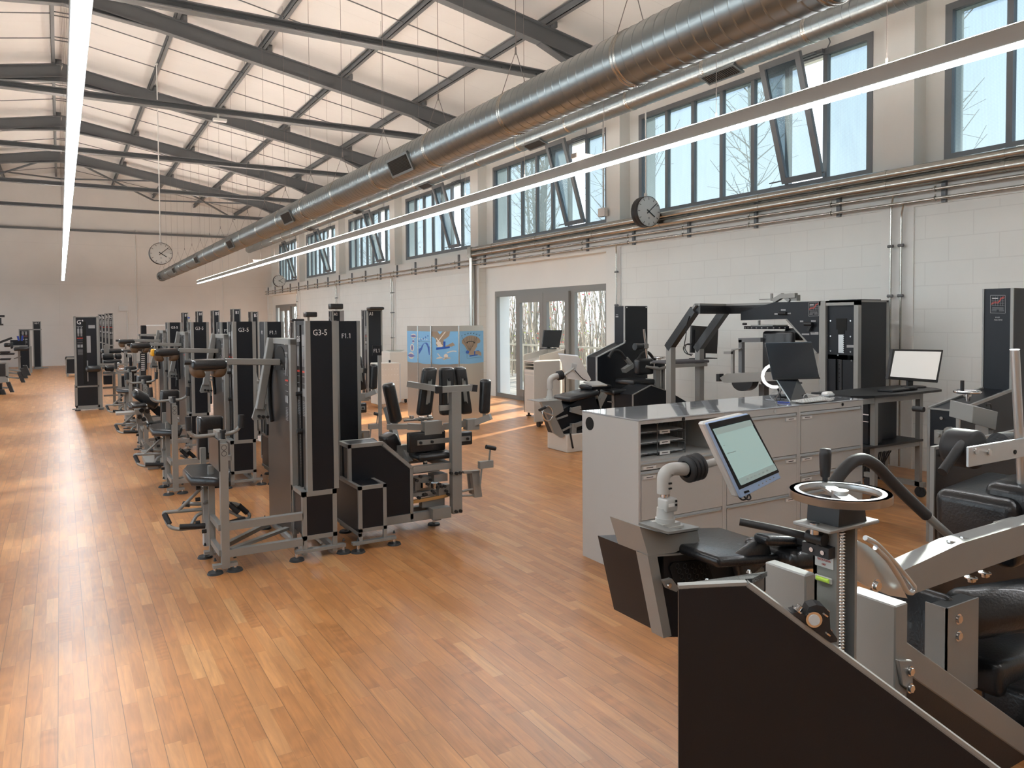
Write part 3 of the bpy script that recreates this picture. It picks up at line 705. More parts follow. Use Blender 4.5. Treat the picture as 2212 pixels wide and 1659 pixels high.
# tall trees seen through the opened sashes
for i in range(9):
    y = 9.5+i*4.6+rnd.uniform(-.5, .5); x = 14.5+rnd.uniform(0, 3)
    t = thing('bare_tree', 'tall bare tree glimpsed through an opened sash, %s counted from the near end' % ORD[i] if i < 8 else 'tall bare tree outside, farthest of all', 'tree', (x, y, -.2), 'tall bare trees outside')
    MB().tube([(x, y, -.2), (x+.1, y, 4), (x-.1, y+.1, 9)], [.1, .08, .03], 7).build('trunk', 'bark', t)
    b = MB()
    for k in range(38):
        z = rnd.uniform(4, 9); a = rnd.uniform(0, 2*PI); l1 = rnd.uniform(.6, 1.6)
        q = Vector((x, y, z)); e = q+Vector((math.cos(a)*l1*.8, math.sin(a)*l1*.8, l1*.8)); b.tube([q, (q+e)/2+Vector((0, 0, -.1)), e], [.02, .014, .006], 4)
        for w in range(4): f = q.lerp(e, rnd.uniform(.3, 1)); b.tube([f, f+Vector((rnd.gauss(0, .35), rnd.gauss(0, .35), rnd.uniform(0, .4)))], .006, 3)
    b.build('branches', 'twig', t)
t = thing('terrace_railing', 'pale railing of the terrace outside the near glass door', 'railing', (11.2, 16, 0))
MB().box((11.1, 10, .95), (11.2, 30, 1.0)).box((11.12, 10, .5), (11.18, 30, .54)).build('rail', 'deck', t)
for k in range(8): MB().box((11.1, 10.5+k*2.5, -.04), (11.2, 10.6+k*2.5, .95)).build('post', 'deck', t)
# ================================================================ arm raise machines (G3-5) and hip machines (F1.1)
def foot(b_list, x, y):
    """levelling foot: rubber disc, stud and nut"""
    MBf = b_list
    MBf.mat('rubber').cyl((x, y, 0), (x, y, .014), .052, 20, .046); MBf.mat('chrome').cyl((x, y, .014), (x, y, .05), .012, 10)
    MBf.mat('rubber').cyl((x, y, .085), (x, y, .105), .011, 8, .004)
def feet(parent, pts):
    for x, y in pts:
        b = MB(); foot(b, x, y); b.build('foot', None, parent)
def placard(parent, o, right, up, w, h, style=0):
    """small printed instructions: figures, red line, rows of print"""
    o, R_, U_ = v3(o), v3(right).normalized(), v3(up).normalized(); n = R_.cross(U_)
    def q(b, x, y, ww, hh): b.obox(o+R_*(x+ww/2)*w+U_*(y+hh/2)*h+n*.0015, R_*ww*w/2, U_*hh*h/2, n*.0008)
    b = MB().mat('grey_txt')
    for i in (0, 1):
        x = .12+.46*i
        q(b, x, .76, .3, .16); q(b, x+.04, .66, .09, .12); q(b, x+.18, .66, .09, .12); q(b, x+.09, .93, .12, .04)
    q(b, .05, .975, .9, .02)
    b.mat('red'); q(b, .05, .585, .9, .022)
    b.mat('grey_txt'); q(b, .1, .44, .8, .006); q(b, .1, .53, .8, .006)
    for i in (0, 1): q(b, .1+.46*i, .28, .34, .1)
    for i in range(9): q(b, .12, .03+.022*i, .76, .007)
    return b.build('instruction_placard', None, parent)

def arm_machine():
    ox, oy = 1.42, 5.25
    t = thing('arm_raise_machine', '', 'exercise machine', (ox, oy, 0), 'machines marked G3-5')
    s = 'silver'
    # base cabinet frame
    b = MB(); x0, x1, y0, y1 = 1.42, 1.665, 5.25, 5.55; zt = .475
    for x in (x0, x1-.03):
        b.box((x, y0, .06), (x+.03, y0+.03, zt)); b.box((x, y1-.03, .06), (x+.03, y1, zt))
    b.box((x0, y0, zt-.035), (x1, y0+.03, zt)); b.box((x0, y0, .135), (x1, y0+.03, .165)); b.box((x0, y1-.03, zt-.035), (x1, y1, zt))
    b.box((x0, y0, zt-.03), (x0+.03, y1, zt)); b.box((x1-.03, y0, zt-.03), (x1, y1, zt)); b.box((x0, y0, .03), (x0+.03, 6.3, .065)); b.box((x1-.03, y0, .03), (x1, 6.3, .065))
    b.box((x0-.05, y0-.01, .05), (x1+.06, y0+.04, .07)); b.box((x0-.05, 6.2, .05), (x1+.06, 6.25, .07)); b.box((x0+.03, y0+.03, zt-.012), (x1-.03, y1, zt-.004))
    b.build('base_frame', s, t, bevel=.004)
    MB().box((x0+.03, y0+.008, .165), (x1-.03, y0+.02, zt-.035)).build('front_panel', 'black', t)
    MB().box((x0+.008, y0+.03, .165), (x0+.02, y1-.03, zt-.03)).box((x1-.02, y0+.03, .165), (x1-.008, y1-.03, zt-.03)).build('side_panel', 'black', t)
    feet(t, [(x0-.04, y0+.015), (x1+.05, y0+.015), (x0-.04, 6.225), (x1+.05, 6.225)])
    # tower with weight stack slot on the seat side
    tx0, tx1, ty0, ty1, zz = 1.46, 1.682, 5.25, 5.55, 1.667
    b = MB()
    for x in (tx0, tx1-.034):
        b.box((x, ty0, zt), (x+.034, ty0+.04, zz)); b.box((x, ty1-.04, zt), (x+.034, ty1, zz))
    b.build('tower_frame', s, t, bevel=.004)
    MB().box((tx0+.034, ty0+.006, zt), (tx1-.034, ty0+.03, zz-.004)).build('tower_front', 'black', t)
    MB().box((tx0+.004, ty0+.02, zz-.03), (tx1-.004, ty1-.02, zz)).box((tx1-.03, ty0+.04, zt), (tx1-.008, ty1-.04, zz-.03)).build('tower_cover', 'black', t)
    side = MB().box((tx0+.006, ty0+.04, zt), (tx0+.02, 5.375, zz-.03)).box((tx0+.006, 5.425, zt), (tx0+.02, ty1-.04, zz-.03)).build('tower_side', 'plate', t)
    MB().box((tx0+.03, 5.375, zt), (tx0+.035, 5.425, zz-.05)).build('weight_slot', 'void', t)
    b = MB()
    for k in range(22): b.box((tx0+.004, 5.435, .62+k*.02), (tx0+.0055, 5.439, .63+k*.02))
    b.build('weight_scale', 'grey_txt', t)
    MB().cyl((tx0-.03, 5.40, .88), (tx0+.04, 5.40, .88), .018, 10).cyl((tx0-.035, 5.40, 1.15), (tx0+.03, 5.40, 1.15), .015, 10).build('selector_pin', 'blackmatt', t)
    MB().box((tx0+.003, 5.30, 1.49), (tx0+.0058, 5.36, 1.57)).build('number_plate', 'grey_txt', t)
    text('G3-5', (tx0+.052, ty0+.006, 1.565), (1, 0, 0), (0, 0, 1), .043, 'white_txt', t, squeeze=.86)
    text('G3-5', (tx0+.0055, 5.50, 1.52), (0, -1, 0), (0, 0, 1), .04, 'white_txt', t, squeeze=.8)
    placard(t, (tx0+.0055, 5.50, .98), (0, -1, 0), (0, 0, 1), .07, .55); placard(t, (tx0+.0055, 5.365, .98), (0, -1, 0), (0, 0, 1), .07, .55)
    # rear cam plate with silver front edge
    px = 1.42; pt = 1.535
    MB().box((px, 5.50, .12), (px+.04, 5.56, pt)).box((px, 5.5, pt-.04), (px+.12, 6.12, pt)).box((px+.1, 5.5, .12), (px+.14, 5.56, pt)).build('plate_frame', s, t, bevel=.004)
    MB().prism([(px+.006, 5.56, .12), (px+.006, 6.26, .05), (px+.006, 6.26, 1.18), (px+.006, 6.22, 1.36), (px+.006, 6.1, pt-.045), (px+.006, 5.56, pt-.045)], (.014, 0, 0)).build('cam_plate', 'plate', t)
    MB().prism([(px-.0, 5.82+.16*math.cos(a)*(1 if math.sin(a) > -.2 else .9), 1.36+.12*math.sin(a)) for a in np.linspace(-.6, PI*1.15, 18)], (.005, 0, 0)).build('cam_opening', 'void', t)
    b = MB()
    for k in range(11):
        a = PI*(.12+.07*k); b.box((px-.001, 5.86+.20*math.cos(a)-.004, 1.17+.20*math.sin(a)-.004), (px+.001, 5.86+.20*math.cos(a)+.004, 1.17+.20*math.sin(a)+.004))
    b.build('angle_marks', 'grey_txt', t)
    MB().tube([(px-.002, 6.05, 1.38), (px-.004, 6.14, 1.2), (px-.004, 6.13, .98), (px-.002, 6.08, .88)], .016, 8, .08).build('cam_groove', 'void', t)
    placard(t, (px+.004, 5.68, .92), (0, -1, 0), (0, 0, 1), .09, .52)
    # seat frame: floor rails, post and back stay
    b = MB()
    b.bar((.91, 5.275, .305), (1.425, 5.275, .305), .05, .05).bar((.91, 5.275, .125), (1.425, 5.275, .125), .05, .05)
    b.bar((.91, 5.275, .03), (.91, 5.275, .86), .052, .05, (1, 0, 0)).bar((.885, 5.62, .03), (.885, 5.62, .66), .035, .04, (1, 0, 0))
    b.bar((.885, 5.275, .30), (.885, 5.62, .30), .03, .04).bar((.885, 5.275, .13), (.885, 5.62, .13), .03, .04).bar((.89, 5.6, .06), (1.44, 6.2, .06), .04, .03)
    b.bar((.94, 5.275, .145), (1.4, 5.6, .145), .04, .02)
    b.box((.83, 5.25, .04), (.985, 5.30, .06)).box((.83, 5.6, .04), (.95, 5.65, .06))
    b.build('seat_frame', s, t, bevel=.004)
    feet(t, [(.845, 5.275), (.97, 5.275), (.845, 5.68)])
    c = MB().box((.875, 5.25, .68), (.885, 5.62, .885)).build('post_cover', 'plate', t)
    b = MB()
    for zz2, rr in ((.835, .016), (.795, .016)): b.torus((.91, 5.249, zz2), (0, 1, 0), rr, .0015, 18, 4)
    b.cyl((.91, 5.2485, .815), (.91, 5.25, .815), .003, 6); b.build('adjust_symbols', 'ink', t)
    b = MB().bar((.905, 5.29, .87), (.905, 5.6, .87), .05, .03).box((.885, 5.33, .88), (.93, 5.5, .93)); b.build('handle_bracket', s, t, bevel=.003)
    MB().cyl((.915, 5.31, .87), (.915, 5.31, .925), .014, 12).cyl((.915, 5.31, .925), (.915, 5.31, .945), .02, 12).build('lock_knob', 'blackmatt', t)
    Q = lambda u, v, y: U(u, v, y=y)
    h = MB().tube([Q(406, 902, 5.45), Q(407, 934, 5.45), Q(421, 944, 5.45), Q(500, 936, 5.45), Q(517, 926, 5.45), Q(521, 898, 5.45)], .0135, 10, .05).build('handlebar', s, t)
    for a, c in ((Q(406, 900, 5.45), Q(408, 930, 5.45)), (Q(519.5, 924, 5.45), Q(521, 896, 5.45))): MB().cyl(a, c, .02, 12).build('grip', 'rubber', h)
    # seat, back pads
    sp = [(u, v) for u, v in ((394, 1012), (402, 1003), (465, 999), (498, 1012), (498, 1033), (462, 1032), (412, 1031))]
    P = [U(u, v, z=.60) for u, v in sp]
    b = MB(); ctr = sum(P, Vector())/len(P)
    for k, (sc, dz) in enumerate(((.93, 0), (1.0, -.015), (1.0, -.05), (.95, -.062))):
        b.v += [tuple(ctr+(p-ctr)*sc+Vector((0, 0, dz))) for p in P]
    n = len(P)
    for j in range(3): 
        for i in range(n): b.f.append((j*n+i, j*n+(i+1) % n, (j+1)*n+(i+1) % n, (j+1)*n+i)); b.m.append(0); b.sm.append(True)
    b.f += [tuple(range(n))[::-1], tuple(range(3*n, 4*n))]; b.m += [0, 0]; b.sm += [False, False]; b.mats = ['leather']
    st = b.build('seat', None, t)
    MB().box((.87, 5.7, .48), (.97, 5.85, .54)).build('seat_block', 'blackmatt', st)
    MB().bar((.88, 5.78, .06), (.88, 5.78, .5), .07, .06, (1, 0, 0)).build('seat_post', 'lumh', t)
    y = 6.25; cc = Q(455, 916, y)
    MB().rbox(cc, (.088, 0, 0), (0, .05, 0), (0, 0, .062), .02).build('back_pad_upper', 'leather', t)
    MB().rbox(Q(447, 945, y+.05), (.075, 0, 0), (0, .045, 0), (0, 0, .17), .02).build('back_pad', 'leather', t)
    MB().box(tuple(Q(450, 930, y-.08)), tuple(Q(462, 976, y-.05))).build('back_bracket', s, t)
    MB().bar((.92, 6.2, .3), (.92, 6.2, .7), .04, .04, (1, 0, 0)).bar((.9, 5.78, .3), (.92, 6.2, .3), .04, .04).build('back_post', s, t)
    # foot handles on both sides of the seat post
    y = 5.72; f = MB()
    f.tube([Q(455, 1082, y), Q(436, 1089, y+.05), Q(395, 1088, y+.1)], .014, 8, .03)
    f.tube([Q(438, 1100, y), Q(354, 1107, y), Q(354, 1112, y), Q(365, 1138, y-.05), Q(384, 1144, y-.08), Q(440, 1138, y-.08)], .013, 8, .03)
    f.tube([Q(437, 1052, y), Q(385, 1103, y)], .012, 8).tube([Q(436, 1108, y), Q(425, 1113, y), Q(412, 1135, y-.05)], .013, 8, .03)
    f.tube([Q(495, 1087, y), Q(513, 1089, y), Q(540, 1112, y), Q(537, 1120, y-.03), Q(525, 1122, y-.05), Q(500, 1128, y-.1)], .013, 8, .02).tube([Q(490, 1083, y), Q(516, 1108, y-.03)], .013, 8)
    f.tube([Q(492, 1104, y), Q(505, 1108, y), Q(520, 1118, y-.05), Q(530, 1120, y-.05)], .013, 8, .02)
    fo = f.build('foot_handles', s, t)
    for a, c in ((Q(355, 1110, y), Q(366, 1132, y-.04)), (Q(388, 1138, y-.09), Q(443, 1136, y-.09)), (Q(395, 1088, y+.1), Q(410, 1090, y+.08)), (Q(515, 1091, y), Q(534, 1108, y)), (Q(498, 1129, y-.11), Q(528, 1121, y-.08)), (Q(495, 1088, y), Q(516, 1108, y-.03))):
        MB().cyl(a, c, .019, 10).build('grip', 'rubber', fo)
    b = MB().mat(s).box(tuple(Q(434, 1052, y+.02)), tuple(Q(440, 1150, y-.04))); b.mat('rubber')
    for u, v in ((433, 1053), (432, 1078), (432, 1128), (446, 1147)): q = Q(u, v, y-.05); b.cyl(q, q+Vector((-.03, 0, 0)), .014, 8)
    b.build('adjust_rail', None, t)
    # padded arms and levers
    y = 5.78
    a, c = Q(487, 781, y), Q(604, 782, y); MB().bar(a, c, .045, .046).build('arm_bar', s, t, bevel=.004)
    p = Q(449, 787, y); pw = .118
    pad = MB().rbox(p, (pw, 0, 0), (0, .10, 0), (0, 0, .036), .026, 4).build('elbow_pad', 'leather', t)
    b = MB()
    for sx in (-1, 1):
        b.rbox(p+Vector((sx*(pw-.045), 0, -.052)), (.042, 0, 0), (0, .09, 0), (sx*.012, 0, .04), .03, 4)
    b.box(p+Vector((-pw*.8, -.08, -.045)), p+Vector((pw*.8, .08, -.03)))
    b.build('pad_underside', 'brownpad', pad)
    MB().cyl(Q(398, 783, y), Q(413, 783, y), .017, 10).cyl(Q(484, 781, y), Q(496, 781, y), .02, 10).build('pad_axle', 'rubber', t)
    y = 6.05; a, c = Q(586, 730, y), Q(560, 884, y)
    MB().bar(a, c, .055, .06, (0, 1, 0)).build('lever', s, t, bevel=.004)
    MB().prism([Q(552, 880, y), Q(568, 880, y), Q(580, 892, y), Q(580, 910, y), Q(566, 906, y), Q(548, 908, y), Q(545, 903, y)], (0, .03, 0)).prism([Q(573, 873, y-.02), Q(577, 873, y-.02), Q(581, 916, y-.02), Q(577, 916, y-.02)], (0, .03, 0)).build('lever_bracket', s, t, bevel=.002)
    b = MB()
    for u, v in ((559, 899), (568, 900), (577, 900)): q = Q(u, v, y); b.cyl(q, q+Vector((0, -.025, 0)), .012, 8)
    b.tube([Q(577, 905, y), Q(577, 940, y)], .012, 6).build('lever_bolts', 'blackmatt', t)
    return t
am = arm_machine()
am['label'] = 'nearest G3-5 arm machine with black elbow pad, tall tower and seat on a post'
AM2 = dup(am, .02, 2.68, 'second G3-5 arm machine back, standing right behind the nearest one')
dup(am, .0, 5.36, 'third G3-5 arm machine back in the row, with the water bottle on it')
dup(am, .02, 8.04, 'fourth and farthest G3-5 arm machine of the row')

def hip_machine():
    t = thing('hip_machine', '', 'exercise machine', (1.84, 5.25, 0), 'machines marked F1.1'); s = 'silver'
    # low box in front
    x0, x1, y0, y1, zt = 1.827, 2.04, 5.25, 5.79, .465
    b = MB()
    for x in (x0, x1-.026):
        b.box((x, y0, .05), (x+.026, y0+.026, zt)); b.box((x, y0, zt-.026), (x+.026, y1, zt))
    b.box((x0, y0, zt-.026), (x1, y0+.026, zt)).box((x0, y0, .13), (x1, y0+.026, .156)).box((x0-.05, y0-.01, .045), (x1+.07, y0+.035, .065)).box((x0, y0, .1), (x0+.02, y1, .125)).box((x0, y1-.02, zt-.026), (x1, y1, zt))
    b.build('box_frame', s, t, bevel=.004)
    MB().box((x0+.026, y0+.006, .156), (x1-.026, y0+.016, zt-.026)).build('front_panel', 'black', t)
    MB().box((x0+.006, y0+.026, .12), (x0+.016, y1, zt-.026)).box((x1-.016, y0+.026, .12), (x1-.006, 5.5, zt-.026)).build('side_panel', 'black', t)
    MB().box((x0+.024, y0+.03, zt-.02), (x1-.024, y1-.02, zt-.006)).build('top_panel', 'black', t)
    b = MB()
    for x, y, z in ((x0+.05, y0+.05, zt-.004), (x1-.05, y0+.05, zt-.004)): b.cyl((x, y, z), (x, y, z+.006), .006, 8)
    b.build('panel_screws', 'chrome', t)
    feet(t, [(x0-.02, y0-.03), (x1+.06, y0+.012)])
    # slab with the slanted edge, in the plane y = 5.5
    P = lambda u, v, y=5.5: U(u, v, y=y)
    zt = .735; ya, yb = 5.5, 5.73
    top = [P(746, 962), P(826, 954), P(886, 1010), P(886, 1112), P(834, 1124), P(752, 1135)]
    L, T1, T2, B2 = 1.836, 2.112, 2.36, .145
    poly = [(L, ya, .10), (L, ya, zt), (T1, ya, zt), (T2, ya, .505), (T2, ya, .10)]
    MB().prism([(L+.02, ya+.006, .15), (L+.02, ya+.006, zt-.03), (T1-.012, ya+.006, zt-.03), (T2-.025, ya+.006, .498), (T2-.025, ya+.006, .15)], (0, yb-ya-.012, 0)).build('slab_panel', 'black', t)
    b = MB()
    for y in (ya, yb-.028):
        b.box((L, y, .10), (L+.026, y+.028, zt)).box((T2-.026, y, .10), (T2, y+.028, .505)).box((L, y, zt-.028), (T1+.004, y+.028, zt)).bar((T1, y+.014, zt-.014), (T2-.008, y+.014, .505), .028, .028)
    b.box((L, ya, zt-.028), (L+.026, yb, zt)).box((L, ya, .08), (2.62, ya+.05, .145)).box((L, yb-.05, .08), (2.62, yb, .145)).box((2.55, ya, .06), (2.60, yb, .14)).box((2.50, 5.44, .085), (2.66, 5.52, .17)).box((L, ya, .08), (L+.05, yb, .12))
    b.build('slab_frame', s, t, bevel=.004)
    MB().box((L+.026, ya+.03, zt-.01), (T1-.02, yb-.03, zt-.002)).build('slab_top', 'black', t)
    feet(t, [(2.58, 5.60), (1.9, 5.78), (2.55, 6.25)])
    # tower
    x0, x1, y0, y1 = 1.975, 2.19, 6.2, 6.5
    b = MB()
    for x in (x0, x1-.03): b.box((x, y0, .06), (x+.03, y0+.035, 1.665)); b.box((x, y1-.035, .06), (x+.03, y1, 1.665))
    b.box((x0, y0, .06), (x1, y1, .1)).build('tower_frame', s, t, bevel=.004)
    MB().box((x0+.03, y0+.006, .1), (x1-.03, y0+.03, 1.66)).build('tower_front', 'black', t)
    MB().box((x0+.005, y0+.035, .1), (x0+.02, y1-.035, 1.655)).box((x1-.02, y0+.035, .1), (x1-.005, y1-.035, 1.655)).box((x0+.01, y0+.01, 1.65), (x1-.01, y1-.01, 1.664)).build('tower_side', 'black', t)
    text('F1.1', (x0+.052, y0+.006, 1.52), (1, 0, 0), (0, 0, 1), .042, 'white_txt', t, squeeze=.9)
    text('F1.1', (x0+.005, y1-.1, 1.52), (0, -1, 0), (0, 0, 1), .042, 'white_txt', t, squeeze=.9)
    # seat bench with mechanism
    b = MB().bar((2.36, 5.52, .49), (2.70, 5.52, .49), .05, .05).bar((2.36, 5.9, .49), (2.74, 5.9, .49), .05, .05).bar((2.68, 5.52, .49), (2.68, 6.1, .49), .05, .05)
    b.bar((2.36, 5.6, .27), (2.74, 5.6, .27), .04, .03).box((2.42, 5.6, .3), (2.56, 5.7, .4)).box((2.5, 5.75, .2), (2.66, 5.86, .32)).box((2.56, 5.54, .36), (2.68, 5.66, .42)).bar((2.4, 5.9, .1), (2.4, 5.9, .5), .04, .04, (1, 0, 0)).box((2.46, 5.56, .16), (2.66, 5.62, .22))
    b.box((2.6, 5.54, .23), (2.7, 5.6, .33)).bar((2.3, 5.75, .42), (2.7, 5.75, .42), .03, .03)
    b.build('bench_frame', s, t, bevel=.003)
    MB().bar((2.36, 5.55, .225), (2.68, 5.55, .24), .03, .025).build('guide_rail', 'brass', t)
    b = MB()
    for q in range(16):
        r1 = random.Random(q); x, y, z = 2.38+.02*q, 5.49+.01*(q % 3), .24+.2*r1.random(); b.cyl((x, y, z), (x, y-.03, z), .012, 8)
    b.build('black_bolts', 'blackmatt', t)
    MB().cyl((2.5, 5.6, .32), (2.5, 5.6, .36), .04, 16).cyl((2.6, 5.62, .3), (2.6, 5.62, .34), .035, 14).cyl((2.5, 5.58, .45), (2.5, 5.58, .6), .018, 10).build('bearings', 'chrome', t)
    MB().rbox((2.58, 5.72, .57), (.16, 0, 0), (0, .2, 0), (0, 0, .03), .03, 4).build('seat', 'leather', t)
    MB().bar((2.5, 6.1, .5), (2.46, 6.3, .9), .05, .05).build('back_post', s, t)
    # upright with cross bar and three back pads
    up = MB().box((2.69, 5.47, .10), (2.775, 5.53, 1.09)).box((2.60, 5.5, .94), (2.69, 5.53, .98)).build('upright', s, t, bevel=.004)
    MB().bar((2.60, 5.5, 1.11), (2.90, 5.5, 1.11), .05, .05).bar((2.42, 5.72, 1.15), (2.62, 5.5, 1.11), .05, .045).build('cross_bar', s, t, bevel=.003)
    MB().bar((2.565, 5.51, 1.11), (2.615, 5.5, 1.11), .056, .056).bar((2.88, 5.5, 1.11), (2.925, 5.5, 1.105), .056, .056).build('cross_bar_caps', 'blackmatt', t)
    b = MB()
    for x, z in ((2.715, .12), (2.755, .12), (2.72, .43), (2.755, .43)): b.cyl((x, 5.47, z), (x, 5.45, z), .013, 8)
    b.build('upright_bolts', 'blackmatt', up)
    for (ua, ub, va, vb, yy, tilt) in ((905, 938, 794, 897, 5.70, -.03), (948, 981, 793, 897, 5.72, 0), (984, 1013, 792, 895, 5.75, .03)):
        A, B = P(ua, (va+vb)/2, yy), P(ub, (va+vb)/2, yy); c = (A+B)/2; hh = (P(ua, va, yy)-P(ua, vb, yy)).z/2
        k = MB().rbox(c, ((B-A).x/2*.86, .0, 0), (0, .042, 0), (-tilt*1.0, 0, hh), .025, 3).build('back_pad', 'leather', t)
        MB().obox(c+Vector((0, -.046, 0)), (.016, 0, 0), (0, .004, 0), (-tilt*.4, 0, hh*.52)).build('pad_plate', s, k)
        MB().cyl(c+Vector((0, -.05, .1)), c+Vector((0, -.068, .1)), .012, 8).build('knob', 'blackmatt', k); MB().cyl(c+Vector((0, -.05, -.1)), c+Vector((0, -.068, -.1)), .012, 8).build('knob', 'blackmatt', k)
    # roller pads left and right with their arms
    def roller(a, c, r, nm):
        d = (c-a).normalized(); L = (c-a).length
        MB().lathe(a, d, [(0, 0), (r*.7, 0), (r*.95, .012), (r, .03), (r*.98, L*.5), (r, L-.03), (r*.95, L-.012), (r*.7, L), (0, L)], 20).build(nm, 'leather', t)
    roller(P(856, 912, 5.75), P(838, 828, 5.75), .052, 'knee_roller'); roller(P(1046, 893, 5.5), P(1049, 819, 5.5), .047, 'knee_roller')
    b = MB().bar(P(836, 922, 5.72), P(880, 921, 5.68), .05, .04).bar(P(880, 921, 5.68), P(958, 925, 5.6), .05, .05).box(tuple(P(918, 912, 5.58)), tuple(P(946, 934, 5.66))).bar(P(958, 922, 5.6), P(1012, 914, 5.52), .04, .05)
    b.box(tuple(P(1010, 907, 5.48)), tuple(P(1026, 925, 5.56))).bar(P(1020, 915, 5.52), P(1060, 900, 5.4), .05, .05).cyl(P(1046, 900, 5.5), P(1046, 892, 5.5), .014, 8).cyl(P(857, 920, 5.75), P(856, 910, 5.75), .014, 8)
    b.build('roller_arms', s, t, bevel=.003)
    b = MB().cyl(P(872, 908, 5.8), P(935, 903, 5.75), .012, 10).cyl(P(905, 905, 5.78), P(915, 905, 5.78), .02, 12).cyl(P(924, 903, 5.76), P(932, 903, 5.76), .024, 12).cyl(P(889, 898, 5.8), P(889, 908, 5.8), .02, 12)
    b.build('adjust_spindle', 'chrome', t)
    for (ua, ub, va, vb, yy) in ((881, 959, 935, 971, 5.62), (978, 1017, 934, 959, 5.75)):
        A, B = P(ua, va, yy), P(ub, vb, yy); c = (A+B)/2
        k = MB().rbox(c, (abs(B.x-A.x)/2, 0, 0), (0, .035, 0), (0, 0, abs(A.z-B.z)/2), .012, 3).build('thigh_pad', 'leather', t)
        MB().box((c.x-abs(B.x-A.x)*.3, yy-.045, c.z-.02), (c.x+abs(B.x-A.x)*.62 if ua < 900 else c.x+.06, yy-.036, c.z+.02)).build('pad_plate', s, k)
        for dx in (-.07, .03): MB().cyl((c.x+dx, yy-.046, c.z), (c.x+dx, yy-.06, c.z), .012, 8).build('knob', 'blackmatt', k)
    MB().rbox(P(843, 955, 5.85), (.05, 0, .02), (0, .09, 0), (-.03, 0, .065), .02, 3).build('leg_pad', 'leather', t)
    MB().bar(P(868, 965, 5.8), P(885, 1000, 5.7), .04, .05).box(tuple(P(858, 963, 5.75)), tuple(P(885, 985, 5.8))).build('leg_pad_arm', s, t, bevel=.003)
    # hand crank
    ck = MB().prism([P(1019, 1018), P(1035, 1018), P(1042, 1073), P(1026, 1075)], (0, .05, 0)).prism([P(1010, 1022, 5.58), P(1020, 1022, 5.58), P(1026, 1068, 5.58), P(1015, 1066, 5.58)], (0, .02, 0)).bar(P(1000, 1020, 5.52), P(1034, 1018, 5.52), .04, .02).cyl(P(998, 1061, 5.52), P(1028, 1055, 5.52), .011, 8).cyl(P(998, 1071, 5.52), P(1030, 1070, 5.52), .009, 8).build('crank_bracket', s, t, bevel=.002)
    c2 = MB().tube([P(1037, 1050, 5.48), P(1041, 1006, 5.48)], .008, 8).box(tuple(P(1037, 998, 5.46)), tuple(P(1061, 1008, 5.50))).tube([P(1056, 1002, 5.48), P(1059, 970, 5.48)], .008, 8).build('crank', s, t)
    MB().cyl(P(1050, 965, 5.47), P(1070, 969, 5.47), .018, 12).build('crank_grip', 'blackmatt', c2)
    return t
hm = hip_machine()
hm['label'] = 'nearest F1.1 hip machine with three upright back pads and a hand crank'
dup(hm, .03, 2.68, 'second F1.1 hip machine, half hidden behind the nearest G3-5 and F1.1 towers')
dup(hm, .01, 5.36, 'third F1.1 hip machine behind the second G3-5 tower')
t = thing('machine_sign', 'small black F1.1 sign on a thin silver post beside the padded rollers', 'sign', U(822, 1010, z=0))
q = U(815, 757, y=7.9)
t.location = (q.x+.05, 7.9, 0)
MB().box((q.x-.055, 7.9, q.z-.055), (q.x+.05, 7.91, q.z+.055)).build('sign_plate', 'black', t)
MB().bar((q.x+.03, 7.92, 0.02), (q.x+.03, 7.92, q.z-.05), .035, .03, (1, 0, 0)).box((q.x-.05, 7.88, 0), (q.x+.1, 7.98, .02)).build('sign_post', 'silver', t)
text('F1.1', (q.x-.045, 7.9, q.z-.022), (1, 0, 0), (0, 0, 1), .042, 'white_txt', t, squeeze=.8)
# ================================================================ rear rows of machines
def tower(name, label, grp, x0, x1, y, dp, h, txt, th=.08, base=.0, lowcab=False, plc=True, tpad=None, cat='exercise machine', arms=None, top_dx=.03, txt_y=None):
    """weight stack tower: silver posts, black panels, code lettering, printed instructions on the flank"""
    t = thing(name, label, cat, (x0, y, 0), grp); s = 'silver'; w = .032
    b = MB()
    for x in (x0, x1-w): b.box((x, y, .02), (x+w, y+.03, h)); b.box((x, y+dp-.03, .02), (x+w, y+dp, h))
    b.box((x0, y, .03), (x1, y+.03, .09)).box((x0, y, h-.02), (x1, y+dp, h-.004)).box((x0-.06, y-.01, .02), (x1+.06, y+.04, .045))
    if lowcab: b.box((x0, y, .44), (x1, y+.032, .47))
    b.build('tower_frame', s, t)
    MB().box((x0+w, y+.006, .09), (x1-w, y+.02, h-.006)).build('tower_front', 'black', t)
    MB().box((x0+.005, y+.03, .05), (x0+.015, y+dp*.42, h-.01)).box((x0+.005, y+dp*.58, .05), (x0+.015, y+dp-.03, h-.01)).box((x1-.015, y+.03, .05), (x1-.005, y+dp-.03, h-.01)).build('tower_side', 'black', t)
    MB().box((x0+.03, y+dp*.42, .05), (x0+.04, y+dp*.58, h-.01)).build('weight_slot', 'void', t)
    if txt:
        text(txt, (x0+w+top_dx, y+.006, h-th*1.6 if txt_y is None else txt_y), (1, 0, 0), (0, 0, 1), th, 'white_txt', t, squeeze=.8, bold=th*.01)
        text(txt, (x0+.005, y+dp*.95, h-th*2.6), (0, -1, 0), (0, 0, 1), th*.8, 'white_txt', t, squeeze=.5)
    if plc: placard(t, (x0+.004, y+dp*.4, h-.85), (0, -1, 0), (0, 0, 1), dp*.3, .5)
    if tpad: MB().rbox(tpad[0], (tpad[1], 0, 0), (0, .12, 0), (0, 0, tpad[2]), .03, 3).build('head_pad', 'leather', t)
    return t
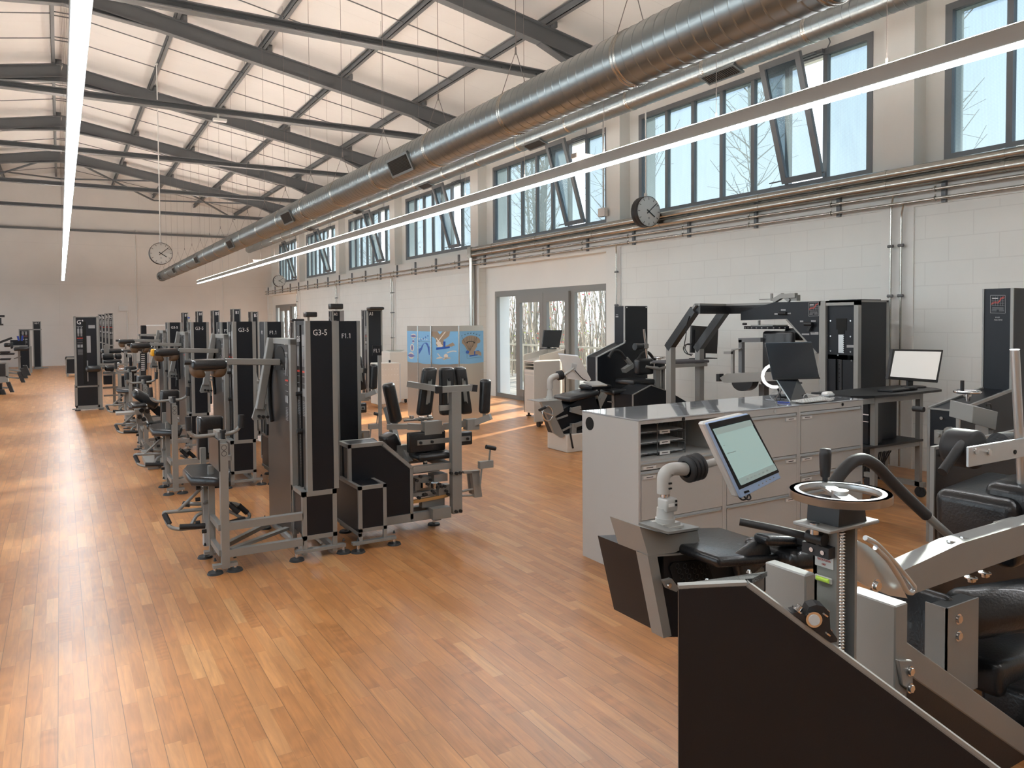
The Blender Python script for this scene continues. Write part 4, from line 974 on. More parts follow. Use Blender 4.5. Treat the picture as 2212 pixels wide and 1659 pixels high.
def bits(t, seat=None, roll=None, post=None, rails=None, back=None):
    s = 'silver'
    if rails:
        b = MB()
        for r in rails: b.bar(r[0], r[1], r[2] if len(r) > 2 else .05, r[2] if len(r) > 2 else .05)
        b.build('machine_frame', s, t)
    for q in seat or (): MB().rbox(*q, r=.03).build('seat_pad', 'leather', t)
    for q in roll or (): MB().cyl(q[0], q[1], q[2], 14).build('roller_pad', 'leather', t)
    for q in back or (): MB().rbox(*q, r=.03).build('back_pad', 'leather', t)
def px(u, v, d): return U(u, v, d=d)
V = Vector
# A1 towers with a leather pad on top
a = U(788, 668, d=16); c = U(828, 668, d=16)
A = tower('hip_extension_machine', 'tall A1 tower nearest the folding screen with a flat black pad on top', 'machines marked A1', 5.52, 5.86, 15.2, .35, 1.905, 'A1', .075, tpad=(V((5.67, 15.1, 1.93)), .16, .032), top_dx=.02)
bits(A, seat=[((5.2, 15.3, .75), (.2, 0, 0), (0, .25, 0), (0, 0, .04))], rails=[((5.0, 15.2, .05), (5.5, 15.2, .05)), ((5.0, 15.2, .05), (5.0, 15.2, .75)), ((5.2, 15.3, .4), (5.5, 15.3, .4)), ((5.2, 15.6, .7), (5.5, 15.6, .7))])
A2 = tower('hip_extension_machine', 'A1 tower with a raised thick black pad, between the near towers and the wall', 'machines marked A1', 6.45, 6.78, 20.5, .35, 1.965, 'A1', .09, tpad=(V((6.42, 20.1, 2.07)), .18, .075), top_dx=.01)
MB().box((6.66, 20.49, 1.5), (6.78, 20.5, 1.955)).build('grey_plate', 'grey_txt', A2)
bits(A2, back=[((5.95, 20.9, 1.86), (.16, 0, 0), (0, .15, 0), (0, 0, .07))], rails=[((5.9, 20.9, .05), (5.9, 20.9, 1.8)), ((5.9, 20.6, .05), (6.45, 20.6, .05))])
A3 = tower('hip_extension_machine', 'farthest A1 tower, its flat pad showing in front of the far glass door', 'machines marked A1', 6.32, 6.62, 24.1, .35, 1.66, 'A1', .085, tpad=(V((6.42, 24.0, 1.71)), .2, .045), top_dx=.01)
# B1 and B7 row
for (u0, u1, v, d, txt, lab) in ((394, 407, 675, 28, 'B1', 'leftmost B1 tower peeking out above the third G3-5 tower beside the bottle'), (425, 439, 672, 27, 'B1', 'narrow B1 tower, second from the left in the back row'),
                                 (459, 475, 670, 22.7, 'B1', 'B1 tower third from the left in the back row'), (502, 521, 667, 21.7, 'B1', 'tallest looking B1 tower directly behind the second G3-5 tower'),
                                 (542, 559, 673, 21.0, 'B7', 'B7 tower at the right end of the back row'), (310, 320, 675, 31.5, 'B6', 'B6 tower standing alone against the back wall')):
    p, q = px(u0, v, d), px(u1, v, d)
    t = tower('back_row_machine' if txt != 'B6' else 'lone_tower_machine', lab, 'machines marked B in the back row', p.x, q.x, (p.y+q.y)/2, .42, p.z, txt, .093, top_dx=.035)
    y = (p.y+q.y)/2
    bits(t, seat=[((p.x-.45, y+.2, .55), (.2, 0, 0), (0, .2, 0), (0, 0, .04))], rails=[((p.x-.7, y, .05), (p.x, y, .05)), ((p.x-.45, y+.2, .05), (p.x-.45, y+.2, .5)), ((p.x-.7, y, .05), (p.x-.7, y, .7))])
t = thing('wall_machine', 'machine with a dark box and long white bar in front of the B6 tower', 'exercise machine', (2.35, 27, 0))
p = px(305, 703, 27)
MB().box((p.x, p.y, .6), (p.x+.17, p.y+.3, p.z)).build('dark_box', 'black', t); MB().box((p.x, p.y, 0), (p.x+.17, p.y+.3, .6)).build('base_box', 'black', t)
MB().bar(px(316, 703, 27), px(393, 702, 27), .035, .04).build('long_bar', 'white', t)
# B3 towers, flanks towards us
for k, (u, v, d, txt) in enumerate(((233, 676, 24.3, 'B3'), (226, 677, 25.6, 'B3'), (219, 679, 26.9, 'B1'), (212, 679, 28.2, 'B4'))):
    p = px(u, v, d); q = px(u+11.5, v, d)
    t = tower('pulldown_machine', ('frontmost B3 tower right of the G1 machine', 'second B3 tower tucked behind the frontmost B3', 'B1 tower between the B3 towers and the G1 machine', 'rearmost tower of the stepped group, marked B4')[k], 'stepped towers right of the G1 machine', p.x, q.x, (p.y+q.y)/2, .3, p.z, txt, .105, plc=False, top_dx=-.02)
    placard(t, (p.x+.03, (p.y+q.y)/2+.004, p.z-.85), (1, 0, 0), (0, 0, 1), (q.x-p.x)*.75, .65)
    MB().bar((p.x, (p.y+q.y)/2-.03, .95), (q.x, (p.y+q.y)/2-.03, .95), .04, .04).build('cross_bar', 'silver', t)
# G1 machine
x0, x1, y, h = .225, .63, 16.6, 1.795
t = tower('calf_machine', 'broad G1 machine at the left of the aisle with printed front', None, x0, x1, y, .55, h, None, lowcab=True, plc=False)
MB().box((x0+.14, y+.002, .5), (x0+.2, y+.005, h-.1)).build('weight_slot_front', 'void', t)
MB().box((x0+.205, y+.002, 1.1), (x0+.27, y+.005, 1.42)).box((x0+.20, y+.002, .55), (x0+.22, y+.005, .95)).build('white_scale', 'grey_txt', t)
text('G1', (x0+.045, y+.004, h-.15), (1, 0, 0), (0, 0, 1), .085, 'white_txt', t, squeeze=.9)
placard(t, (x0+.04, y+.004, h-.75), (1, 0, 0), (0, 0, 1), .11, .56)
MB().box((x0+.24, y, h-.23), (x0+.35, y+.004, h-.17)).build('number_plate', 'grey_txt', t)
MB().rbox((x0+.3, y-.2, .80), (.13, 0, 0), (0, .12, 0), (0, 0, .06), .05).build('shoulder_pad', 'leather', t)
MB().bar((x0+.4, y-.2, .88), (x0+.9, y-.1, .86), .035, .035).bar((x1+.02, y, .02), (x1+.02, y, .78), .05, .05, (1, 0, 0)).bar((x0, y+.02, .08), (x0, y+.02, .5), .03, .03, (1, 0, 0)).build('side_frame', 'silver', t)
feet(t, [(x0+.03, y), (x1+.02, y)])
p = U(148, 812, z=0)
t = thing('low_black_box', 'low black box with silver edges left behind the G1 machine', 'box', (p.x, 27.5, 0))
MB().box((.13, 27.5, .08), (.62, 27.9, .62)).build('box_body', 'black', t); MB().box((.12, 27.48, .54), (.63, 27.9, .60)).box((.12, 27.48, .08), (.15, 27.5, .6)).box((.12, 27.48, .08), (.63, 27.5, .1)).box((.14, 27.5, 0), (.2, 27.56, .09)).build('box_edges', 'silver', t)
# cluster behind: benches, ladder plates and frames
t = thing('bench_machine', 'bench machine with ladder plate and black box top behind the arm machines', 'exercise machine', (1.45, 15.8, 0))
Q = lambda u, v, yy: U(u, v, y=yy)
yy = 15.8
MB().box(tuple(Q(301, 722, yy)), tuple(V(Q(337, 722, yy))+V((0, .4, -.03)))).box(tuple(Q(301, 722, yy)), tuple(V(Q(304, 800, yy))+V((0, .03, 0)))).box(tuple(Q(334, 722, yy)), tuple(V(Q(338, 880, yy))+V((0, .03, 0)))).bar(Q(303, 800, yy), V((Q(303, 800, yy).x, yy, 0)), .04, .04, (1, 0, 0)).build('machine_frame', 'silver', t)
MB().box(tuple(Q(305, 727, yy)), tuple(V(Q(334, 759, yy))+V((0, .35, 0)))).build('black_box', 'black', t)
MB().box(tuple(Q(303, 763, yy-.1)), tuple(V(Q(317, 858, yy-.1))+V((0, .03, 0)))).build('ladder_plate', 'plate', t)
b = MB()
for k in range(9): a = Q(305, 765+k*4.2, yy-.11); b.box(a, a+V((.06, .003, -.015)))
b.build('ladder_marks', 'white_txt', t)
for k, u in enumerate((320, 326, 333, 341, 349)): MB().box(tuple(Q(u, 765, yy-.05)), tuple(V(Q(u+3, 870, yy-.05))+V((0, .03, 0)))).build('guide_post', 'silver' if k % 2 else 'steel', t)
bits(t, seat=[(Q(311, 752, yy-.2), (.13, 0, 0), (0, .15, 0), (0, 0, .05))])
t = thing('pulley_tower', 'slim grey perforated pulley post between the towers at mid distance', 'exercise machine', (1.9, 19, 0)); yy = 19
MB().box(tuple(Q(287, 740, yy)), tuple(V(Q(296, 803, yy))+V((0, .06, 0)))).box(tuple(Q(286, 731, yy)), tuple(V(Q(288, 800, yy))+V((0, .03, 0)))).bar(Q(291, 800, yy), V((Q(291, 800, yy).x, yy, .0)), .08, .06, (1, 0, 0)).build('post', 'silver', t)
MB().box(tuple(Q(279, 768, yy)), tuple(V(Q(286, 803, yy))+V((0, .1, 0)))).build('black_panel', 'black', t)
t = thing('leg_bench_machine', 'low frame machine with black side panel and two silver posts right of the G1 machine', 'exercise machine', (1.1, 16.6, 0)); yy = 16.5
b = MB().bar(Q(258, 806, yy), V((Q(258, 806, yy).x, yy, 0)), .06, .06, (1, 0, 0)).bar(Q(246, 806, yy+.6), V((Q(246, 806, yy+.6).x, yy+.6, 0)), .05, .05, (1, 0, 0)).bar(Q(250, 805, yy), Q(302, 806, yy), .05, .05).bar(Q(222, 806, yy+.4), Q(250, 806, yy+.4), .05, .05)
b.bar(Q(222, 838, yy+.4), Q(256, 836, yy+.4), .04, .04).bar(Q(224, 855, yy+.4), Q(275, 852, yy+.4), .03, .03).box(tuple(Q(224, 745, yy+1)), tuple(V(Q(236, 770, yy+1))+V((0, .04, 0)))).box(tuple(Q(268, 760, yy+1)), tuple(V(Q(276, 800, yy+1))+V((0, .04, 0)))).box(tuple(Q(272, 765, yy+1)), tuple(V(Q(284, 772, yy+1))+V((0, .2, 0))))
b.build('machine_frame', 'silver', t)
MB().box(tuple(Q(263, 813, yy)), tuple(V(Q(300, 836, yy))+V((0, .3, 0)))).box(tuple(Q(224, 812, yy+.3)), tuple(V(Q(243, 830, yy+.3))+V((0, .3, 0)))).build('side_panel', 'black', t)
for (u0, v0, u1, v1, y2) in ((218, 754, 262, 762, 18), (220, 764, 246, 776, 17.6), (222, 777, 262, 786, 17.4), (262, 755, 288, 761, 18), (248, 764, 262, 775, 17.8), (225, 790, 246, 800, 17)):
    A_, B_ = Q(u0, v0, y2), Q(u1, v1, y2); MB().rbox((A_+B_)/2, ((B_.x-A_.x)/2, 0, 0), (0, .22, 0), (0, 0, (A_.z-B_.z)/2), .03).build('pad', 'leather', t)
b = MB()
for u, v in ((235, 789), (243, 788), (251, 790), (258, 799), (240, 795)): q = Q(u, v, 16.9); b.cyl(q, q+V((.12, -.05, .02)), .025, 8)
b.build('chrome_parts', 'chrome', t)
# reclined seat machine with foot plate
t = thing('reclined_leg_machine', 'low machine with a tilted black back pad left of the second arm machine', 'exercise machine', (.75, 9.6, 0)); yy = 9.5
b = MB(); A_, B_ = Q(291, 848, yy), Q(335, 874, yy); d = (B_-A_)/2; n = V((0, 1, 0)).cross(d).normalized()
MB().rbox((A_+B_)/2, d*1.12, (0, .16, 0), n*.055, .04, 4).build('back_pad', 'leather', t)
A_, B_ = Q(282, 874, yy-.2), Q(316, 876, yy-.2); MB().rbox((A_+B_)/2, ((B_.x-A_.x)/2, 0, 0), (0, .14, 0), (0, 0, .022), .02).build('thigh_pad', 'leather', t)
MB().prism([Q(312, 868, yy), Q(350, 880, yy), Q(350, 900, yy), Q(338, 897, yy), Q(322, 882, yy)], (0, .2, 0)).build('seat_shell', 'black', t)
MB().rbox((Q(335, 918, yy)), (.1, 0, 0), (0, .14, 0), (0, 0, .04), .03, 3).build('seat', 'leather', t)
b = MB().bar(Q(306, 880, yy), Q(320, 897, yy), .07, .06).bar(Q(300, 892, yy), Q(298, 915, yy), .03, .04).bar(Q(298, 916, yy), Q(320, 915, yy), .02, .03).bar(Q(318, 917, yy), Q(332, 940, yy), .02, .03).bar(Q(312, 958, yy), Q(330, 977, yy), .03, .04).bar(Q(330, 976, yy), Q(356, 970, yy), .03, .04).bar(Q(320, 950, yy), Q(344, 948, yy), .03, .03).bar(Q(343, 950, yy), Q(352, 990, yy), .03, .03).bar(Q(352, 970, yy), Q(352, 1010, yy), .03, .04, (1, 0, 0)).bar(Q(320, 897, yy), Q(345, 960, yy), .03, .05).box((.82, 9.45, 0.0), (1.0, 10.2, .05)).bar((.93, 9.6, .02), (.93, 9.6, .5), .06, .06, (1, 0, 0))
b.build('machine_frame', 'silver', t)
b = MB().obox(Q(270, 892, yy-.1), (.09, 0, 0), (0, .1, 0), (.0, 0, .012)); b.obox(Q(317, 976, yy-.1), (.05, 0, 0), (0, .08, 0), (0, 0, .012)); b.obox(Q(297, 889, yy), (.03, 0, 0), (0, .04, 0), (0, 0, .03)).build('foot_plate', 'alu', t)
b = MB()
for u, v in ((305, 886), (301, 900), (310, 905), (318, 888), (350, 935), (344, 1004)): q = Q(u, v, yy-.05); b.cyl(q, q+V((0, -.05, 0)), .025, 8)
b.build('black_joints', 'blackmatt', t)
for o_ in kids(AM2):
    if o_.name.startswith('elbow_pad'):
        MB().rbox(V((.80, 8.46, 1.36)), (.022, 0, 0), (0, .075, 0), (0, 0, .036), .018, 3).build('yellow_end', 'yellow', AM2); break
# water bottle on the third G3-5 machine
p = U(409, 710, y=10.9); zb = 1.537
t = thing('water_bottle', 'clear plastic water bottle with dark blue cap standing on the third arm machine', 'bottle', (1.53, 11.0, zb))
MB().lathe((1.49, 11.0, zb), (0, 0, 1), [(0, 0), (.03, 0), (.032, .01), (.029, .04), (.032, .07), (.029, .1), (.032, .13), (.026, .155), (.012, .175), (.012, .185), (0, .186)], 16).build('bottle_body', 'pet', t)
MB().cyl((1.49, 11.0, zb+.18), (1.49, 11.0, zb+.198), .014, 12).build('cap', 'dkblue', t)
# machines cut off by the left edge and at the back wall
t = tower('seated_leg_machine', 'machine at the far left against the back wall with two printed panels and short tower', None, -.86, -.60, 32.6, .4, 1.745, 'H3-7', .06, plc=False)
MB().box((-1.25, 32.5, .05), (-.98, 32.8, 1.46)).build('front_cabinet', 'black', t); MB().box((-1.28, 32.48, .05), (-1.25, 32.52, 1.47)).box((-.98, 32.48, .05), (-.94, 32.52, 1.47)).box((-1.28, 32.48, 1.43), (-.58, 32.52, 1.47)).box((-.72, 32.5, .04), (-.4, 32.56, .07)).build('cabinet_frame', 'silver', t)
placard(t, (-1.22, 32.498, .95), (1, 0, 0), (0, 0, 1), .22, .45)
t = thing('lying_leg_machine', 'machine with black pads and silver legs standing left of the aisle near the back', 'exercise machine', (-1.4, 30.5, 0)); yy = 30.5
b = MB().bar(Q(66, 748, yy), V((Q(66, 748, yy).x, yy, 0)), .06, .06, (1, 0, 0)).bar(Q(41, 755, yy), V((Q(41, 755, yy).x, yy, 0)), .06, .06, (1, 0, 0)).bar(Q(27, 747, yy), Q(60, 747, yy), .04, .05).bar(Q(30, 775, yy), Q(45, 770, yy), .04, .04)
b.build('legs', 'silver', t)
for (u0, v0, u1, v1) in ((9, 741, 24, 749), (23, 739, 28, 753), (30, 750, 64, 757), (0, 759, 22, 762), (0, 763, 32, 766), (0, 774, 24, 777)):
    A_, B_ = Q(u0, v0, yy-.3), Q(u1, v1, yy-.3); MB().rbox((A_+B_)/2, ((B_.x-A_.x)/2, 0, 0), (0, .25, 0), (0, 0, abs(A_.z-B_.z)/2), .04).build('pad', 'leather', t)
MB().box(tuple(Q(22, 735, yy+.3)), tuple(V(Q(55, 745, yy+.3))+V((0, .3, 0)))).build('black_body', 'black', t)
b = MB().cyl(Q(38, 726, yy), Q(41, 736, yy), .03, 8).cyl(Q(49, 725, yy), Q(47, 736, yy), .03, 8).build('blue_grips', 'dkblue', t)
t = thing('perforated_arm_machine', 'machine at the left edge with a slanted perforated arm and silver tray', 'exercise machine', (-1.0, 21, 0)); yy = 21.5
MB().bar(Q(-12, 744, yy), Q(26, 730, yy), .06, .05).build('slanted_arm', 'blackmatt', t)
MB().box(tuple(Q(-30, 814, yy)), tuple(V(Q(17, 826, yy))+V((0, .5, 0)))).box(tuple(Q(12, 785, yy)), tuple(V(Q(19, 815, yy))+V((0, .06, 0)))).build('tray_frame', 'silver', t)
MB().box(tuple(Q(-30, 787, yy)), tuple(V(Q(12, 813, yy))+V((0, .5, 0)))).build('tray_body', 'plate', t)
MB().box(tuple(Q(-30, 830, yy)), (Q(4, 830, yy).x, yy+.3, 0)).build('base', 'black', t)
for u, v in ((46, 815), (52, 806), (58, 800), (22, 836), (9, 852)):
    q = Q(u, v, yy); tt = MB().obox(q, (.04, 0, 0), (0, .1, 0), (.04, 0, -.12)).build('foot_roller', 'rubber', t); MB().cyl(q+V((-.05, 0, -.02)), q+V((-.35, .1, .02)), .02, 8).build('roller_axle', 'silver', tt)
q = Q(3, 685, 22)
t = thing('pulley_machine', 'dark pulley head on a machine cut off by the left edge', 'exercise machine', (q.x-.1, 22, 0))
MB().box(q+V((-.3, 0, 0)), q+V((.06, .2, .05))).cyl(q+V((-.03, 0, -.02)), q+V((-.03, 0, -.16)), .03).box(q+V((-.1, 0, -.2)), q+V((.03, .15, -.16))).build('pulley_arm', 'blackmatt', t)
MB().bar(q+V((-.4, .1, .02)), (q.x-.4, 22.1, 0), .08, .08, (1, 0, 0)).build('post', 'silver', t)

# ================================================================ folding screen with printed posters
P0, P1, P2, P3, P4 = V((5.148, 12.2, 0)), V((5.144, 11.72, 0)), V((5.143, 11.19, 0)), V((5.52, 10.95, 0)), V((6.10, 11.17, 0))
zt = U(933, 704, y=11.19).z
t = thing('folding_screen', 'four panel aluminium folding screen printed with blue anatomy posters', 'folding screen', (5.14, 11.2, 0))
SCR = []
for k, (a, c) in enumerate(((P0, P1), (P1, P2), (P2, P3), (P3, P4))):
    d = (c-a); L = d.length; d.normalize(); n = V((d.y, -d.x, 0))                  # towards the camera
    if n.dot(-a) < 0: n = -n
    a2 = a+d*.012; L2 = L-.024
    def q(x, z, o=0, a2=a2, d=d, n=n): return a2+d*x+V((0, 0, z))+n*o
    p = MB().prism([q(0, .02), q(L2, .02), q(L2, zt), q(0, zt)], n*-.02).build('screen_panel', 'screenmetal', t)
    z0, z1 = U(933, 786, y=11.19).z, U(933, 716, y=11.19).z
    po = MB().prism([q(0, z0, .001), q(L2*.33, z0-.012, .001), q(L2*.66, z0-.012, .001), q(L2, z0, .001), q(L2, z1, .001), q(0, z1, .001)], n*.001).build('poster', 'skyblue', p)
    SCR.append((po, q, L2, z0, z1))
MB().cyl(P1+V((0, 0, .02)), P1+V((0, 0, zt)), .012, 8).cyl(P2+V((0, 0, .02)), P2+V((0, 0, zt)), .014, 8).cyl(P3+V((0, 0, .02)), P3+V((0, 0, zt)), .012, 8).build('hinges', 'chrome', t)
def shape(k, mat, pts, o, nm='print'):
    po, q, L2, z0, z1 = SCR[k]; b = MB().mat(mat); P = [q(x*L2, z0+y*(z1-z0), .002+o*.0006) for x, y in pts]
    nrm = q(0, 0, 1)-q(0, 0, 0)
    b.prism(P, nrm*.0004); b.build(nm, None, po)
def ell(cx, cy, rx, ry, n=20, a=0): return [(cx+rx*math.cos(2*PI*i/n)*math.cos(a)-ry*math.sin(2*PI*i/n)*math.sin(a)*.7, cy+ry*math.sin(2*PI*i/n)+rx*math.cos(2*PI*i/n)*math.sin(a)*.7) for i in range(n)]
def lens(cx, cy, rx, ry): return [(cx-rx, cy)]+[(cx-rx+2*rx*i/8, cy+ry*math.sin(PI*i/8)) for i in range(1, 8)]+[(cx+rx, cy)]+[(cx+rx-2*rx*i/8, cy-ry*math.sin(PI*i/8)) for i in range(1, 8)]
def stroke(k, mat, pts, w, o):
    for (x0, y0), (x1, y1) in zip(pts, pts[1:]):
        dx, dy = x1-x0, (y1-y0)*1.25; L = math.hypot(dx, dy) or 1; sx, sy = -dy/L*w, dx/L*w/1.25
        shape(k, mat, [(x0-sx, y0-sy), (x1-sx, y1-sy), (x1+sx, y1+sy), (x0+sx, y0+sy)], o, 'print_line')
for cx, cy, rx, ry, m_ in ((.62, .84, .32, .075, 0), (.6, .67, .12, .07, 0), (.48, .46, .2, .12, 1), (.38, .2, .34, .11, 0)):
    shape(0, 'bone', ell(cx, cy, rx*(.9 if m_ else .75), ry, 16), 0); shape(0, 'navy', lens(cx, cy, rx*(.55 if m_ else 1), ry*(.8 if m_ else .55)), 1)
shape(1, 'posterblue', [(.05, .28), (.05, .44), (.2, .47), (.35, .58), (.5, .64), (.68, .65), (.8, .6), (.84, .53), (.9, .53), (.9, .27)], 0)
shape(1, 'skyblue', [(.08, .27), (.3, .42), (.45, .6), (.55, .63), (.72, .55), (.85, .27)], 1, 'print_light')
for i in range(5): shape(1, 'posterblue', ell(.06+.18*i, .68+.045*i, .035, .03, 10), 0)
for i in range(4): shape(1, 'bone', ell(.1+.2*i, .76-.005*i, .03, .02, 10), 0)
stroke(1, 'ink', [(.0, .68), (.95, .68)], .004, 1); stroke(1, 'ink', [(.03, .54), (.95, .54)], .003, 1)
# panel 3: flexed trunk and pelvis; panel 4: fan of trunks
shape(2, 'skin', [(0, .85), (0, 1), (.22, 1), (.3, .9), (.42, 1), (.7, 1), (.66, .86), (.45, .72), (.52, .55), (.8, .66), (.88, .57), (.75, .53), (.2, .53), (.15, .6), (.16, .74), (.1, .8)], 0)
shape(2, 'skyblue', [(.44, .74), (.6, .8), (.72, .72), (.72, .68), (.5, .62)], 1, 'print_light')
for i in range(9): f = i/8.; shape(2, 'bone', ell(.24+.26*f, .7+.27*f, .045, .014, 8, .6), 2); shape(2, 'bone', ell(.22-.08*f, .72+.13*f, .035, .012, 8, -.5), 2) if i < 5 else None
shape(2, 'bone', ell(.25, .64, .09, .06, 14), 2); shape(2, 'bone', [(.2, .52), (.22, .6), (.34, .62), (.42, .56), (.38, .52)], 2)
shape(2, 'posterblue', [(.16, .43), (.16, .5), (.68, .54), (.68, .485)], 3); shape(2, 'posterblue', [(.44, .52), (.43, .69), (.52, .69), (.51, .52)], 3)
for i in range(10): f = i/9.; shape(2, 'bone', ell(.58+.34*f, .34+.05*math.sin(f*2.2), .018, .022, 8), 2)
shape(2, 'bone', ell(.53, .24, .08, .07, 12), 2); shape(2, 'bone', [(.4, .17), (.7, .16), (.7, .19), (.5, .22), (.46, .12), (.43, .12)], 2); shape(2, 'bone', [(.15, .18), (.3, .22), (.42, .19), (.3, .16), (.18, .15)], 2)
for i in range(5): shape(2, 'bone', ell(.3-.02*i, .23+.02*i, .03, .009, 8), 2)
fan = [(.34, .3), (.3, .42), (.2, .56), (.1, .63), (.1, .72), (.18, .78), (.28, .83), (.4, .86), (.52, .86), (.62, .84), (.72, .81), (.82, .76), (.87, .68), (.84, .62), (.74, .6), (.72, .5), (.62, .38), (.6, .25), (.4, .25)]
shape(3, 'skin', fan, 0); shape(3, 'skin', [(.64, .37), (.78, .38), (.9, .3), (.9, .2), (.76, .24), (.64, .24)], 0)
for s in (-1, 1): stroke(3, 'ink', [(.42, .37), (.42+s*.3 if s > 0 else .1, .82)], .004, 3)
for i in range(1, 6): stroke(3, 'ink', [(.42+.01*i-.03, .42), (.2+.1*i, .7), (.2+.1*i+.01, .82)], .0025, 2)
stroke(3, 'ink', [(.3, .65), (.38, .675), (.5, .675), (.6, .65)], .014, 4); shape(3, 'ink', [(.26, .63), (.34, .68), (.33, .62)], 4); shape(3, 'ink', [(.65, .62), (.57, .67), (.58, .61)], 4)
shape(3, 'posterblue', ell(.32, .345, .07, .055, 16), 3); shape(3, 'posterblue', [(.4, .2), (.4, .235), (.74, .26), (.74, .225)], 3); shape(3, 'posterblue', [(.6, .24), (.59, .36), (.65, .36), (.64, .24)], 3); shape(3, 'posterblue', [(.7, .36), (.7, .38), (.8, .38), (.8, .36)], 3)
stroke(3, 'ink', [(.3, .28), (.3, .15), (.9, .16), (.9, .18)], .003, 3)
po, q, L2, z0, z1 = SCR[3]; dd = (q(1, 0)-q(0, 0)).normalized()
for i, s_ in enumerate(('0°', '12°', '24°', '36°', '48°', '60°', '72°')):
    text(s_, q(L2*(.08+.12*i), z0+(z1-z0)*(.84+.075*math.sin(PI*i/6)), .003), dd, (0, 0, 1), .018, 'ink', po)

# ================================================================ white cabinets
t = thing('perforated_cabinet', 'white mobile cabinet with a dotted front left of the folding screen', 'cabinet', (5.13, 13.6, 0))
x0, x1, y0, y1, zt = 5.12, 5.58, 13.6, 13.95, U(840, 784, y=13.6).z
MB().box((x0, y0, .08), (x1, y1, zt)).build('cabinet_body', 'cabw', t, bevel=.012)
b = MB()
for i in range(6):
    for j in range(8): b.cyl((x0+.12+.06*i, y0, zt-.12-.11*j), (x0+.12+.06*i, y0-.002, zt-.12-.11*j), .008, 6)
b.build('perforations', 'white', t); MB().box((x1, y0+.01, .1), (x1+.03, y1, zt-.02)).build('dark_edge', 'lumh', t)
MB().cyl((x0+.3, y0+.1, zt), (x0+.3, y0+.1, zt+.05), .02, 10).build('knob', 'blackmatt', t)
for x in (x0+.05, x1-.05): MB().cyl((x, y0+.05, 0.04), (x+.03, y0+.05, .04), .04, 12).cyl((x+.01, y0+.05, .04), (x+.01, y0+.05, .1), .015, 6).build('castor', 'blackmatt', t)
t = thing('tall_white_cabinet', 'tall plain white cabinet with a glass top beside the folding screen', 'cabinet', (5.8, 14.3, 0))
zt = U(870, 760, y=14.3).z
MB().box((5.66, 14.3, .08), (6.12, 14.75, zt)).build('cabinet_body', 'cabw', t, bevel=.006)
for x in (5.75, 6.0): MB().cyl((x, 14.36, 0.04), (x+.03, 14.36, .04), .04, 12).cyl((x+.01, 14.36, .04), (x+.01, 14.36, .1), .015, 6).build('castor', 'blackmatt', t)
t = thing('glass_dish', 'pale glass dish lying on top of the tall white cabinet', 'dish', (5.86, 14.5, zt))
MB().lathe((5.86, 14.5, zt), (0, 0, 1), [(0, .002), (.12, .002), (.19, .03), (.195, .034), (.12, .012), (0, .012)], 24).build('dish_bowl', 'pet', t)

t = thing('shelf_cabinet', 'tall white cabinet with open shelves and sloping top by the glass door', 'cabinet', (6.91, 10.68, 0))
x0, x1, y0, y1 = 6.90, 7.42, 10.68, 11.2; za, zb = U(1169, 768, y=y0).z, U(1231, 754, y=y0).z
b = MB().prism([(x0, y0, .07), (x1, y0, .07), (x1, y0, zb), (x0, y0, za)], (0, .018, 0)).prism([(x0, y1-.018, .07), (x1, y1-.018, .07), (x1, y1-.018, zb), (x0, y1-.018, za)], (0, .018, 0))
zs = U(1150, 798, x=x0).z-.02
b.box((x0, y0, .07), (x0+.02, y1, zs)).box((x1-.02, y0, .07), (x1, y1, zb)).prism([(x0, y0+.018, za-.12), (x1, y0+.018, zb-.12), (x1, y0+.018, zb-.1), (x0, y0+.018, za-.1)], (0, y1-y0-.036, 0))
b.build('cabinet_body', 'cabw', t)
for k in range(3): MB().box((x0, y0+.02, zs+.06*k), (x1-.05, y1-.02, zs+.01+.06*k)).build('shelf', 'cabw', t)
MB().box((x0+.35, y0+.02, zs), (x0+.36, y1-.02, zs+.2)).build('shelf_back', 'void', t)
MB().box((x0-.006, y0+.03, .1), (x0, y1-.03, zs-.09)).build('door_front', 'cab', t, bevel=.002); MB().box((x0-.008, y0+.04, zs-.07), (x0, y1-.04, zs-.03)).build('drawer_front', 'cab', t)
for x, y in ((x0+.06, y0+.06), (x0+.06, y1-.06), (x1-.06, y0+.06), (x1-.06, y1-.06)): MB().cyl((x, y, 0), (x, y, .07), .02, 8).box((x-.04, y-.02, 0), (x+.04, y+.02, .02)).build('cabinet_foot', 'blackmatt', t)
m_ = thing('monitor', 'dark flat monitor standing on the white shelf cabinet by the glass door', 'monitor', (7.15, 11.0, zb))
A_ = U(1171, 749, y=10.95); B_ = U(1171+37, 751, y=10.95)
P = [U(u, v, y=10.95) for u, v in ((1171, 749), (1208, 751), (1215, 713), (1176, 713))]
MB().prism(P, (0, .03, 0)).build('screen', 'screenoff', m_, bevel=.003)
MB().box((P[0].x+.14, 10.99, zb+.0), (P[0].x+.20, 11.02, P[0].z+.1)).box((P[0].x+.06, 10.92, zb-.0), (P[0].x+.28, 11.12, zb+.012)).build('stand', 'blackmatt', m_)
t = thing('rolling_cabinet', 'white rolling cabinet in front of the shelf cabinet by the glass door', 'cabinet', (6.3, 9.95, 0))
a = U(1153.5, 925, z=0); zt = U(1153.5, 781, y=a.y).z; d = V((.97, -.06, 0)).normalized(); c = U(1210, 778, y=a.y-.04)
L = (c.x-a.x)/d.x; n = V((d.y, -d.x, 0)); n = -n if n.y < 0 else n
e = V((.63, .77, 0)) 
MB().prism([V((a.x, a.y, .09)), V((a.x, a.y, .09))+d*L, V((a.x, a.y, .09))+d*L+e*.42, V((a.x, a.y, .09))+e*.42], (0, 0, zt-.09)).build('cabinet_body', 'cabw', t, bevel=.008)
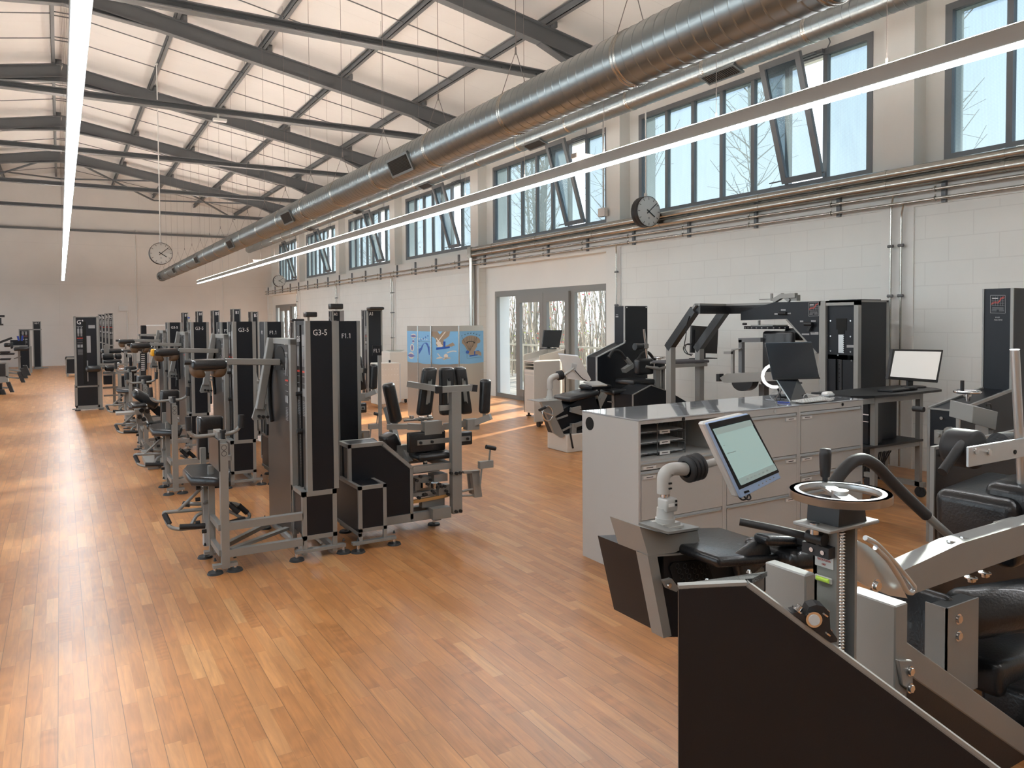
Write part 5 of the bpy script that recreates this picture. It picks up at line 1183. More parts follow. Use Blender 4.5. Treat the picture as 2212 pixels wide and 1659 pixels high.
for k in (.06, L-.06):
    for j in (.06, .36): p = V((a.x, a.y, .05))+d*k+e*j; MB().cyl(p, p+V((.03, 0, 0)), .045, 14).cyl(p+V((.01, 0, 0)), p+V((.01, 0, .06)), .012, 6).build('castor', 'blackmatt', t)
# ================================================================ machines along the block wall
# ---- rear back extension machine
Y_ = 8.5
t = thing('back_extension_machine', 'black back extension machine with tower and tilted bench between the filing cabinets and the glass door', 'exercise machine', (6.43, 8.5, 0))
t['label'] = 'black back extension machine standing behind the left end of the filing cabinets'
Q = lambda u, v, y=Y_: U(u, v, y=y)
x0, x1, x2, dp = 6.43, 6.93, 7.36, .23
za, zb, zt = Q(1289, 772).z, Q(1349, 741).z, Q(1349, 661).z
MB().prism([(x0, Y_, .04), (x0, Y_, za), (x1, Y_, zb), (x1, Y_, zt), (x2, Y_, zt), (x2, Y_, .04)], (0, dp, 0)).build('machine_body', 'black', t, bevel=.003)
b = MB()
for y in (Y_-.004, Y_+dp-.014):
    b.bar((x0+.008, y+.009, .04), (x0+.008, y+.009, za), .018, .018, (1, 0, 0)).bar((x0, y+.009, za), (x1, y+.009, zb), .018, .016).bar((x1+.006, y+.009, zb), (x1+.006, y+.009, zt), .018, .016, (1, 0, 0))
b.build('edge_trim', 'lumh', t)
b = MB()
for x, z in ((x1+.04, zt-.02), (x2-.03, zt-.02), (x1+.01, zb+.03), (x0+.2, za+.02)): b.cyl((x, Y_, z), (x, Y_-.008, z), .01, 8)
b.build('panel_screws', 'chrome', t)
b = MB().mat('grey_txt'); q0 = U(1333, 681, x=x1)
b.box((x1-.003, q0.y-.03, q0.z-.03), (x1-.001, q0.y+.03, q0.z-.01)).box((x1-.003, q0.y-.025, q0.z+.005), (x1-.001, q0.y+.025, q0.z+.012)); b.build('name_plate', None, t)
S = lambda u, v, d: U(u, v, d=d)
MB().tube([Q(1315, 772, 8.3), Q(1324, 757, 8.3), Q(1338, 757, 8.3), Q(1352, 776, 8.3)], .022, 8, .06).build('handle', 'rubber', t)
MB().bar(Q(1352, 774, 8.3), Q(1365, 790, 8.3), .05, .05).bar(Q(1365, 789, 8.3), Q(1347, 801, 8.3), .09, .06).build('handle_arm', 'silver', t)
MB().tube([Q(1377, 778, 8.1), Q(1388, 762, 8.1), Q(1400, 760, 8.1), Q(1415, 778, 8.1)], .022, 8, .06).build('handle', 'rubber', t)
MB().rbox(Q(1391, 792, 8.0), (.15, 0, 0), (0, .06, 0), (0, 0, .11), .04, 3).build('back_pad', 'leather', t)
MB().rbox(Q(1372, 824, 8.1), (.2, 0, 0), (0, .2, 0), (0, 0, .04), .03, 3).build('seat_pad', 'leather', t)
MB().tube([Q(1391, 711, 8.0), Q(1398, 778, 8.0)], .016, 10).build('chrome_post', 'chrome', t)
MB().cyl(Q(1371, 749, 8.0), Q(1385, 749, 8.0), .05, 14, .045).cyl(Q(1385, 748, 8.0), Q(1397, 747, 8.0), .04, 14).build('head_roller', 'leather', t)
MB().box(tuple(Q(1392, 743, 7.96)), tuple(V(Q(1401, 752, 7.96))+V((0, .06, 0)))).build('clamp', 'silver', t)
w = Q(1425, 772, 7.9)
MB().torus(w, (0, 0, 1), .085, .012, 30, 8).cyl(w+V((-.07, 0, 0)), w+V((.07, 0, 0)), .01, 6).cyl(w, w+V((0, 0, -.12)), .016, 8).build('handwheel', 'chrome', t)
MB().box(w+V((-.05, -.05, -.16)), w+V((.05, .05, -.07))).build('bearing_block', 'blackmatt', t)
b = MB().mat('silver').box(w+V((-.09, -.03, -.7)), w+V((-.02, .03, -.12))); b.mat('chrome').cyl(w+V((.01, 0, -.7)), w+V((.01, 0, -.12)), .018, 10); b.mat('silver').box(w+V((.04, -.03, -.7)), w+V((.07, .03, -.12))).box(tuple(Q(1398, 823, 7.95)), tuple(V(Q(1423, 850, 7.95))+V((0, .1, 0)))).build('screw_column', None, t)
y = 7.6
P = [Q(u, v, y) for u, v in ((1367, 853), (1406, 832), (1446, 846), (1446, 848))]
MB().prism([(P[0].x, y, .04), P[0], P[1], P[2], (P[2].x+.4, y, P[2].z-.2), (P[2].x+.4, y, .04)], (0, .02, 0)).prism([(P[0].x, y+.02, .04), P[0]+V((0, .02, 0)), P[1]+V((0, .02, 0)), P[1]+V((.0, .02, -.02)), P[0]+V((.02, .02, -.02)), (P[0].x+.02, y+.02, .04)], (0, .38, 0)).build('side_cover', 'black', t)
MB().bar(P[0], P[1], .02, .012).bar(P[1], P[2], .02, .012).bar((P[0].x, y, .04), P[0], .02, .012, (1, 0, 0)).build('cover_trim', 'silver', t)
MB().tube([Q(1395, 792, 7.9), Q(1425, 797, 7.8), Q(1438, 793, 7.8)], .02, 8).tube([Q(1405, 784, 7.85), Q(1440, 780, 7.8)], .016, 8).build('linkage', 'silver', t)
b = MB().bar(Q(1327, 850, 8), V((Q(1327, 850, 8).x, 8, 0)), .05, .05, (1, 0, 0)).bar(Q(1339, 855, 8), V((Q(1339, 855, 8).x, 8, 0)), .03, .03, (1, 0, 0)).box(tuple(Q(1322, 870, 8)), tuple(V(Q(1346, 866, 8))+V((0, .1, 0)))).build('seat_frame', 'silver', t)
MB().rbox(Q(1326, 846, 8), (.13, 0, 0), (0, .15, 0), (0, 0, .035), .03, 3).build('leg_pad', 'leather', t)
# tilted bench, electronics box and arm; base on the floor
bx = U(1240, 975, z=0); yb_ = bx.y
R = lambda u, v, y=yb_: U(u, v, y=y)
MB().box((R(1220, 940).x, yb_-.05, .0), (R(1275, 940).x, yb_+.4, R(1220, 938).z)).build('base_box', 'cabw', t, bevel=.008)
MB().box((R(1245, 932).x, yb_-.02, R(1245, 936).z), (R(1273, 932).x, yb_+.3, R(1245, 930).z)).build('base_cover', 'blackmatt', t)
MB().bar(R(1238, 970), R(1238, 915), .05, .07, (1, 0, 0)).bar(R(1290, 880, yb_+.1), R(1305, 850, yb_+.1), .07, .07).bar(R(1284, 848, yb_+.05), R(1300, 900, yb_+.05), .04, .05).build('bench_post', 'silver', t)
b = MB().prism([R(1169, 868), R(1212, 864), R(1218, 888), R(1199, 900), R(1220, 942), R(1214, 946), R(1198, 936)], (0, .05, 0)).build('tilted_housing', 'silver', t, bevel=.004)
MB().box(tuple(R(1166, 869)), tuple(V(R(1214, 864))+V((0, .3, 0)))).build('housing_top', 'silver', t, bevel=.003)
pad = MB().prism([R(1200, 894, yb_+.03), R(1270, 852, yb_+.03), R(1290, 852, yb_+.03), R(1297, 885, yb_+.03), R(1262, 925, yb_+.03), R(1218, 943, yb_+.03)], (0, .35, 0)).build('bench_side', 'black', t, bevel=.006)
A_, B_ = R(1212, 862, yb_+.2), R(1276, 846, yb_+.2); dd = (B_-A_)/2; MB().rbox((A_+B_)/2, dd, (0, .2, 0), (0, 0, .035), .03, 3).build('bench_pad', 'leather', t)
b = MB().bar(R(1203, 905, yb_-.01), R(1226, 897, yb_-.01), .02, .02).bar(R(1215, 930, yb_-.01), R(1245, 915, yb_-.01), .02, .02).bar(R(1233, 885, yb_-.01), R(1262, 893, yb_-.01), .05, .06).bar(R(1240, 920, yb_-.01), R(1262, 912, yb_-.01), .04, .05).bar(R(1232, 885, yb_-.01), R(1254, 880, yb_-.01), .03, .04).build('bench_levers', 'silver', t)
b = MB().rbox(R(1286, 835, yb_+.25), (.17, 0, .0), (0, .14, 0), (0, 0, .03), .02, 2).build('tray', 'black', t)
MB().obox(R(1286, 829, yb_+.2), (.12, 0, 0), (0, .1, .02), (0, -.001, .008)).build('control_panel', 'cab', t)
w = R(1183, 893, yb_-.04)
MB().torus(w, (.25, -1, .1), .09, .011, 30, 8, a0=0).cyl(w+V((-.08, 0, .03)), w+V((.08, 0, -.03)), .01, 6).build('side_handwheel', 'chrome', t)
MB().cyl(R(1165, 886, yb_-.08), R(1178, 880, yb_-.05), .018, 8).build('wheel_grip', 'blackmatt', t)
MB().tube([R(1232, 936, yb_-.06), R(1236, 960, yb_-.06), R(1238, 968, yb_-.06)], .012, 6, .03).build('cable_hose', 'blackmatt', t)
def monitor_arm(P, sc, name, label, quad, thick, tdir, back, conn, yoff):
    """swivel column, elbow, black bellows and tube carrying a touch monitor; P(u, v) gives its points"""
rm = thing('touch_monitor', 'white backed touch monitor on a swivel arm seen from behind near the glass door', 'monitor', R(1188, 864, yb_+.15)); yy = yb_+.15
G = lambda u, v: R(u, v, yy)
c = G(1188, 864); k = (G(1188, 764)-G(1188, 864)).length/100    # metres per pixel here
b = MB().box(c+V((-11*k, -11*k, 0)), c+V((11*k, 11*k, 3*k))).cyl(c+V((0, 0, 3*k)), c+V((0, 0, 7*k)), 9*k, 20).cyl(c+V((0, 0, 7*k)), c+V((0, 0, 21*k)), 7*k, 20, 5.5*k).cyl(c+V((0, 0, 21*k)), c+V((0, 0, 30*k)), 4.5*k, 16)
b.tube([G(1188, 840), G(1188, 818), G(1200, 812), G(1212, 812)], 6.5*k, 10, 8*k); b.tube([G(1218, 811), G(1240, 794)], 3.2*k, 10)
b.build('arm', 'lumw', rm)
ax = (G(1222, 808)-G(1200, 813)).normalized()
b = MB()
for i in range(4): b.lathe(G(1204, 812)+ax*(3.4*k*i), ax, [(6*k, 0), (9.5*k, .8*k), (10.5*k, 1.7*k), (9.5*k, 2.6*k), (6*k, 3.4*k)], 20)
b.build('bellows', 'rubber', rm)
P = [G(1207, 766), G(1250, 770), G(1277, 820), G(1272, 824), G(1226, 818)]
MB().prism(P, (.03, .06, .01)).build('monitor_shell', 'white', rm, bevel=.01)
MB().prism([p+V((.034, .066, .011)) for p in P], (.004, .006, .001)).build('blue_edge', 'blue', rm)
MB().obox(G(1239, 793)+V((0, -.005, 0)), (.035, 0, -.01), (0, .008, 0), (.01, 0, .04)).build('mount_plate', 'lumh', rm)
MB().tube([G(1240, 800)+V((0, -.02, 0)), G(1255, 818)+V((0, -.03, 0)), G(1265, 822)+V((0, -.02, 0))], .006, 6, .05).build('cable', 'blackmatt', rm)

# ---- neck machine: two bent arms, head plate and the weight cabinet
t = thing('neck_machine', 'big black neck machine with two bent arms and an open weight cabinet', 'exercise machine', (6.55, 4.8, 0))
xb, yb0, yb1 = 6.93, 4.80, 5.26; xr = 7.43; zt = U(1855, 648, y=yb0).z
b = MB()
for x, y in ((xb, yb0), (xb, yb1-.05), (xr-.05, yb1-.05), (xr-.03, yb0)): b.box((x, y, 0), (x+.05, y+.05, zt))
b.box((xb, yb0, zt-.05), (xb+.05, yb1, zt)).box((xb, yb0, zt-.02), (xr, yb1, zt)).box((xb, yb0, .0), (xb+.05, yb1, .08)); b.build('cabinet_frame', 'silver', t, bevel=.003)
MB().box((xb+.05, yb0+.002, .02), (xr, yb0+.02, zt-.012)).box((xr-.02, yb0+.02, .02), (xr, yb1, zt-.02)).box((xb+.06, yb1-.02, .02), (xr, yb1, zt-.02)).build('cabinet_side', 'black', t)
MB().box((xb+.1, yb0+.05, zt), (xr-.05, yb1-.05, zt+.01)).build('cabinet_top', 'black', t)
X = lambda u, v, x=xb: U(u, v, x=x)
def fpl(name, mat, pts, x, th=.012, par=None, bevel=0):
    return MB().prism([X(u, v, x) for u, v in pts], (th, 0, 0)).build(name, mat, par or t, bevel=bevel)
fpl('front_plate', 'black', ((1785, 657), (1845, 655), (1845, 768), (1785, 765)), xb+.03)
fpl('lower_door', 'black', ((1783, 775), (1805, 776), (1805, 960), (1783, 956)), xb+.025); fpl('lower_door', 'black', ((1820, 777), (1843, 778), (1843, 970), (1820, 966)), xb+.025)
fpl('dark_slot', 'void', ((1806, 688), (1829, 688), (1829, 714), (1824, 714), (1824, 722), (1810, 722), (1810, 712), (1806, 712)), xb+.026, .003)
fpl('weight_column', 'alu', ((1811, 723), (1823, 723), (1823, 763), (1811, 762)), xb+.024, .004); fpl('weight_hole_column', 'plate', ((1808, 776), (1818, 777), (1818, 900), (1808, 898)), xb+.05, .004)
b = MB()
for k in range(9): p = X(1822.5, 725+k*4.3, xb+.023); b.cyl(p, p+V((-.002, 0, 0)), .006, 6)
for k in range(5): p = X(1813, 788+k*9, xb+.048); b.cyl(p, p+V((-.002, 0, 0)), .006, 6)
b.build('weight_holes', 'void', t)
b = MB()
for u, v in ((1788, 661), (1788, 693), (1795, 693), (1838, 693), (1788, 725), (1795, 726), (1838, 727), (1788, 757), (1795, 758), (1838, 760), (1784.5, 777), (1840, 779), (1811, 767)): p = X(u, v, xb+.03); b.cyl(p, p+V((-.008, 0, 0)), .009, 8)
b.build('round_screws', 'chrome', t)
fpl('small_label', 'grey_txt', ((1829, 745), (1844, 745), (1844, 751), (1829, 751)), xb+.028, .002)
fpl('rim_column', 'silver', ((1772, 651), (1783, 650), (1783, 960), (1772, 955)), xb-.005, .04, bevel=.003)
# head plate with badge
xp = 6.95
fpl('head_plate', 'black', ((1600, 675), (1600, 692), (1700, 689), (1765, 762), (1771, 762), (1771, 651), (1672, 653)), xp, .03, bevel=.003)
fpl('plate_trim', 'silver', ((1700, 689), (1765, 762), (1763, 764), (1697, 691)), xp-.003, .05)
def badge(par, quad, fx):
    """framed chart badge: white grid, rising red curve"""
    A, B, C, D = [fx(u, v) for u, v in quad]           # top-left, top-right, bottom-right, bottom-left
    n = (B-A).cross(D-A).normalized(); n = n if n.dot(EYE-A) > 0 else -n
    W_ = lambda s, q, o=.003: A+(B-A)*s+(D-A)*q+n*o
    f = MB().prism([W_(0, 0, .001), W_(1, 0, .001), W_(1, 1, .001), W_(0, 1, .001)], n*.001).build('badge', 'black', par)
    b = MB().mat('grey_txt')
    def ln(s0, q0, s1, q1, w=.006): b.bar(W_(s0, q0), W_(s1, q1), (B-A).length*w*2, .0006, n)
    for s0, q0, s1, q1 in ((0, 0, 1, 0), (1, 0, 1, 1), (1, 1, 0, 1), (0, 1, 0, 0)): ln(s0, q0, s1, q1, .012)
    for i in range(1, 6): ln(i/6, .06, i/6, .6); 
    for i in range(4): ln(.06, .18+.13*i, .94, .18+.13*i)
    for i in range(3): ln(.12, .68+.05*i, .88, .68+.05*i, .008)
    for q in (.83, .88): ln(.08, q, .42, q, .008); ln(.58, q, .92, q, .008)
    b.mat('white_txt'); ln(.12, .17, .5, .17, .03)
    b.mat('red'); c = [(.06, .52), (.2, .44), (.35, .42), (.5, .44), (.62, .34), (.72, .2), (.94, .12)]
    for (a0, a1), (c0, c1) in zip(c, c[1:]): ln(a0, a1, c0, c1, .02); ln(a0, a1-.06, c0, c1-.06, .012)
    b.build('badge_print', None, f)
badge(t, ((1747, 654), (1769, 653), (1769, 684), (1747, 683)), lambda u, v: X(u, v, xp))
for u0, u1, v in ((1687, 1697, 669.5), (1673, 1680, 678), (1701, 1708, 677), (1728, 1735, 694), (1752, 1762, 693.5), (1732, 1748, 722), (1751, 1768, 720)):
    A_, B_ = X(u0, v, xp-.001), X(u1, v, xp-.001); MB().bar(A_, B_, .002, .017 if u0 < 1750 or v < 700 else .03).build('tiny_label', 'grey_txt', t)
MB().cyl(X(1682, 677, xp-.02), X(1698, 677, xp-.02), .018, 8).cyl(X(1738, 700, xp-.04), X(1754, 700, xp-.04), .02, 10).bar(X(1753, 700, xp-.03), X(1745, 715, xp-.03), .02, .03).build('lever_handles', 'blackmatt', t)
text('POSITION', X(1752.5, 719.5, xp-.003), (0, -1, 0), (0, 0, 1), .009, 'void', t, squeeze=.8)
# angle scale disc
c = X(1665, 704, 7.1)
b = MB(); n_ = 26; disc = [(c.x+.30*math.cos(a), c.y+.30*math.sin(a), c.z) for a in np.linspace(PI*.55, PI*1.45, n_)]
b.prism(disc, (0, 0, -.035)).build('scale_disc', 'black', t)
for i, s_ in enumerate(('54', '48', '42', '36', '30', '24', '18', '12', '6', '0', '6', '12')):
    a = PI*(1.36-.075*i) + .0; a = PI*1.40 - i*PI*.068
    p = V((c.x+.302*math.cos(a), c.y+.302*math.sin(a), c.z-.026)); tn = V((-math.sin(a), math.cos(a), 0))
    text(s_, p, -tn if True else tn, (0, 0, 1), .014, 'white_txt', t, squeeze=.8)
MB().box(c+V((-.2, -.2, .0)), c+V((.05, .12, .012))).bar(X(1640, 692, 7.0), X(1640, 704, 7.0), .02, .02, (1, 0, 0)).build('disc_bracket', 'silver', t)
MB().cyl(X(1605, 700, 6.9), X(1612, 700, 6.9), .014, 8).build('disc_stop', 'blackmatt', t)
# upper adjusting gear
MB().box(X(1640, 648, 7.0), X(1668, 645, 7.0)+V((.05, 0, 0))).bar(X(1672, 650, 7.0), X(1692, 638, 7.0), .05, .05).bar(X(1692, 638, 7.0), X(1706, 650, 7.0), .03, .04).bar(X(1690, 640, 7.0), X(1720, 638, 7.0), .05, .05).cyl(X(1667, 650, 7.0), X(1667, 634, 7.0), .016, 10).box(X(1708, 650, 7.0), X(1721, 637, 7.0)+V((.06, 0, 0))).build('top_gear', 'silver', t)
# bent padded arms on two posts
for xa, (pu, pv), (tu, tv), eu in ((6.55, (1449, 742), (1506, 658), 1568), (7.12, (1511, 746), (1572, 659), 1672)):
    A_ = X(pu, pv, xa); B_ = X(tu, tv, xa); E_ = X(eu, 658, xa); E_ = V((xa, 5.26 if xa > 7 else min(E_.y, 6.2), B_.z))
    if xa < 7: E_ = X(1570, 659, 7.12)+V((-.03, .02, 0))
    MB().bar((xa, A_.y, .0), (xa, A_.y, A_.z+.02), .09, .08, (1, 0, 0)).build('post', 'silver', t, bevel=.003)
    ar = MB().bar(A_, B_, .075, .03).bar(B_, E_, .075, .03).build('arm_steel', 'silver', t)
    o = V((0, .04, -.065)); MB().bar(A_+o*.9, B_+o*.9, .085, .10).bar(B_+V((0, 0, -.06)), E_+V((0, 0, -.06)), .085, .10).build('arm_cover', 'leather', t, bevel=.01)
    for f in (.15, .8): p = A_.lerp(B_, f); MB().bar(p+V((0, 0, .006)), p+(B_-A_).normalized()*.03+V((0, 0, .006)), .08, .04).build('velcro_strap', 'blackmatt', ar)
yA = X(1449, 742, 6.55).y
zs = X(1449, 786, 6.55).z
MB().box((6.55, yA-.02, zs-.05), (7.16, yA+.02, zs-.01)).build('shelf_rail', 'silver', t)
sh = MB().rbox((6.87, yA+.16, zs+.012), (.33, 0, 0), (0, .18, 0), (0, 0, .018), .012, 2).build('carpet_shelf', 'greytex', t)
mo = thing('monitor', 'black monitor seen from behind on the grey carpeted shelf between the bent arms', 'monitor', (6.9, yA+.2, zs+.03))
ym = yA+.2; Z = lambda u, v: U(u, v, y=ym)
MB().prism([Z(1493, 762), Z(1495, 703), Z(1552, 707), Z(1549, 764)], (0, .03, 0)).prism([Z(1500, 755), Z(1500, 712), Z(1545, 714), Z(1543, 757)], (0, -.02, 0)).build('screen', 'blackmatt', mo, bevel=.004)
MB().box((Z(1517, 760).x, ym-.01, zs+.03), (Z(1523, 760).x, ym+.02, Z(1520, 745).z)).box((Z(1500, 760).x, ym-.08, zs+.031), (Z(1540, 760).x, ym+.1, zs+.042)).build('stand', 'blackmatt', mo)
cb = thing('loose_cables', 'tangle of black cables hanging from the left bent arm', 'cable', X(1483, 690, 6.55))
MB().tube([X(1489, 683, 6.5), X(1483, 700, 6.5), X(1482, 725, 6.5), X(1478, 745, 6.5), X(1476, 758, 6.5), X(1484, 765, 6.5), X(1496, 765, 6.5)], .006, 6, .05).tube([X(1495, 745, 6.5), X(1480, 744, 6.5), X(1475, 752, 6.5), X(1480, 763, 6.5), X(1494, 768, 6.5)], .006, 6, .04).tube([X(1493, 743, 6.48), X(1484, 742, 6.48), X(1478, 752, 6.48), X(1486, 764, 6.48)], .006, 6, .04).build('cable_run', 'blackmatt', cb)
# seat, swing frame, knee pads
MB().rbox(X(1682, 765, 6.95), (.04, 0, 0), (0, .21, 0), (0, 0, .26), .035, 4).build('seat_back', 'leather', t)
MB().rbox(X(1718, 722, 7.1), (.05, 0, 0), (0, .12, 0), (0, 0, .07), .03, 3).build('head_rest', 'leather', t)
b = MB().bar(X(1602, 734, 6.9), X(1602, 805, 6.9), .05, .05, (1, 0, 0)).bar(X(1598, 735, 6.9), X(1646, 734, 6.9), .05, .05).build('swing_frame', 'steel', t)
MB().bar(X(1583, 757, 6.85), X(1583, 808, 6.85), .03, .03, (1, 0, 0)).bar(X(1565, 762, 6.85), X(1585, 762, 6.85), .03, .03).bar(X(1582, 756, 6.85), X(1602, 752, 6.85), .03, .015).build('side_handle', 'silver', t)
fpl('cross_arm', 'silver', ((1554, 816), (1570, 807), (1610, 805), (1700, 803), (1700, 822), (1570, 827), (1562, 826)), 6.8, .06, bevel=.004)
fpl('arm_cap', 'blackmatt', ((1547, 808), (1554, 808), (1554, 824), (1547, 824)), 6.79, .07)
fpl('knee_pad', 'leather', [(1603+23*math.cos(a), 824+21*math.sin(a)) for a in np.linspace(0, PI, 14)], 6.8, .1, bevel=.008); fpl('knee_pad', 'leather', [(1662+20*math.cos(a), 822+14*math.sin(a)) for a in np.linspace(0, PI, 12)], 6.85, .1, bevel=.008)
MB().bar(X(1650, 830, 7.0), V((7.0, X(1650, 830, 7.0).y, 0)), .08, .08, (1, 0, 0)).box((6.6, 5.3, 0), (7.2, 7.3, .06)).box(X(1665, 822, 7.0), X(1720, 830, 7.0)+V((.1, 0, 0))).build('base', 'steel', t)

# ---- computer desk
yd = 4.02; D_ = lambda u, v, y=yd: U(u, v, y=y)
zd = D_(1908, 853).z
t = thing('computer_desk', 'high black topped computer desk on silver legs in front of the block wall', 'desk', (6.2, yd, 0))
xl, xrr = D_(1860, 850).x, D_(2050, 850).x
MB().prism([(xl, yd+.1, zd-.02), (D_(1905, 850).x-.1, yd, zd-.02), (D_(1945, 850).x, yd-.03, zd-.02), (xrr-.12, yd, zd-.02), (xrr, yd+.12, zd-.02), (xrr, yd+.5, zd-.02), (xl, yd+.5, zd-.02)], (0, 0, .02)).build('desk_top', 'blackmatt', t)
b = MB()
for x in (D_(1902, 900).x, D_(1999, 900).x): b.bar((x, yd+.06, .1), (x, yd+.06, zd-.02), .045, .045, (1, 0, 0)).bar((x, yd+.45, .1), (x, yd+.45, zd-.02), .045, .045, (1, 0, 0)).bar((x, yd+.0, .12), (x, yd+.6, .12), .045, .045)
x0, x1 = D_(1902, 900).x, D_(1999, 900).x
b.bar((x0-.2, yd+.06, zd-.05), (x1, yd+.06, zd-.05), .04, .05).bar((x0-.25, yd+.3, .2), (x0, yd+.3, .2), .04, .05).bar((x0, yd+.06, .50), (x1, yd+.06, .50), .04, .04).bar((x0-.15, yd+.5, .5), (x1, yd+.5, .5), .04, .04)
b.build('desk_frame', 'silver', t, bevel=.003)
MB().box((x0-.14, yd+.03, .52), (x1+.02, yd+.6, .54)).build('lower_shelf', 'blackmatt', t)
for x in (x0, x1):
    for y in (yd+.04, yd+.56): MB().cyl((x-.012, y, .05), (x+.012, y, .05), .05, 14).cyl((x, y, .05), (x, y, .12), .015, 8).build('castor', 'blackmatt', t)
p = thing('computer_tower', 'black computer tower standing on the lower shelf of the desk', 'computer', (x0-.05, yd+.2, .54))
MB().box((x0-.02, yd+.10, .54), (x0+.18, yd+.45, .94)).build('computer_case', 'black', p, bevel=.004)
MB().box((x0-.021, yd+.10, .80), (x0-.019, yd+.25, .81)).box((x0-.021, yd+.1, .74), (x0-.019, yd+.25, .745)).build('drive_slots', 'chrome', p)
p = thing('side_panel_board', 'black board hanging under the desk top right of the computer', 'panel', (x0+.2, yd+.1, .54))
MB().box((x0+.22, yd+.2, .545), (x0+.55, yd+.24, zd-.08)).build('board', 'black', p)
m_ = thing('monitor', 'black framed monitor with a bright white page on the computer desk', 'monitor', D_(1975, 850, yd+.3)); ym = yd+.28
K = lambda u, v: D_(u, v, ym)
P = [K(1919, 819), K(2026, 827), K(2038, 756), K(1930, 754)]
MB().prism(P, (0, .035, 0)).build('monitor_frame', 'blackmatt', m_, bevel=.004)
I = [p+V((0, -.004, 0)) for p in (K(1922.5, 813), K(2021, 820.5), K(2032.5, 760), K(1933, 758))]
sc_ = MB().prism(I, (0, .003, 0)).build('screen_page', 'screen_on', m_)
MB().prism([q+V((0, -.001, 0)) for q in (K(1933.5, 761), K(2032, 763.5), K(2032.5, 761), K(1933.8, 758.5))], (0, -.001, 0)).build('menu_bar', 'grey_txt', m_)
MB().box((K(1968, 830).x, ym+.03, zd), (K(1979, 830).x, ym+.05, K(1970, 822).z)).cyl((K(1973, 845).x, ym+.0, zd), (K(1973, 845).x, ym, zd+.012), .11, 20).build('stand', 'blackmatt', m_)
k_ = D_(1955, 839, yd+.12)
kb = tag(MB().obox((k_.x-.05, yd+.16, zd+.012), (.21, .01, 0), (-.01, .07, 0), (0, 0, .01)).build('keyboard', 'blackmatt', bevel=.004), 'black keyboard lying in front of the lit monitor on the desk', 'keyboard')
ms = tag(MB().rbox((D_(1993, 843).x, yd+.12, zd+.018), (.05, 0, 0), (0, .03, 0), (0, 0, .018), .016, 3).build('computer_mouse', 'blackmatt'), 'black mouse at the right end of the desk keyboard', 'mouse')
c_ = thing('cable_bundle', 'bunch of black cables hanging behind and below the computer desk', 'cable', (x1-.1, yd+.6, 0)); b = MB(); rr = random.Random(3)
for i in range(7):
    z0_ = .95 if i < 4 else .48; xx = x1-.25+.07*i; b.tube([(xx, yd+.62, z0_), (xx+rr.uniform(-.08, .1), yd+.64, z0_-.2), (xx+rr.uniform(-.15, .15), yd+.62, z0_-.35), (xx+rr.uniform(-.1, .1), yd+.6, z0_-.45+rr.uniform(0, .1))], .006, 5, .08)
for i in range(6):
    xx = x1-.3+.03*i; b.tube([(xx, yd+.3, .49), (xx-.08+rr.uniform(-.05, .05), yd+.3, .36), (xx+rr.uniform(-.05, .08), yd+.32, .24), (xx+.1, yd+.3, .4)], .006, 5, .08)
b.build('cables', 'blackmatt', c_)

# ---- knee machine
yk, dk = 2.95, .215; xa, xt = 5.39, 6.10
t = thing('knee_machine', 'tall black knee machine with silver edges and badge at the right edge of the picture', 'exercise machine', (xa, yk, 0))
za, zb, zt = U(2072, 888, y=yk).z, U(2187, 843, y=yk).z, U(2190, 622, y=yk).z
MB().prism([(xa, yk, .03), (xa, yk, za), (xt, yk, zb), (xt, yk, zt), (xt+.6, yk, zt), (xt+.6, yk, .03)], (0, dk, 0)).build('machine_body', 'black', t)
b = MB()
for y in (yk-.004, yk+dk-.014): b.bar((xa+.004, y+.009, .03), (xa+.004, y+.009, za), .02, .02, (1, 0, 0)).bar((xa, y+.009, za+.002), (xt, y+.009, zb+.002), .02, .02)
b.bar((xt-.002, yk+.005, zb), (xt-.002, yk+.005, zt), .02, .012, (1, 0, 0)).bar((xt-.002, yk+dk-.005, zb), (xt-.002, yk+dk-.005, zt), .012, .012, (1, 0, 0)).bar((xa, yk, za), (xa, yk+dk, za), .012, .012).build('edge_trim', 'silver', t)
badge(t, ((2140, 638), (2172, 638), (2172, 677), (2140, 676)), lambda u, v: U(u, v, x=xt))
for i, s_ in enumerate(('KNEE', 'MACHINE')): text(s_, U(2150-(2.5 if i else 0), 687+5.5*i, x=xt-.001), (0, -1, 0), (0, 0, 1), .011, 'grey_txt', t, squeeze=.9)
w = U(2090, 846, y=yk+.1); w.z = U(2090, 846, y=yk+.1).z
MB().torus(w, (0, 0, 1), .082, .012, 32, 8).bar(w+V((-.07, 0, 0)), w+V((.07, 0, 0)), .03, .01).cyl(w, w+V((0, 0, -.07)), .016, 10).cyl(w+V((0, 0, -.02)), w+V((0, 0, -.035)), .03, 12).build('handwheel', 'chrome', t)
MB().cyl(w+V((-.07, .0, .01)), w+V((-.07, 0, .085)), .013, 10).build('crank_handle', 'blackmatt', t)
b = MB()
for u, v in ((2035, 903),): p = U(u, v, x=xa); b.cyl(p, p+V((-.012, 0, 0)), .012, 10)
b.build('lock', 'chrome', t)
q = U(2032, 944, x=xa); MB().box(q+V((-.03, -.03, -.05)), q+V((0, .03, .05))).cyl(q+V((-.05, 0, .02)), q+V((-.03, 0, .02)), .018, 12).build('latch', 'silver', t); q = U(2054, 937, x=xa); MB().box(q+V((-.03, -.03, -.03)), q+V((0, .03, .03))).cyl(q+V((-.04, .0, .02)), q+V((0, .0, .02)), .03, 14).build('latch', 'silver', t)
q = U(2005, 885, x=xa); MB().cyl(q+V((-.02, .02, 0)), q+V((-.02, .1, 0)), .02, 10).build('side_grip', 'rubber', t)
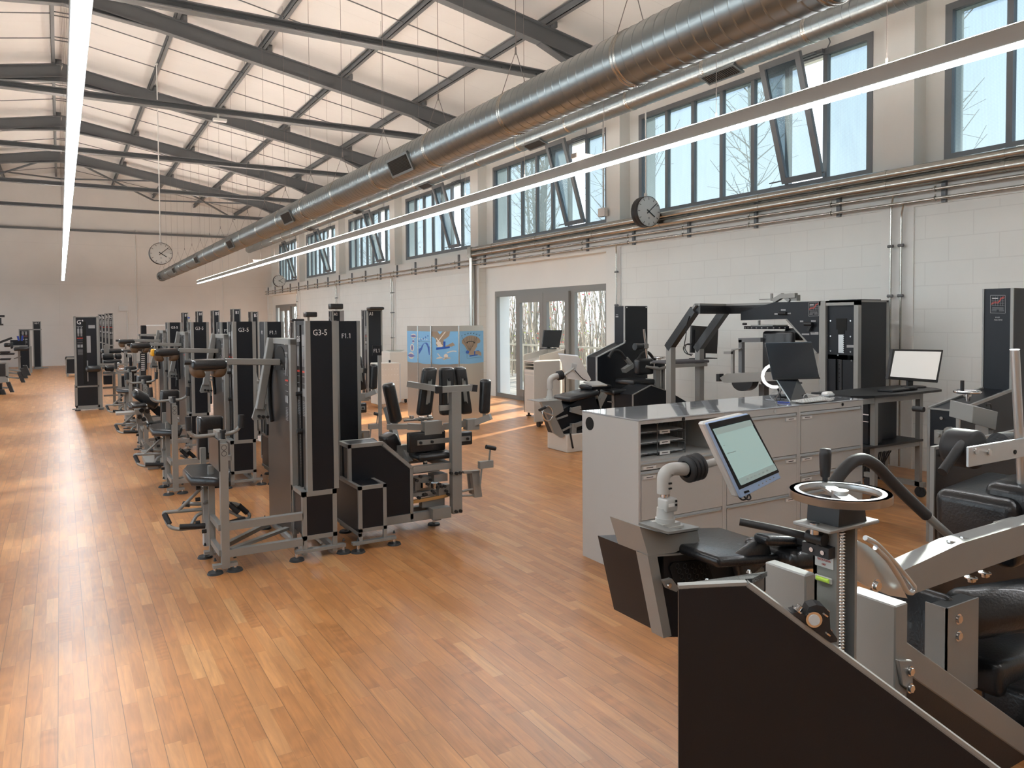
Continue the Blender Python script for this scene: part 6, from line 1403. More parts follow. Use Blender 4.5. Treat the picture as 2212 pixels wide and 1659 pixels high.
# ================================================================ filing cabinets and what stands on them
CY, CB, CZ = 3.703, 4.305, 1.025
CX = [3.131, 3.893, 4.655, 5.415]
specs = [[('open', .755, .992), ('slide', .700, .752), ('drawer', .378, .690), ('drawer', .065, .372)],
         [('drawer', .662, .965), ('drawer', .380, .656), ('drawer', .065, .374)],
         [('drawer', .662, .965), ('drawer', .512, .656), ('drawer', .375, .506), ('drawer', .065, .369)]]
labs = ['grey filing cabinet with open wire tray compartment, left of the three', 'middle grey filing cabinet of the three, half behind the tilted touch monitor', 'grey filing cabinet with the keyboard on top, right of the three']
for k in range(3):
    x0, x1 = CX[k], CX[k+1]-.001
    t = thing('filing_cabinet', labs[k], 'cabinet', (x0, CY, 0), 'grey filing cabinets in a row')
    s = .018; b = MB()
    b.box((x0, CY, .0), (x0+s, CB, CZ-.012)).box((x1-s, CY, .0), (x1, CB, CZ-.012)).box((x0+s, CB-s, .0), (x1-s, CB, CZ-.012)).box((x0+s, CY+.01, .0), (x1-s, CB-s, .06)).box((x0+s, CY, .97 if k else .993), (x1-s, CY+.02, CZ-.012))
    if k == 0: b.box((x0+s, CY+.004, .745), (x1-s, CB-s, .757))
    b.build('cabinet_body', 'cab', t, bevel=.0015)
    MB().box((x0, CY-.004, CZ-.012), (x1, CB+.004, CZ)).build('cabinet_top', 'cabtop', t, bevel=.003)
    MB().cyl(((x0+x1)/2+.12*(k > 0), CY-.001, CZ-.03 if k else CZ-.022), ((x0+x1)/2+.12*(k > 0), CY-.006, CZ-.03 if k else CZ-.022), .013, 16).build('lock', 'chrome' if k else 'void', t)
    for kind, za, zb in specs[k]:
        if kind == 'open': continue
        dr = MB().box((x0+s+.004, CY-.002, za), (x1-s-.004, CY+.018, zb-.022)).box((x0+s+.004, CY+.012, zb-.022), (x1-s-.004, CY+.018, zb)).build('drawer', 'cab', t, bevel=.0015)
        MB().prism([(x0+s+.004, CY-.002, zb-.022), (x0+s+.004, CY-.012, zb-.018), (x0+s+.004, CY-.012, zb-.014), (x0+s+.004, CY-.002, zb-.016)], (x1-x0-2*s-.008, 0, 0)).build('drawer_pull', 'cab', dr)
        MB().box((x0+s+.004, CY+.006, zb-.015), (x1-s-.004, CY+.011, zb)).build('pull_shadow_gap', 'lumh', dr)
        lx = x0+s+.012 if k != 1 else x1-s-.13
        h = MB().box((lx, CY-.006, zb-.052), (lx+.115, CY-.002, zb-.026)).build('label_holder', 'lumh', dr)
        MB().box((lx+.006, CY-.0075, zb-.048), (lx+.109, CY-.006, zb-.030)).build('paper_label', 'white', h)
        MB().box((lx+.03, CY-.0085, zb-.041), (lx+.085, CY-.0075, zb-.036)).build('label_writing', 'ink', h)
    if k == 0:
        q = U(1274, 915, x=x0); MB().cyl((x0-.002, q.y, q.z), (x0+.006, q.y, q.z), .046, 28).build('cable_hole', 'void', t)
# wire letter trays in the open compartment
t = thing('letter_tray_stack', 'stack of three black wire letter trays in the open compartment of the left filing cabinet', 'letter tray', (3.2, 3.8, .757))
x0, x1, y0, y1 = 3.20, 3.62, 3.80, 4.13
for k in range(3):
    z = .775+.07*k; b = MB().tube([(x0, y0, z), (x1, y0, z), (x1, y1, z), (x0, y1, z), (x0, y0, z)], .0025, 5).tube([(x0, y0, z+.05), (x0, y1, z+.05), (x1, y1, z+.05), (x1, y0, z+.05)], .0025, 5)
    for i in range(9): xx = x0+.02+.045*i; b.tube([(xx, y1, z+.05), (xx, y1, z), (xx, y0, z)], .0018, 4)
    for i in range(7): yy = y0+.03+.045*i; b.tube([(x0-.004, yy, z+.05), (x0, yy, z), (x1, yy, z), (x1+.004, yy, z+.05)], .0018, 4)
    tr = b.build('letter_tray', 'steel', t)
    MB().box((x0+.01, y0+.01, z+.003), (x1-.01, y1-.01, z+.008)).build('tray_paper', 'lumh', tr)
    MB().box((x0+.19, y0-.006, z-.012), (x0+.28, y0-.003, z+.012)).build('paper_label', 'white', tr); MB().box((x0+.21, y0-.0075, z-.002), (x0+.26, y0-.006, z+.003)).build('label_writing', 'ink', tr)
b = MB()
for x in (x0+.0, x1): b.tube([(x, y0, .758), (x, y0, .985)], .003, 5).tube([(x, y1, .758), (x, y1, .985)], .003, 5)
b.tube([(x0+.17, y0-.004, .758), (x0+.17, y0-.004, .985)], .003, 5).build('uprights', 'steel', t)
# desk things on the cabinets
z = CZ; T = lambda u, v, y: U(u, v, y=y)
t = thing('folding_display', 'large dark display leaning back on a folded stand on the filing cabinets, seen from behind', 'display', (4.9, 3.95, z))
t['label'] = 'large dark display propped on a folding stand on the filing cabinets'
y = 4.0; P = [T(1671, 821, y), T(1771, 818, y), T(1754, 739, y+.12), T(1654, 741, y+.12)]
MB().prism(P, (0, .012, .003)).build('screen_panel', 'screenoff', t, bevel=.003)
q = [T(1672, 818, y-.002), T(1770.5, 815, y-.002), T(1771, 818, y-.003), T(1671, 821, y-.003)]
MB().prism(q, (0, -.003, 0)).build('bottom_rim', 'blackmatt', t)
g = U(1707, 867, z=z+.001); h = U(1746, 859, z=z+.001)
A_, B_ = T(1677, 820, g.y+.12), T(1723, 817, g.y+.14)
MB().prism([g, h, B_, A_], (-.002, .008, .004)).build('stand_plate', 'screenoff', t, bevel=.001)
MB().bar(g, A_, .006, .006).bar(A_, B_, .006, .006).build('stand_edge', 'alu', t)
g2 = U(1676, 866, z=z+.001); MB().prism([g2, g2+V((.05, .05, 0)), A_.lerp(g, .45)+V((.02, .03, 0)), A_.lerp(g, .45)], (0, .006, .002)).build('stand_leg', 'blackmatt', t)
t = thing('ring_lamp', 'thin white half ring lamp beside the dark display on the cabinets', 'lamp', U(1662, 862, z=z))
y = 4.12; c = T(1672, 812, y); k = (T(1672, 712, y)-c).length/100
pts = [T(u, v, y) for u, v in ((1663, 790), (1655, 795), (1649, 804), (1647, 814), (1651, 825), (1659, 832), (1669, 836), (1679, 836))]
MB().tube(pts, .012, 8, .01).build('ring', 'ringglow', t); MB().tube([pts[-1], T(1684, 850, y), U(1686, 858, z=z+.005)], .008, 6).cyl((U(1686, 858, z=z).x, U(1686, 858, z=z).y, z), (U(1686, 858, z=z).x, U(1686, 858, z=z).y, z+.01), .05, 16).build('lamp_foot', 'blackmatt', t)
ka, kb_, kc, kd = U(1709, 867, z=z+.01), U(1735, 871, z=z+.01), U(1802, 864, z=z+.01), U(1778, 858, z=z+.01)
t = thing('keyboard', 'white slim keyboard on the right filing cabinet in front of the mouse', 'keyboard', ka)
MB().prism([ka, kb_, kc, kd], (0, 0, .006)).build('keyboard_base', 'cab', t, bevel=.001)
b = MB()
for i in range(16):
    for j in range(5):
        f, g = (i+.5)/16, (j+.5)/5; p = ka.lerp(kd, f).lerp(kb_.lerp(kc, f), g)+V((0, 0, .008)); b.box(p+V((-.007, -.006, -.001)), p+V((.007, .006, .0015)))
b.build('keys', 'white', t)
p = U(1787, 856, z=z)
t = thing('computer_mouse', 'silver and white mouse on the right filing cabinet', 'mouse', p)
MB().rbox(p+V((0, 0, .019)), (.052, .01, 0), (-.006, .03, 0), (0, 0, .019), .018, 4).build('mouse_shell', 'white', t); MB().rbox(p+V((.004, -.004, .012)), (.054, .01, 0), (-.006, .032, 0), (0, 0, .010), .009, 3).build('mouse_side', 'alu', t)
tag(MB().cyl(U(1680, 868, z=z+.006), U(1706, 870, z=z+.006), .005, 8).build('pen', 'dkblue'), 'blue pen lying on the cabinet top before the display stand', 'pen')
q = U(1674, 862, z=z); tag(MB().cyl((q.x, q.y, z), (q.x, q.y, z+.003), .075, 28).build('coaster', 'cabtop'), 'round pale coaster on the cabinet top left of the stand', 'coaster')
t = thing('white_cable', 'thin pale cable running to the keyboard and mouse', 'cable', U(1750, 860, z=z))
MB().tube([U(1735, 860, z=z+.004), U(1737, 853, z=z+.03), U(1743, 851, z=z+.03), U(1752, 853, z=z+.01), U(1775, 857, z=z+.006)], .003, 5, .02).tube([U(1663, 853, z=z+.004), U(1668, 848, z=z+.03), U(1680, 846, z=z+.03), U(1688, 850, z=z+.006)], .003, 5, .02).build('cable_run', 'white', t)
# ================================================================ the machine in the foreground
C_ = lambda x, y_, y: U(1360+x/2.185, 900+y_/2.185, y=y)       # detail view coordinates on a plane y =
def D3(x, y_, z): return U(1360+x/2.185, 900+y_/2.185, z=z)
YN = 1.0
fg = thing('back_machine', 'large black and silver back machine filling the lower right foreground, with handwheel and screw column', 'exercise machine', (1.4, 1.3, 0))
# near side wall with its rim
PN = V((math.sin(math.radians(35)), math.cos(math.radians(35)), 0)); P0_ = U(1466, 1265, d=1.5)
def W7(x, y_):
    """point of the side wall's own vertical plane (turned about 35 degrees from the hall)"""
    q = _r*((x/2.185+1360-PX)/F) + _d*((y_/2.185+900-PY)/F) + _f
    return EYE + q*((P0_-EYE).dot(PN)/q.dot(PN))
A = [W7(232, 812), W7(555, 797), W7(1715, 1659)]
dirn = A[2]-A[1]; E3 = A[1]+dirn*((A[1].z-.2)/(A[1].z-A[2].z))
def low(p, z=.03): return V((p.x, p.y, z))
MB().prism([low(A[0]), A[0], A[1], E3, low(E3)], PN*.012).build('side_wall', 'black', fg)
b = MB(); e = PN*.018; up = V((0, 0, .006))
b.prism([A[0]+up, A[1]+up, A[1]-up*.2, A[0]-up*.2], e); n2 = dirn.cross(PN).normalized(); n2 = n2 if n2.z > 0 else -n2
b.prism([A[1]+n2*.007, E3+n2*.007, E3-n2*.003, A[1]-n2*.003], e*1.2)
b.build('rim', 'silver', fg, bevel=.0015)
zt = A[0].z
tq = [W7(236, 802)+PN*.018, W7(590, 776)+PN*.018, D3(650, 728, zt-.012), D3(395, 768, zt-.012)]
MB().prism([p+V((0, 0, -.001)) for p in tq], (0, 0, -.01)).build('pebbled_top', 'pebble', fg)
b = MB()
for x, y_ in ((365, 779), (563, 737)): p = D3(x, y_, zt-.008); b.cyl(p, p+V((0, 0, .006)), .006, 10, .003)
b.build('top_screws', 'chrome', fg)
# far rail
r0, r1, r2, r3 = C_(1322, 1072, 1.42), C_(1862, 1465, 1.42), C_(1862, 1600, 1.42), C_(1335, 1230, 1.42)
dd = r1-r0; MB().prism([r0-dd*.25, r1+dd*.35, r2+dd*.35, r3-dd*.25], (0, .05, 0)).build('rail', 'silver', fg, bevel=.004)
MB().prism([r3-dd*.25+V((0, .004, 0)), r2+dd*.35+V((0, .004, 0)), (r2+dd*.35)+V((0, .004, -.6)), r3-dd*.25+V((0, .004, -.45))], (0, .01, 0)).build('inner_board', 'black', fg)
# cover blocks (their long side runs down the hall)
def blk(nm, x, w, un, uf, vt_near, zb):
    """box with its hall side in plane x; near/far edges at photo columns un/uf, top at row vt_near"""
    n_, f_ = U(un, vt_near, x=x), U(uf, vt_near, x=x); z = n_.z
    return MB().box((x, n_.y, zb), (x+w, f_.y, z)).build(nm, 'silver', fg, bevel=.003)
blk('cover_block', 1.35, .032, 1740, 1652, 1243, .8); blk('cover_block', 1.645, .05, 1934, 1826, 1310, .45)
# screw column
xc = 1.42
pn, pf = U(1808, 1140, x=xc), U(1757, 1140, x=xc)
y0, y1 = pn.y, pf.y; ztop = U(1808, 1143, x=xc).z
MB().box((xc, y0, .55), (xc+.008, y1, ztop)).box((xc, y1-.01, .55), (xc+.09, y1, ztop)).box((xc+.062, y0, .55), (xc+.07, y1, ztop)).build('column', 'silver', fg, bevel=.001)
b = MB(); sx, sy = xc+.034, y0+.018; z = .6
prof = []
while z < ztop-.002: prof += [(.0085, z), (.0135, z+.0035), (.0085, z+.007)]; z += .007
b.lathe((sx, sy, 0), (0, 0, 1), prof, 18); b.build('lead_screw', 'chrome', fg)
tp = [(xc-.05, y1+.015, ztop), (xc-.05, y0-.02, ztop), (xc+.12, y0-.02, ztop), (xc+.12, y1+.015, ztop)]
MB().prism(tp, (0, 0, .008)).build('top_plate', 'silver', fg, bevel=.002)
b = MB(); 
for x, y in ((xc-.035, (y0+y1)/2), (xc+.105, (y0+y1)/2)): b.cyl((x, y, ztop-.012), (x, y, ztop+.012), .010, 12)
for dz, dy in ((.02, .02), (.02, .045), ): b.cyl((xc, y0+dy, ztop-dz), (xc-.006, y0+dy, ztop-dz), .0055, 12)
b.build('cap_screws', 'chrome', fg)
MB().prism([(xc-.012, y0-.012, ztop+.008), (xc+.085, y0-.012, ztop+.008), (xc+.08, y0-.01, ztop+.04), (xc+.045, y0-.01, ztop+.048), (xc+.04, y0-.01, ztop+.058), (xc-.005, y0-.01, ztop+.055)], (0, y1-y0+.02, 0)).build('bearing_housing', 'blackmatt', fg, bevel=.004)
wc = V((sx, sy, U(1822, 1068, x=sx).z))
MB().cyl((sx, sy, ztop+.05), (sx, sy, wc.z), .012, 16).cyl((sx, sy, ztop+.05), (sx, sy, ztop+.065), .017, 16).build('wheel_shaft', 'blackmatt', fg)
Rw = .105
wl = MB().lathe(wc, (0, 0, 1), [(Rw*.79, -.004), (Rw*.79, .004), (Rw*.80, .0065), (Rw*.80, .0065), (Rw*.985, .0065), (Rw*.985, .0065), (Rw, .004), (Rw, .004), (Rw, -.010), (Rw, -.010), (Rw*.97, -.011), (Rw*.83, -.010), (Rw*.79, -.004)], 64).build('handwheel', 'alu', fg)
dS = (D3(932, 325, wc.z)-wc); dS.z = 0; dS = dS.normalized(); 
MB().obox(wc+V((0, 0, -.002)), dS*Rw*.83, V((-dS.y, dS.x, 0))*.016, (0, 0, .003)).cyl(wc+V((0, 0, -.012)), wc+V((0, 0, .008)), .018, 16).build('spoke', 'alu', wl)
hp = wc+dS*Rw*.9; MB().lathe(hp+V((0, 0, .010)), (0, 0, 1), [(.006, -.006), (.006, .006), (.010, .008), (.0125, .03), (.0135, .06), (.012, .072), (.0, .073)], 16).build('crank_handle', 'blackmatt', wl)
MB().box((xc-.022, y0+.004, ztop-.064), (xc, y1+.012, ztop-.040)).cyl((xc-.016, y0+.03, ztop-.04), (xc-.016, y0+.03, ztop-.012), .009, 12).cyl((xc-.016, y0+.018, ztop-.026), (xc-.016, y0+.06, ztop-.026), .014, 16).build('clamp_knob', 'blackmatt', fg, bevel=.002)
b = MB()
for yy in (y0+.018, y0+.046): b.cyl((xc-.022, yy, ztop-.052), (xc-.025, yy, ztop-.052), .005, 12)
b.build('clamp_screws', 'chrome', fg)
MB().tube([V((xc-.01, y1+.0, ztop-.03)), V((xc-.05, y1+.06, ztop-.02)), V((xc-.10, y1+.12, ztop-.01))], .009, 8).build('clamp_rod', 'rubber', fg)
yl0, yl1 = U(1801, 1215, x=xc).y, U(1761, 1215, x=xc).y; zl = U(1801, 1215, x=xc).z
lb = MB().box((xc-.0015, yl0, zl-.017), (xc-.0003, yl1, zl+.017)).build('warning_label', 'white', fg, bevel=.0005)
for i, s_ in enumerate(('DISENGAGE IN', 'VERTICAL POSITION', 'ONLY')): text(s_, (xc-.0016, (yl0+yl1)/2, zl+.0065-.0095*i), (0, -1, 0), (0, 0, 1), .0048, 'red', lb, depth=.0004, squeeze=.55 if i == 1 else .62, align='CENTER')
zl2 = U(1778, 1250, x=xc).z
lv = MB().box((xc-.004, yl0+.002, zl2-.007), (xc-.0003, yl1-.001, zl2+.007)).build('level_holder', 'cab', fg, bevel=.003)
MB().cyl((xc-.005, yl0+.008, zl2), (xc-.005, yl1-.008, zl2), .0048, 12).build('level_vial', 'green', lv)
# pillow block bearing on the sloping rim
MB().prism([W7(765, 925)-PN*.004, W7(800, 915)-PN*.004, W7(825, 935)-PN*.004, W7(845, 895)-PN*.004, W7(880, 885)-PN*.004, W7(915, 893)-PN*.004, W7(940, 920)-PN*.004, W7(945, 1000)-PN*.004, W7(978, 1045)-PN*.004, W7(975, 1060)-PN*.004, W7(945, 1063)-PN*.004], PN*.03).build('pillow_block', 'blackmatt', fg, bevel=.003)
p = W7(862, 948)-PN*.012; MB().cyl(p, p+PN*.02, .0155, 24).build('bearing_ring', 'chrome', fg); MB().cyl(p-PN*.002, p, .0105, 20).build('bearing_shaft', 'lumh', fg)
b = MB()
for x, y_ in ((800, 912), (937, 1018), (925, 928)): p = W7(x, y_)+PN*.006; b.cyl(p-n2*.002, p+n2*.008, .008, 6).cyl(p-n2*.004, p-n2*.001, .012, 14)
b.build('hex_bolts', 'chrome', fg)
y_ = 1.03
q = [C_(1270, 1150, y_), C_(1337, 1152, y_), C_(1340, 1305, y_), C_(1290, 1270, y_)]
MB().prism(q, (0, .01, 0)).build('bolt_bracket', 'silver', fg, bevel=.002)
b = MB()
for x, yy in ((1322, 1200), (1322, 1280)): p = C_(x, yy, y_); b.cyl(p, p+V((0, -.008, 0)), .0095, 6).cyl(p, p+V((0, -.003, 0)), .012, 16)
b.build('hex_bolts', 'chrome', fg)
# sector plate and slotted arc
y_ = 1.25
MB().prism([C_(x, q_, y_+.03) for x, q_ in ((1050, 588), (1080, 586), (1120, 605), (1175, 645), (1225, 700), (1262, 760), (1290, 815), (1312, 858), (1230, 845), (1120, 800), (1050, 760))], (0, .01, 0)).build('sector_plate', 'alu', fg, bevel=.002)
arc = [C_(x, q_, y_) for x, q_ in ((1112, 572), (1165, 598), (1220, 655), (1265, 705), (1310, 760), (1345, 805), (1335, 832), (1310, 830), (1290, 790), (1262, 740), (1215, 670), (1160, 618))]
MB().tube(arc, .0075, 8, .02).build('slotted_arc', 'alu', fg)
p = C_(1163, 797, y_-.0); MB().cyl(p, p+V((0, -.01, 0)), .013, 6).cyl(p, p+V((0, -.003, 0)), .018, 18).build('pivot_bolt', 'chrome', fg)
# big arm
y_ = 1.36
MB().prism([C_(x, q_, y_) for x, q_ in ((1258, 742), (1560, 600), (1757, 541), (2000, 470), (2000, 600), (1862, 650), (1345, 835), (1310, 820))], (0, .07, 0)).build('lift_arm', 'silver', fg, bevel=.004)
b = MB()
for x, q_, s_ in ((1515, 606, 1), (1575, 588, 1), (1612, 758, -1), (1677, 735, -1)): p = C_(x, q_, y_+.03); b.cyl(p, p+V((.003, 0, .014*s_)), .014, 6).cyl(p, p+V((0, 0, .004*s_)), .02, 18)
b.build('hex_bolts', 'chrome', fg)
# arched grab handle
y_ = 1.5
pts = [C_(x, q_, y_) for x, q_ in ((962, 322), (1005, 255), (1060, 205), (1105, 198), (1160, 225), (1240, 310), (1318, 388), (1400, 465), (1490, 545), (1555, 605))]
MB().tube(pts[6:], .0145, 12, .05).cyl(pts[-1], pts[-1]+V((0, 0, -.03)), .02, 12).build('grab_handle', 'silver', fg)
MB().tube(pts[:8], .0195, 12, .05).build('handle_grip', 'rubber', fg)
# roller, bracket, pads
def roll(nm, a, c, r, par=fg, mat='leather'):
    d = (c-a).normalized(); L = (c-a).length
    return MB().lathe(a, d, [(0, 0), (r*.25, .004), (r*.7, 0), (r*.93, .012), (r, .035), (r*.985, L*.5), (r, L-.02), (r*.9, L), (0, L)], 28).build(nm, mat, par)
roll('leg_roller', C_(1545, 935, 1.62), C_(1960, 880, 1.45)+V((.05, 0, .0)), .098)
b = MB().box(C_(1498, 907, 1.52), C_(1643, 1280, 1.52)+V((0, .006, 0))).box(C_(1643, 935, 1.52)-V((.006, 0, 0)), V((C_(1643, 935, 1.52).x, 1.60, C_(1643, 1280, 1.52).z))).box(C_(1498, 907, 1.52), V((C_(1498, 935, 1.52).x+.006, 1.60, C_(1643, 1280, 1.52).z))).build('roller_bracket', 'silver', fg, bevel=.002)
MB().box(C_(1503, 905, 1.53), C_(1640, 912, 1.53)+V((0, .06, 0))).build('bracket_lining', 'blackmatt', fg)
b = MB()
for x, q_ in ((1552, 955), (1552, 1035)): p = C_(x, q_, 1.52); b.cyl(p, p+V((0, -.009, 0)), .015, 6).cyl(p, p+V((0, -.002, 0)), .02, 16)
b.build('hex_bolts', 'chrome', fg)
MB().rbox(C_(1760, 1150, 1.62), (.26, 0, -.02), (0, .12, 0), (0, 0, .07), .03, 3).rbox(C_(1900, 1330, 1.5), (.2, 0, 0), (0, .1, 0), (0, 0, .1), .03, 3).build('seat_pad', 'leather', fg)
MB().box(C_(1520, 700, 1.85), V((2.9, 1.95, .05))).build('machine_core', 'black', fg, bevel=.01)
MB().rbox(C_(1380, 985, 1.72), (.12, .0, -.06), (0, .16, 0), (.03, 0, .13), .03, 3).build('seat_pad', 'leather', fg)
c0 = C_(1745, 475, 1.75); MB().rbox(c0, (.22, 0, .02), (0, .17, 0), (-.01, 0, .145), .05, 4).build('back_pad', 'leather', fg)
MB().rbox(C_(1900, 420, 1.6), (.12, 0, .01), (0, .14, 0), (0, 0, .1), .04, 3).build('back_pad', 'leather', fg)
MB().box(C_(1738, 500, 1.58), C_(1862, 545, 1.58)+V((.1, .02, 0))).build('pad_plate', 'silver', fg, bevel=.003)
p = C_(1765, 521, 1.58); MB().cyl(p, p+V((0, -.008, 0)), .015, 14).build('plate_bolt', 'chrome', fg)
# far side wall with silver rim
y_ = 2.02
T_ = lambda u, v: U(u, v, y=y_)
a, c = T_(2014, 968), T_(2300, 909)
MB().prism([(a.x, y_, .03), a, c, (c.x, y_, .03)], (0, .012, 0)).build('far_side_wall', 'black', fg)
MB().bar(a, c, .02, .014).bar((a.x+.004, y_, .03), (a.x+.004, y_, a.z), .02, .012, (1, 0, 0)).build('far_rim', 'silver', fg, bevel=.002)
p = T_(2030, 981); MB().cyl(p, p+V((0, -.01, 0)), .012, 14).build('rim_screw', 'chrome', fg)
# head rest gear on the chrome post
y_ = 1.62; H_ = lambda x, q_, y=y_: C_(x, q_, y)
MB().cyl(U(2192, 755, y=y_), U(2209, 1085, y=y_), .0175, 18).build('chrome_post', 'alu', fg)
MB().box(H_(1603, 145, y_-.03), H_(1900, 183, y_-.03)+V((0, .012, 0))).build('clamp_bar', 'alu', fg, bevel=.002)
b = MB()
for x, q_ in ((1630, 164), (1693, 167)): p = H_(x, q_, y_-.03); b.cyl(p, p+V((0, -.008, 0)), .0125, 6).cyl(p, p+V((0, -.003, 0)), .015, 16)
b.build('hex_bolts', 'chrome', fg); p = H_(1820, 167, y_-.031); MB().cyl(p, p+V((0, -.002, 0)), .009, 14).build('bar_hole', 'void', fg)
p = H_(1648, 158, y_+.02); MB().lathe(p, (0, 1, 0), [(0, 0), (.06, 0), (.075, .004), (.078, .012), (.078, .10), (.07, .12), (0, .12)], 32).build('head_roller', 'rubber', fg)
MB().cyl(H_(1740, 130, 1.75), H_(1830, 120, 1.75), .05, 20, .045).build('head_roller', 'leather', fg)
MB().tube([H_(1475, 262, y_+.05), H_(1520, 200, y_+.05), H_(1565, 130, y_+.05), H_(1620, 100, y_+.06)], .019, 10, .04).build('curved_grip', 'rubber', fg)
y_ = 2.2; q = [U(u, v, y=y_) for u, v in ((2100, 914), (2103, 877), (2156, 890), (2151, 929))]
MB().prism(q, (.03, .14, .02)).build('box_housing', 'silver', fg, bevel=.002); MB().bar(U(2126, 918, y=2.25), U(2126, 945, y=2.25), .07, .05, (1, 0, 0)).build('box_neck', 'silver', fg)
MB().tube([U(2132, 877, y=2.2), U(2130, 872, y=2.2), U(2140, 873, y=2.2), U(2141, 882, y=2.2)], .005, 6, .01).build('cable_loop', 'blackmatt', fg)
# seat side towards the filing cabinets: pads, arm rest, housing and touch monitor
y_ = 1.95
MB().rbox((C_(215, 618, y_)+C_(610, 600, y_))/2, (C_(610, 605, y_)-C_(215, 625, y_))/2, (0, .2, 0), (0, 0, .018), .016, 3).build('bench_pad', 'leather', fg)
MB().prism([C_(x, q_, y_) for x, q_ in ((160, 650), (520, 622), (640, 600), (680, 740), (560, 740), (240, 798), (232, 1040), (170, 1040))], (0, .03, 0)).prism([C_(x, q_, y_+.03) for x, q_ in ((100, 660), (680, 620), (680, 800), (240, 1040), (180, 1040))], (0, .3, 0)).build('bench_side', 'black', fg, bevel=.004)
b = MB(); 
MB().prism([C_(x, q_, y_-.006) for x, q_ in ((190, 712), (205, 690), (340, 676), (372, 700), (395, 765), (260, 790), (215, 800))], (0, .004, 0)).build('studded_mat', 'void', fg, bevel=.002)
for i in range(5):
    for j in range(4):
        x, q_ = 225+36*i+10*j, 705+24*j
        if q_ < 780 and x < 372: b.torus(C_(x, q_, y_-.008), (0, 1, 0), .008, .0015, 16, 4)
b.build('mat_studs', 'rubber', fg)
MB().rbox((C_(615, 578, 1.75)+C_(800, 585, 1.75))/2, (C_(800, 585, 1.75)-C_(615, 578, 1.75))/2, (0, .035, 0), (0, 0, .018), .017, 4).build('arm_rest', 'leather', fg)
MB().rbox(C_(730, 640, 1.8), (.09, 0, -.01), (0, .12, 0), (0, 0, .035), .03, 3).rbox(C_(575, 665, 1.78), (.075, 0, .03), (0, .02, 0), (-.015, 0, .045), .012, 3).build('hip_pad', 'leather', fg)
MB().bar(C_(800, 582, 1.72), C_(868, 590, 1.6), .025, .025).box(C_(812, 620, 1.7), C_(868, 655, 1.7)+V((0, .02, 0))).build('arm_rest_bracket', 'blackmatt', fg)
y_ = 1.93
MB().prism([C_(x, q_, y_) for x, q_ in ((85, 655), (130, 655), (198, 1035), (160, 1046))], (0, .06, 0)).prism([C_(x, q_, y_-.002) for x, q_ in ((85, 655), (320, 640), (322, 648), (92, 664))], (0, .06, 0)).build('side_plate', 'silver', fg, bevel=.003)
MB().prism([C_(x, q_, y_) for x, q_ in ((48, 520), (183, 560), (322, 538), (330, 588), (212, 642), (88, 656))], (0, .16, 0)).build('tilted_housing', 'silver', fg, bevel=.004)
zt_ = C_(45, 508, y_).z
MB().prism([C_(42, 512, y_-.004), C_(182, 556, y_-.05), C_(325, 534, y_-.004), C_(330, 530, y_+.06), C_(200, 500, y_+.14)], (0, 0, .008)).build('housing_lid', 'silver', fg, bevel=.002)
p = C_(128, 842, y_+.16); MB().torus(p, (.55, -.8, .12), .105, .009, 40, 8).cyl(p+V((0, .0, -.1)), p+V((0, 0, .1)), .008, 8).build('side_handwheel', 'chrome', fg)
MB().prism([C_(x, q_, y_-.03) for x, q_ in ((160, 775), (200, 765), (235, 812), (222, 828), (180, 812))], (0, .015, 0)).build('lever', 'silver', fg, bevel=.002)
b = MB(); p = C_(186, 795, y_-.035); b.cyl(p, p+V((0, -.006, 0)), .008, 12); p = C_(200, 1000, y_-.01); b.build('lever_bolt', 'chrome', fg)
for x, y in ((1.9, 1.47), (2.15, 1.93), (2.6, 1.93)): MB().cyl((x, y, 0), (x, y, .03), .04, 16).build('foot', 'rubber', fg)
MB().box((1.75, 1.44, .04), (2.9, 1.50, .10)).bar((2.15, 1.93, .02), (2.15, 1.93, .75), .08, .08, (1, 0, 0)).box((2.1, 1.45, .04), (2.2, 2.0, .1)).box((2.1, 1.9, .04), (2.9, 1.96, .1)).build('base_frame', 'silver', fg)
# touch monitor on its swivel arm
y_ = 1.98; G = lambda x, q_, yy=y_: C_(x, q_, yy)
tm = thing('touch_monitor', 'tilted touch monitor with pale lit screen and blue edge in the foreground', 'monitor', G(168, 520))
k = (G(168, 420)-G(168, 520)).length/100
c = G(168, 520)
b = MB().box(c+V((-66*k, -55*k, 0)), c+V((66*k, 55*k, 11*k))).box(c+V((-54*k, -45*k, 11*k)), c+V((54*k, 45*k, 26*k))).cyl(c+V((0, 0, 26*k)), c+V((0, 0, 44*k)), 46*k, 28).cyl(c+V((0, 0, 44*k)), c+V((0, 0, 92*k)), 41*k, 28, 38*k)
b.rbox(c+V((6*k, -10*k, 108*k)), (36*k, 0, 0), (0, 34*k, 0), (0, 0, 32*k), 10*k, 2).build('arm_base', 'lumw', tm, bevel=0)
MB().cyl(c+V((0, 0, 138*k)), c+V((0, 0, 158*k)), 21*k, 20).build('metal_collar', 'chrome', tm)
MB().tube([G(160, 362), G(160, 270), G(200, 245), G(262, 248)], 31*k, 14, 30*k, 6).build('elbow', 'lumw', tm)
b = MB()
for dz in (0, 18): b.box(c+V((22*k, -48*k, (104+dz)*k)), c+V((32*k, -43*k, (114+dz)*k)))
for dz in (0, 24): b.box(G(188, 345-dz, y_-.05)+V((0, 0, 0)), G(196, 334-dz, y_-.045))
b.build('socket_holes', 'void', tm); MB().box(G(186, 428, y_-.062), G(210, 408, y_-.06)).build('type_label', 'white', tm)
ax = (G(400, 215)-G(255, 252)).normalized(); s0 = G(262, 250)
b = MB()
for i in range(4): b.lathe(s0+ax*(24*k*i), ax, [(40*k, 0), (60*k, 4*k), (66*k, 12*k), (60*k, 20*k), (40*k, 24*k)], 32)
b.build('bellows', 'rubber', tm)
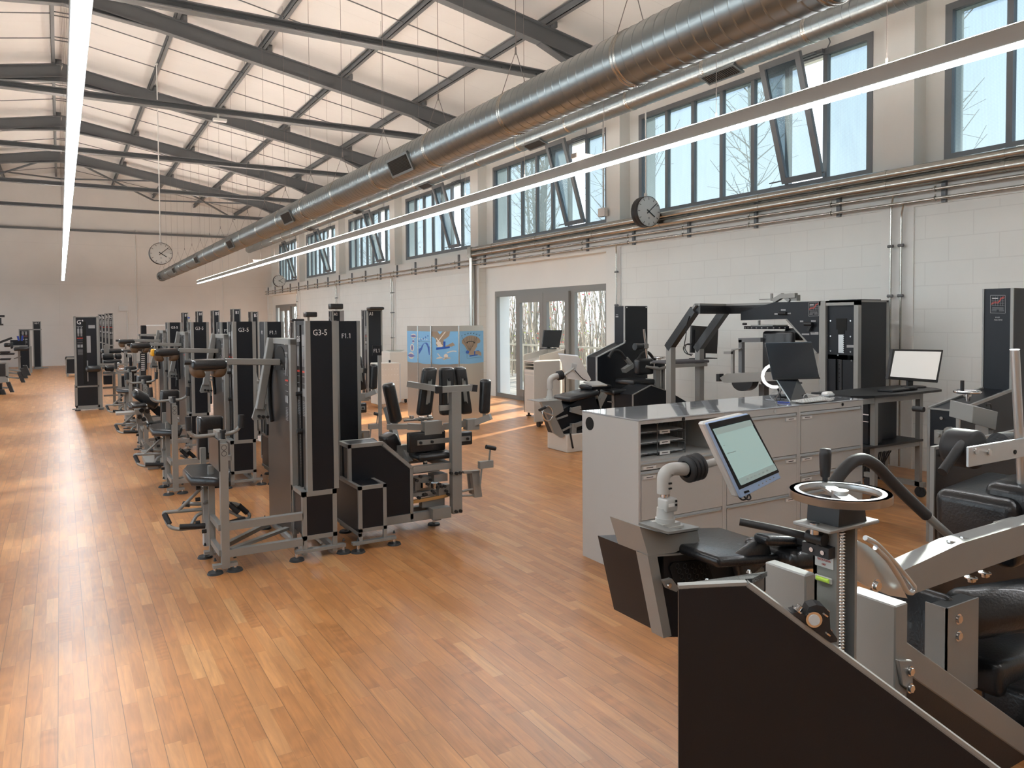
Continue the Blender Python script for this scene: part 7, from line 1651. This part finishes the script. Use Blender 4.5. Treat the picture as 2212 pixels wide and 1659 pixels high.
MB().cyl(s0+ax*96*k, s0+ax*104*k, 44*k, 28).cyl(s0+ax*100*k, G(438, 205), 19*k, 16, 19*k).cyl(s0+ax*100*k, s0+ax*125*k, 30*k, 20, 24*k).build('arm_tube', 'lumw', tm)
b = MB()
for i in range(6):
    a_ = i*PI/3; n_ = ax.orthogonal().normalized(); m__ = ax.cross(n_); p = s0+ax*104*k+(n_*math.cos(a_)+m__*math.sin(a_))*36*k; b.cyl(p, p+ax*4*k, 4*k, 10)
b.build('flange_screws', 'chrome', tm)
yt = 1.86; M_ = lambda u, v, o=0: U(u, v, y=yt)+V((0, o, 0))
nrm = V((-.02, -1, .0))
O = [M_(1528.5, 914), M_(1619, 893), M_(1691, 1033), M_(1604, 1077)]
MB().prism([p+V((-.005, .014, 0)) for p in O], (-.008, .03, 0)).build('back_shell', 'white', tm, bevel=.008)
MB().prism([p+V((-.001, .003, 0)) for p in O], (-.004, .011, 0)).build('blue_body', 'blue', tm, bevel=.004)
Bz = [M_(1531, 915), M_(1619, 895), M_(1684, 1020), M_(1598, 1058)]
fr_ = MB().prism(Bz, (0, .008, 0)).build('black_bezel', 'screenoff', tm, bevel=.001)
Sc = [M_(1539, 927, -.001), M_(1619, 907, -.001), M_(1677, 1014, -.001), M_(1600, 1048, -.001)]
sc_ = MB().prism(Sc, (0, -.001, 0)).build('screen_display', 'tablet_on', tm)
def s2(s_, q_, o=-.0032): return Sc[0].lerp(Sc[1], s_).lerp(Sc[3].lerp(Sc[2], s_), q_)+V((0, o, 0))
b = MB().mat('tab2').prism([s2(0, 0), s2(1, 0), s2(1, .1), s2(0, .1)], (0, -.0004, 0)).prism([s2(0, .88), s2(1, .88), s2(1, 1), s2(0, 1)], (0, -.0004, 0)); b.build('tool_bars', None, sc_)
rt = (Sc[1]-Sc[0]).normalized(); dn = (Sc[0]-Sc[3]).normalized()
text('Willkommen zum Test', s2(.04, .44), rt, dn, .0042, 'grey_txt', sc_, depth=.0004, squeeze=.8); text('Bitte', s2(.04, .30), rt, dn, .003, 'grey_txt', sc_, depth=.0004)
b = MB().mat('cab')
for i in range(6): p = s2(.2+.11*i, .94); b.torus(p+V((0, -.001, 0)), (0, 1, 0), .0035, .0006, 14, 4)
b.build('screen_buttons', None, sc_)
q = M_(1612, 1062, -.002); MB().obox(q, rt*.012, (0, .001, 0), dn*.004).build('maker_badge', 'void', tm)
b = MB()
for i in range(5): q = M_(1640+8*i, 1048-4.2*i, .002); b.cyl(q, q+V((0, -.003, 0)), .002, 8)
b.build('bezel_buttons', 'cab', tm)
MB().tube([M_(1606, 1076, .02), M_(1612, 1083, .02), M_(1622, 1081, .02), M_(1626, 1070, .02)], .003, 6, .01).tube([M_(1614, 1072, .02), M_(1620, 1082, .01), M_(1628, 1078, .01), M_(1626, 1066, .02)], .003, 6, .01).build('cable_coil', 'blackmatt', tm)
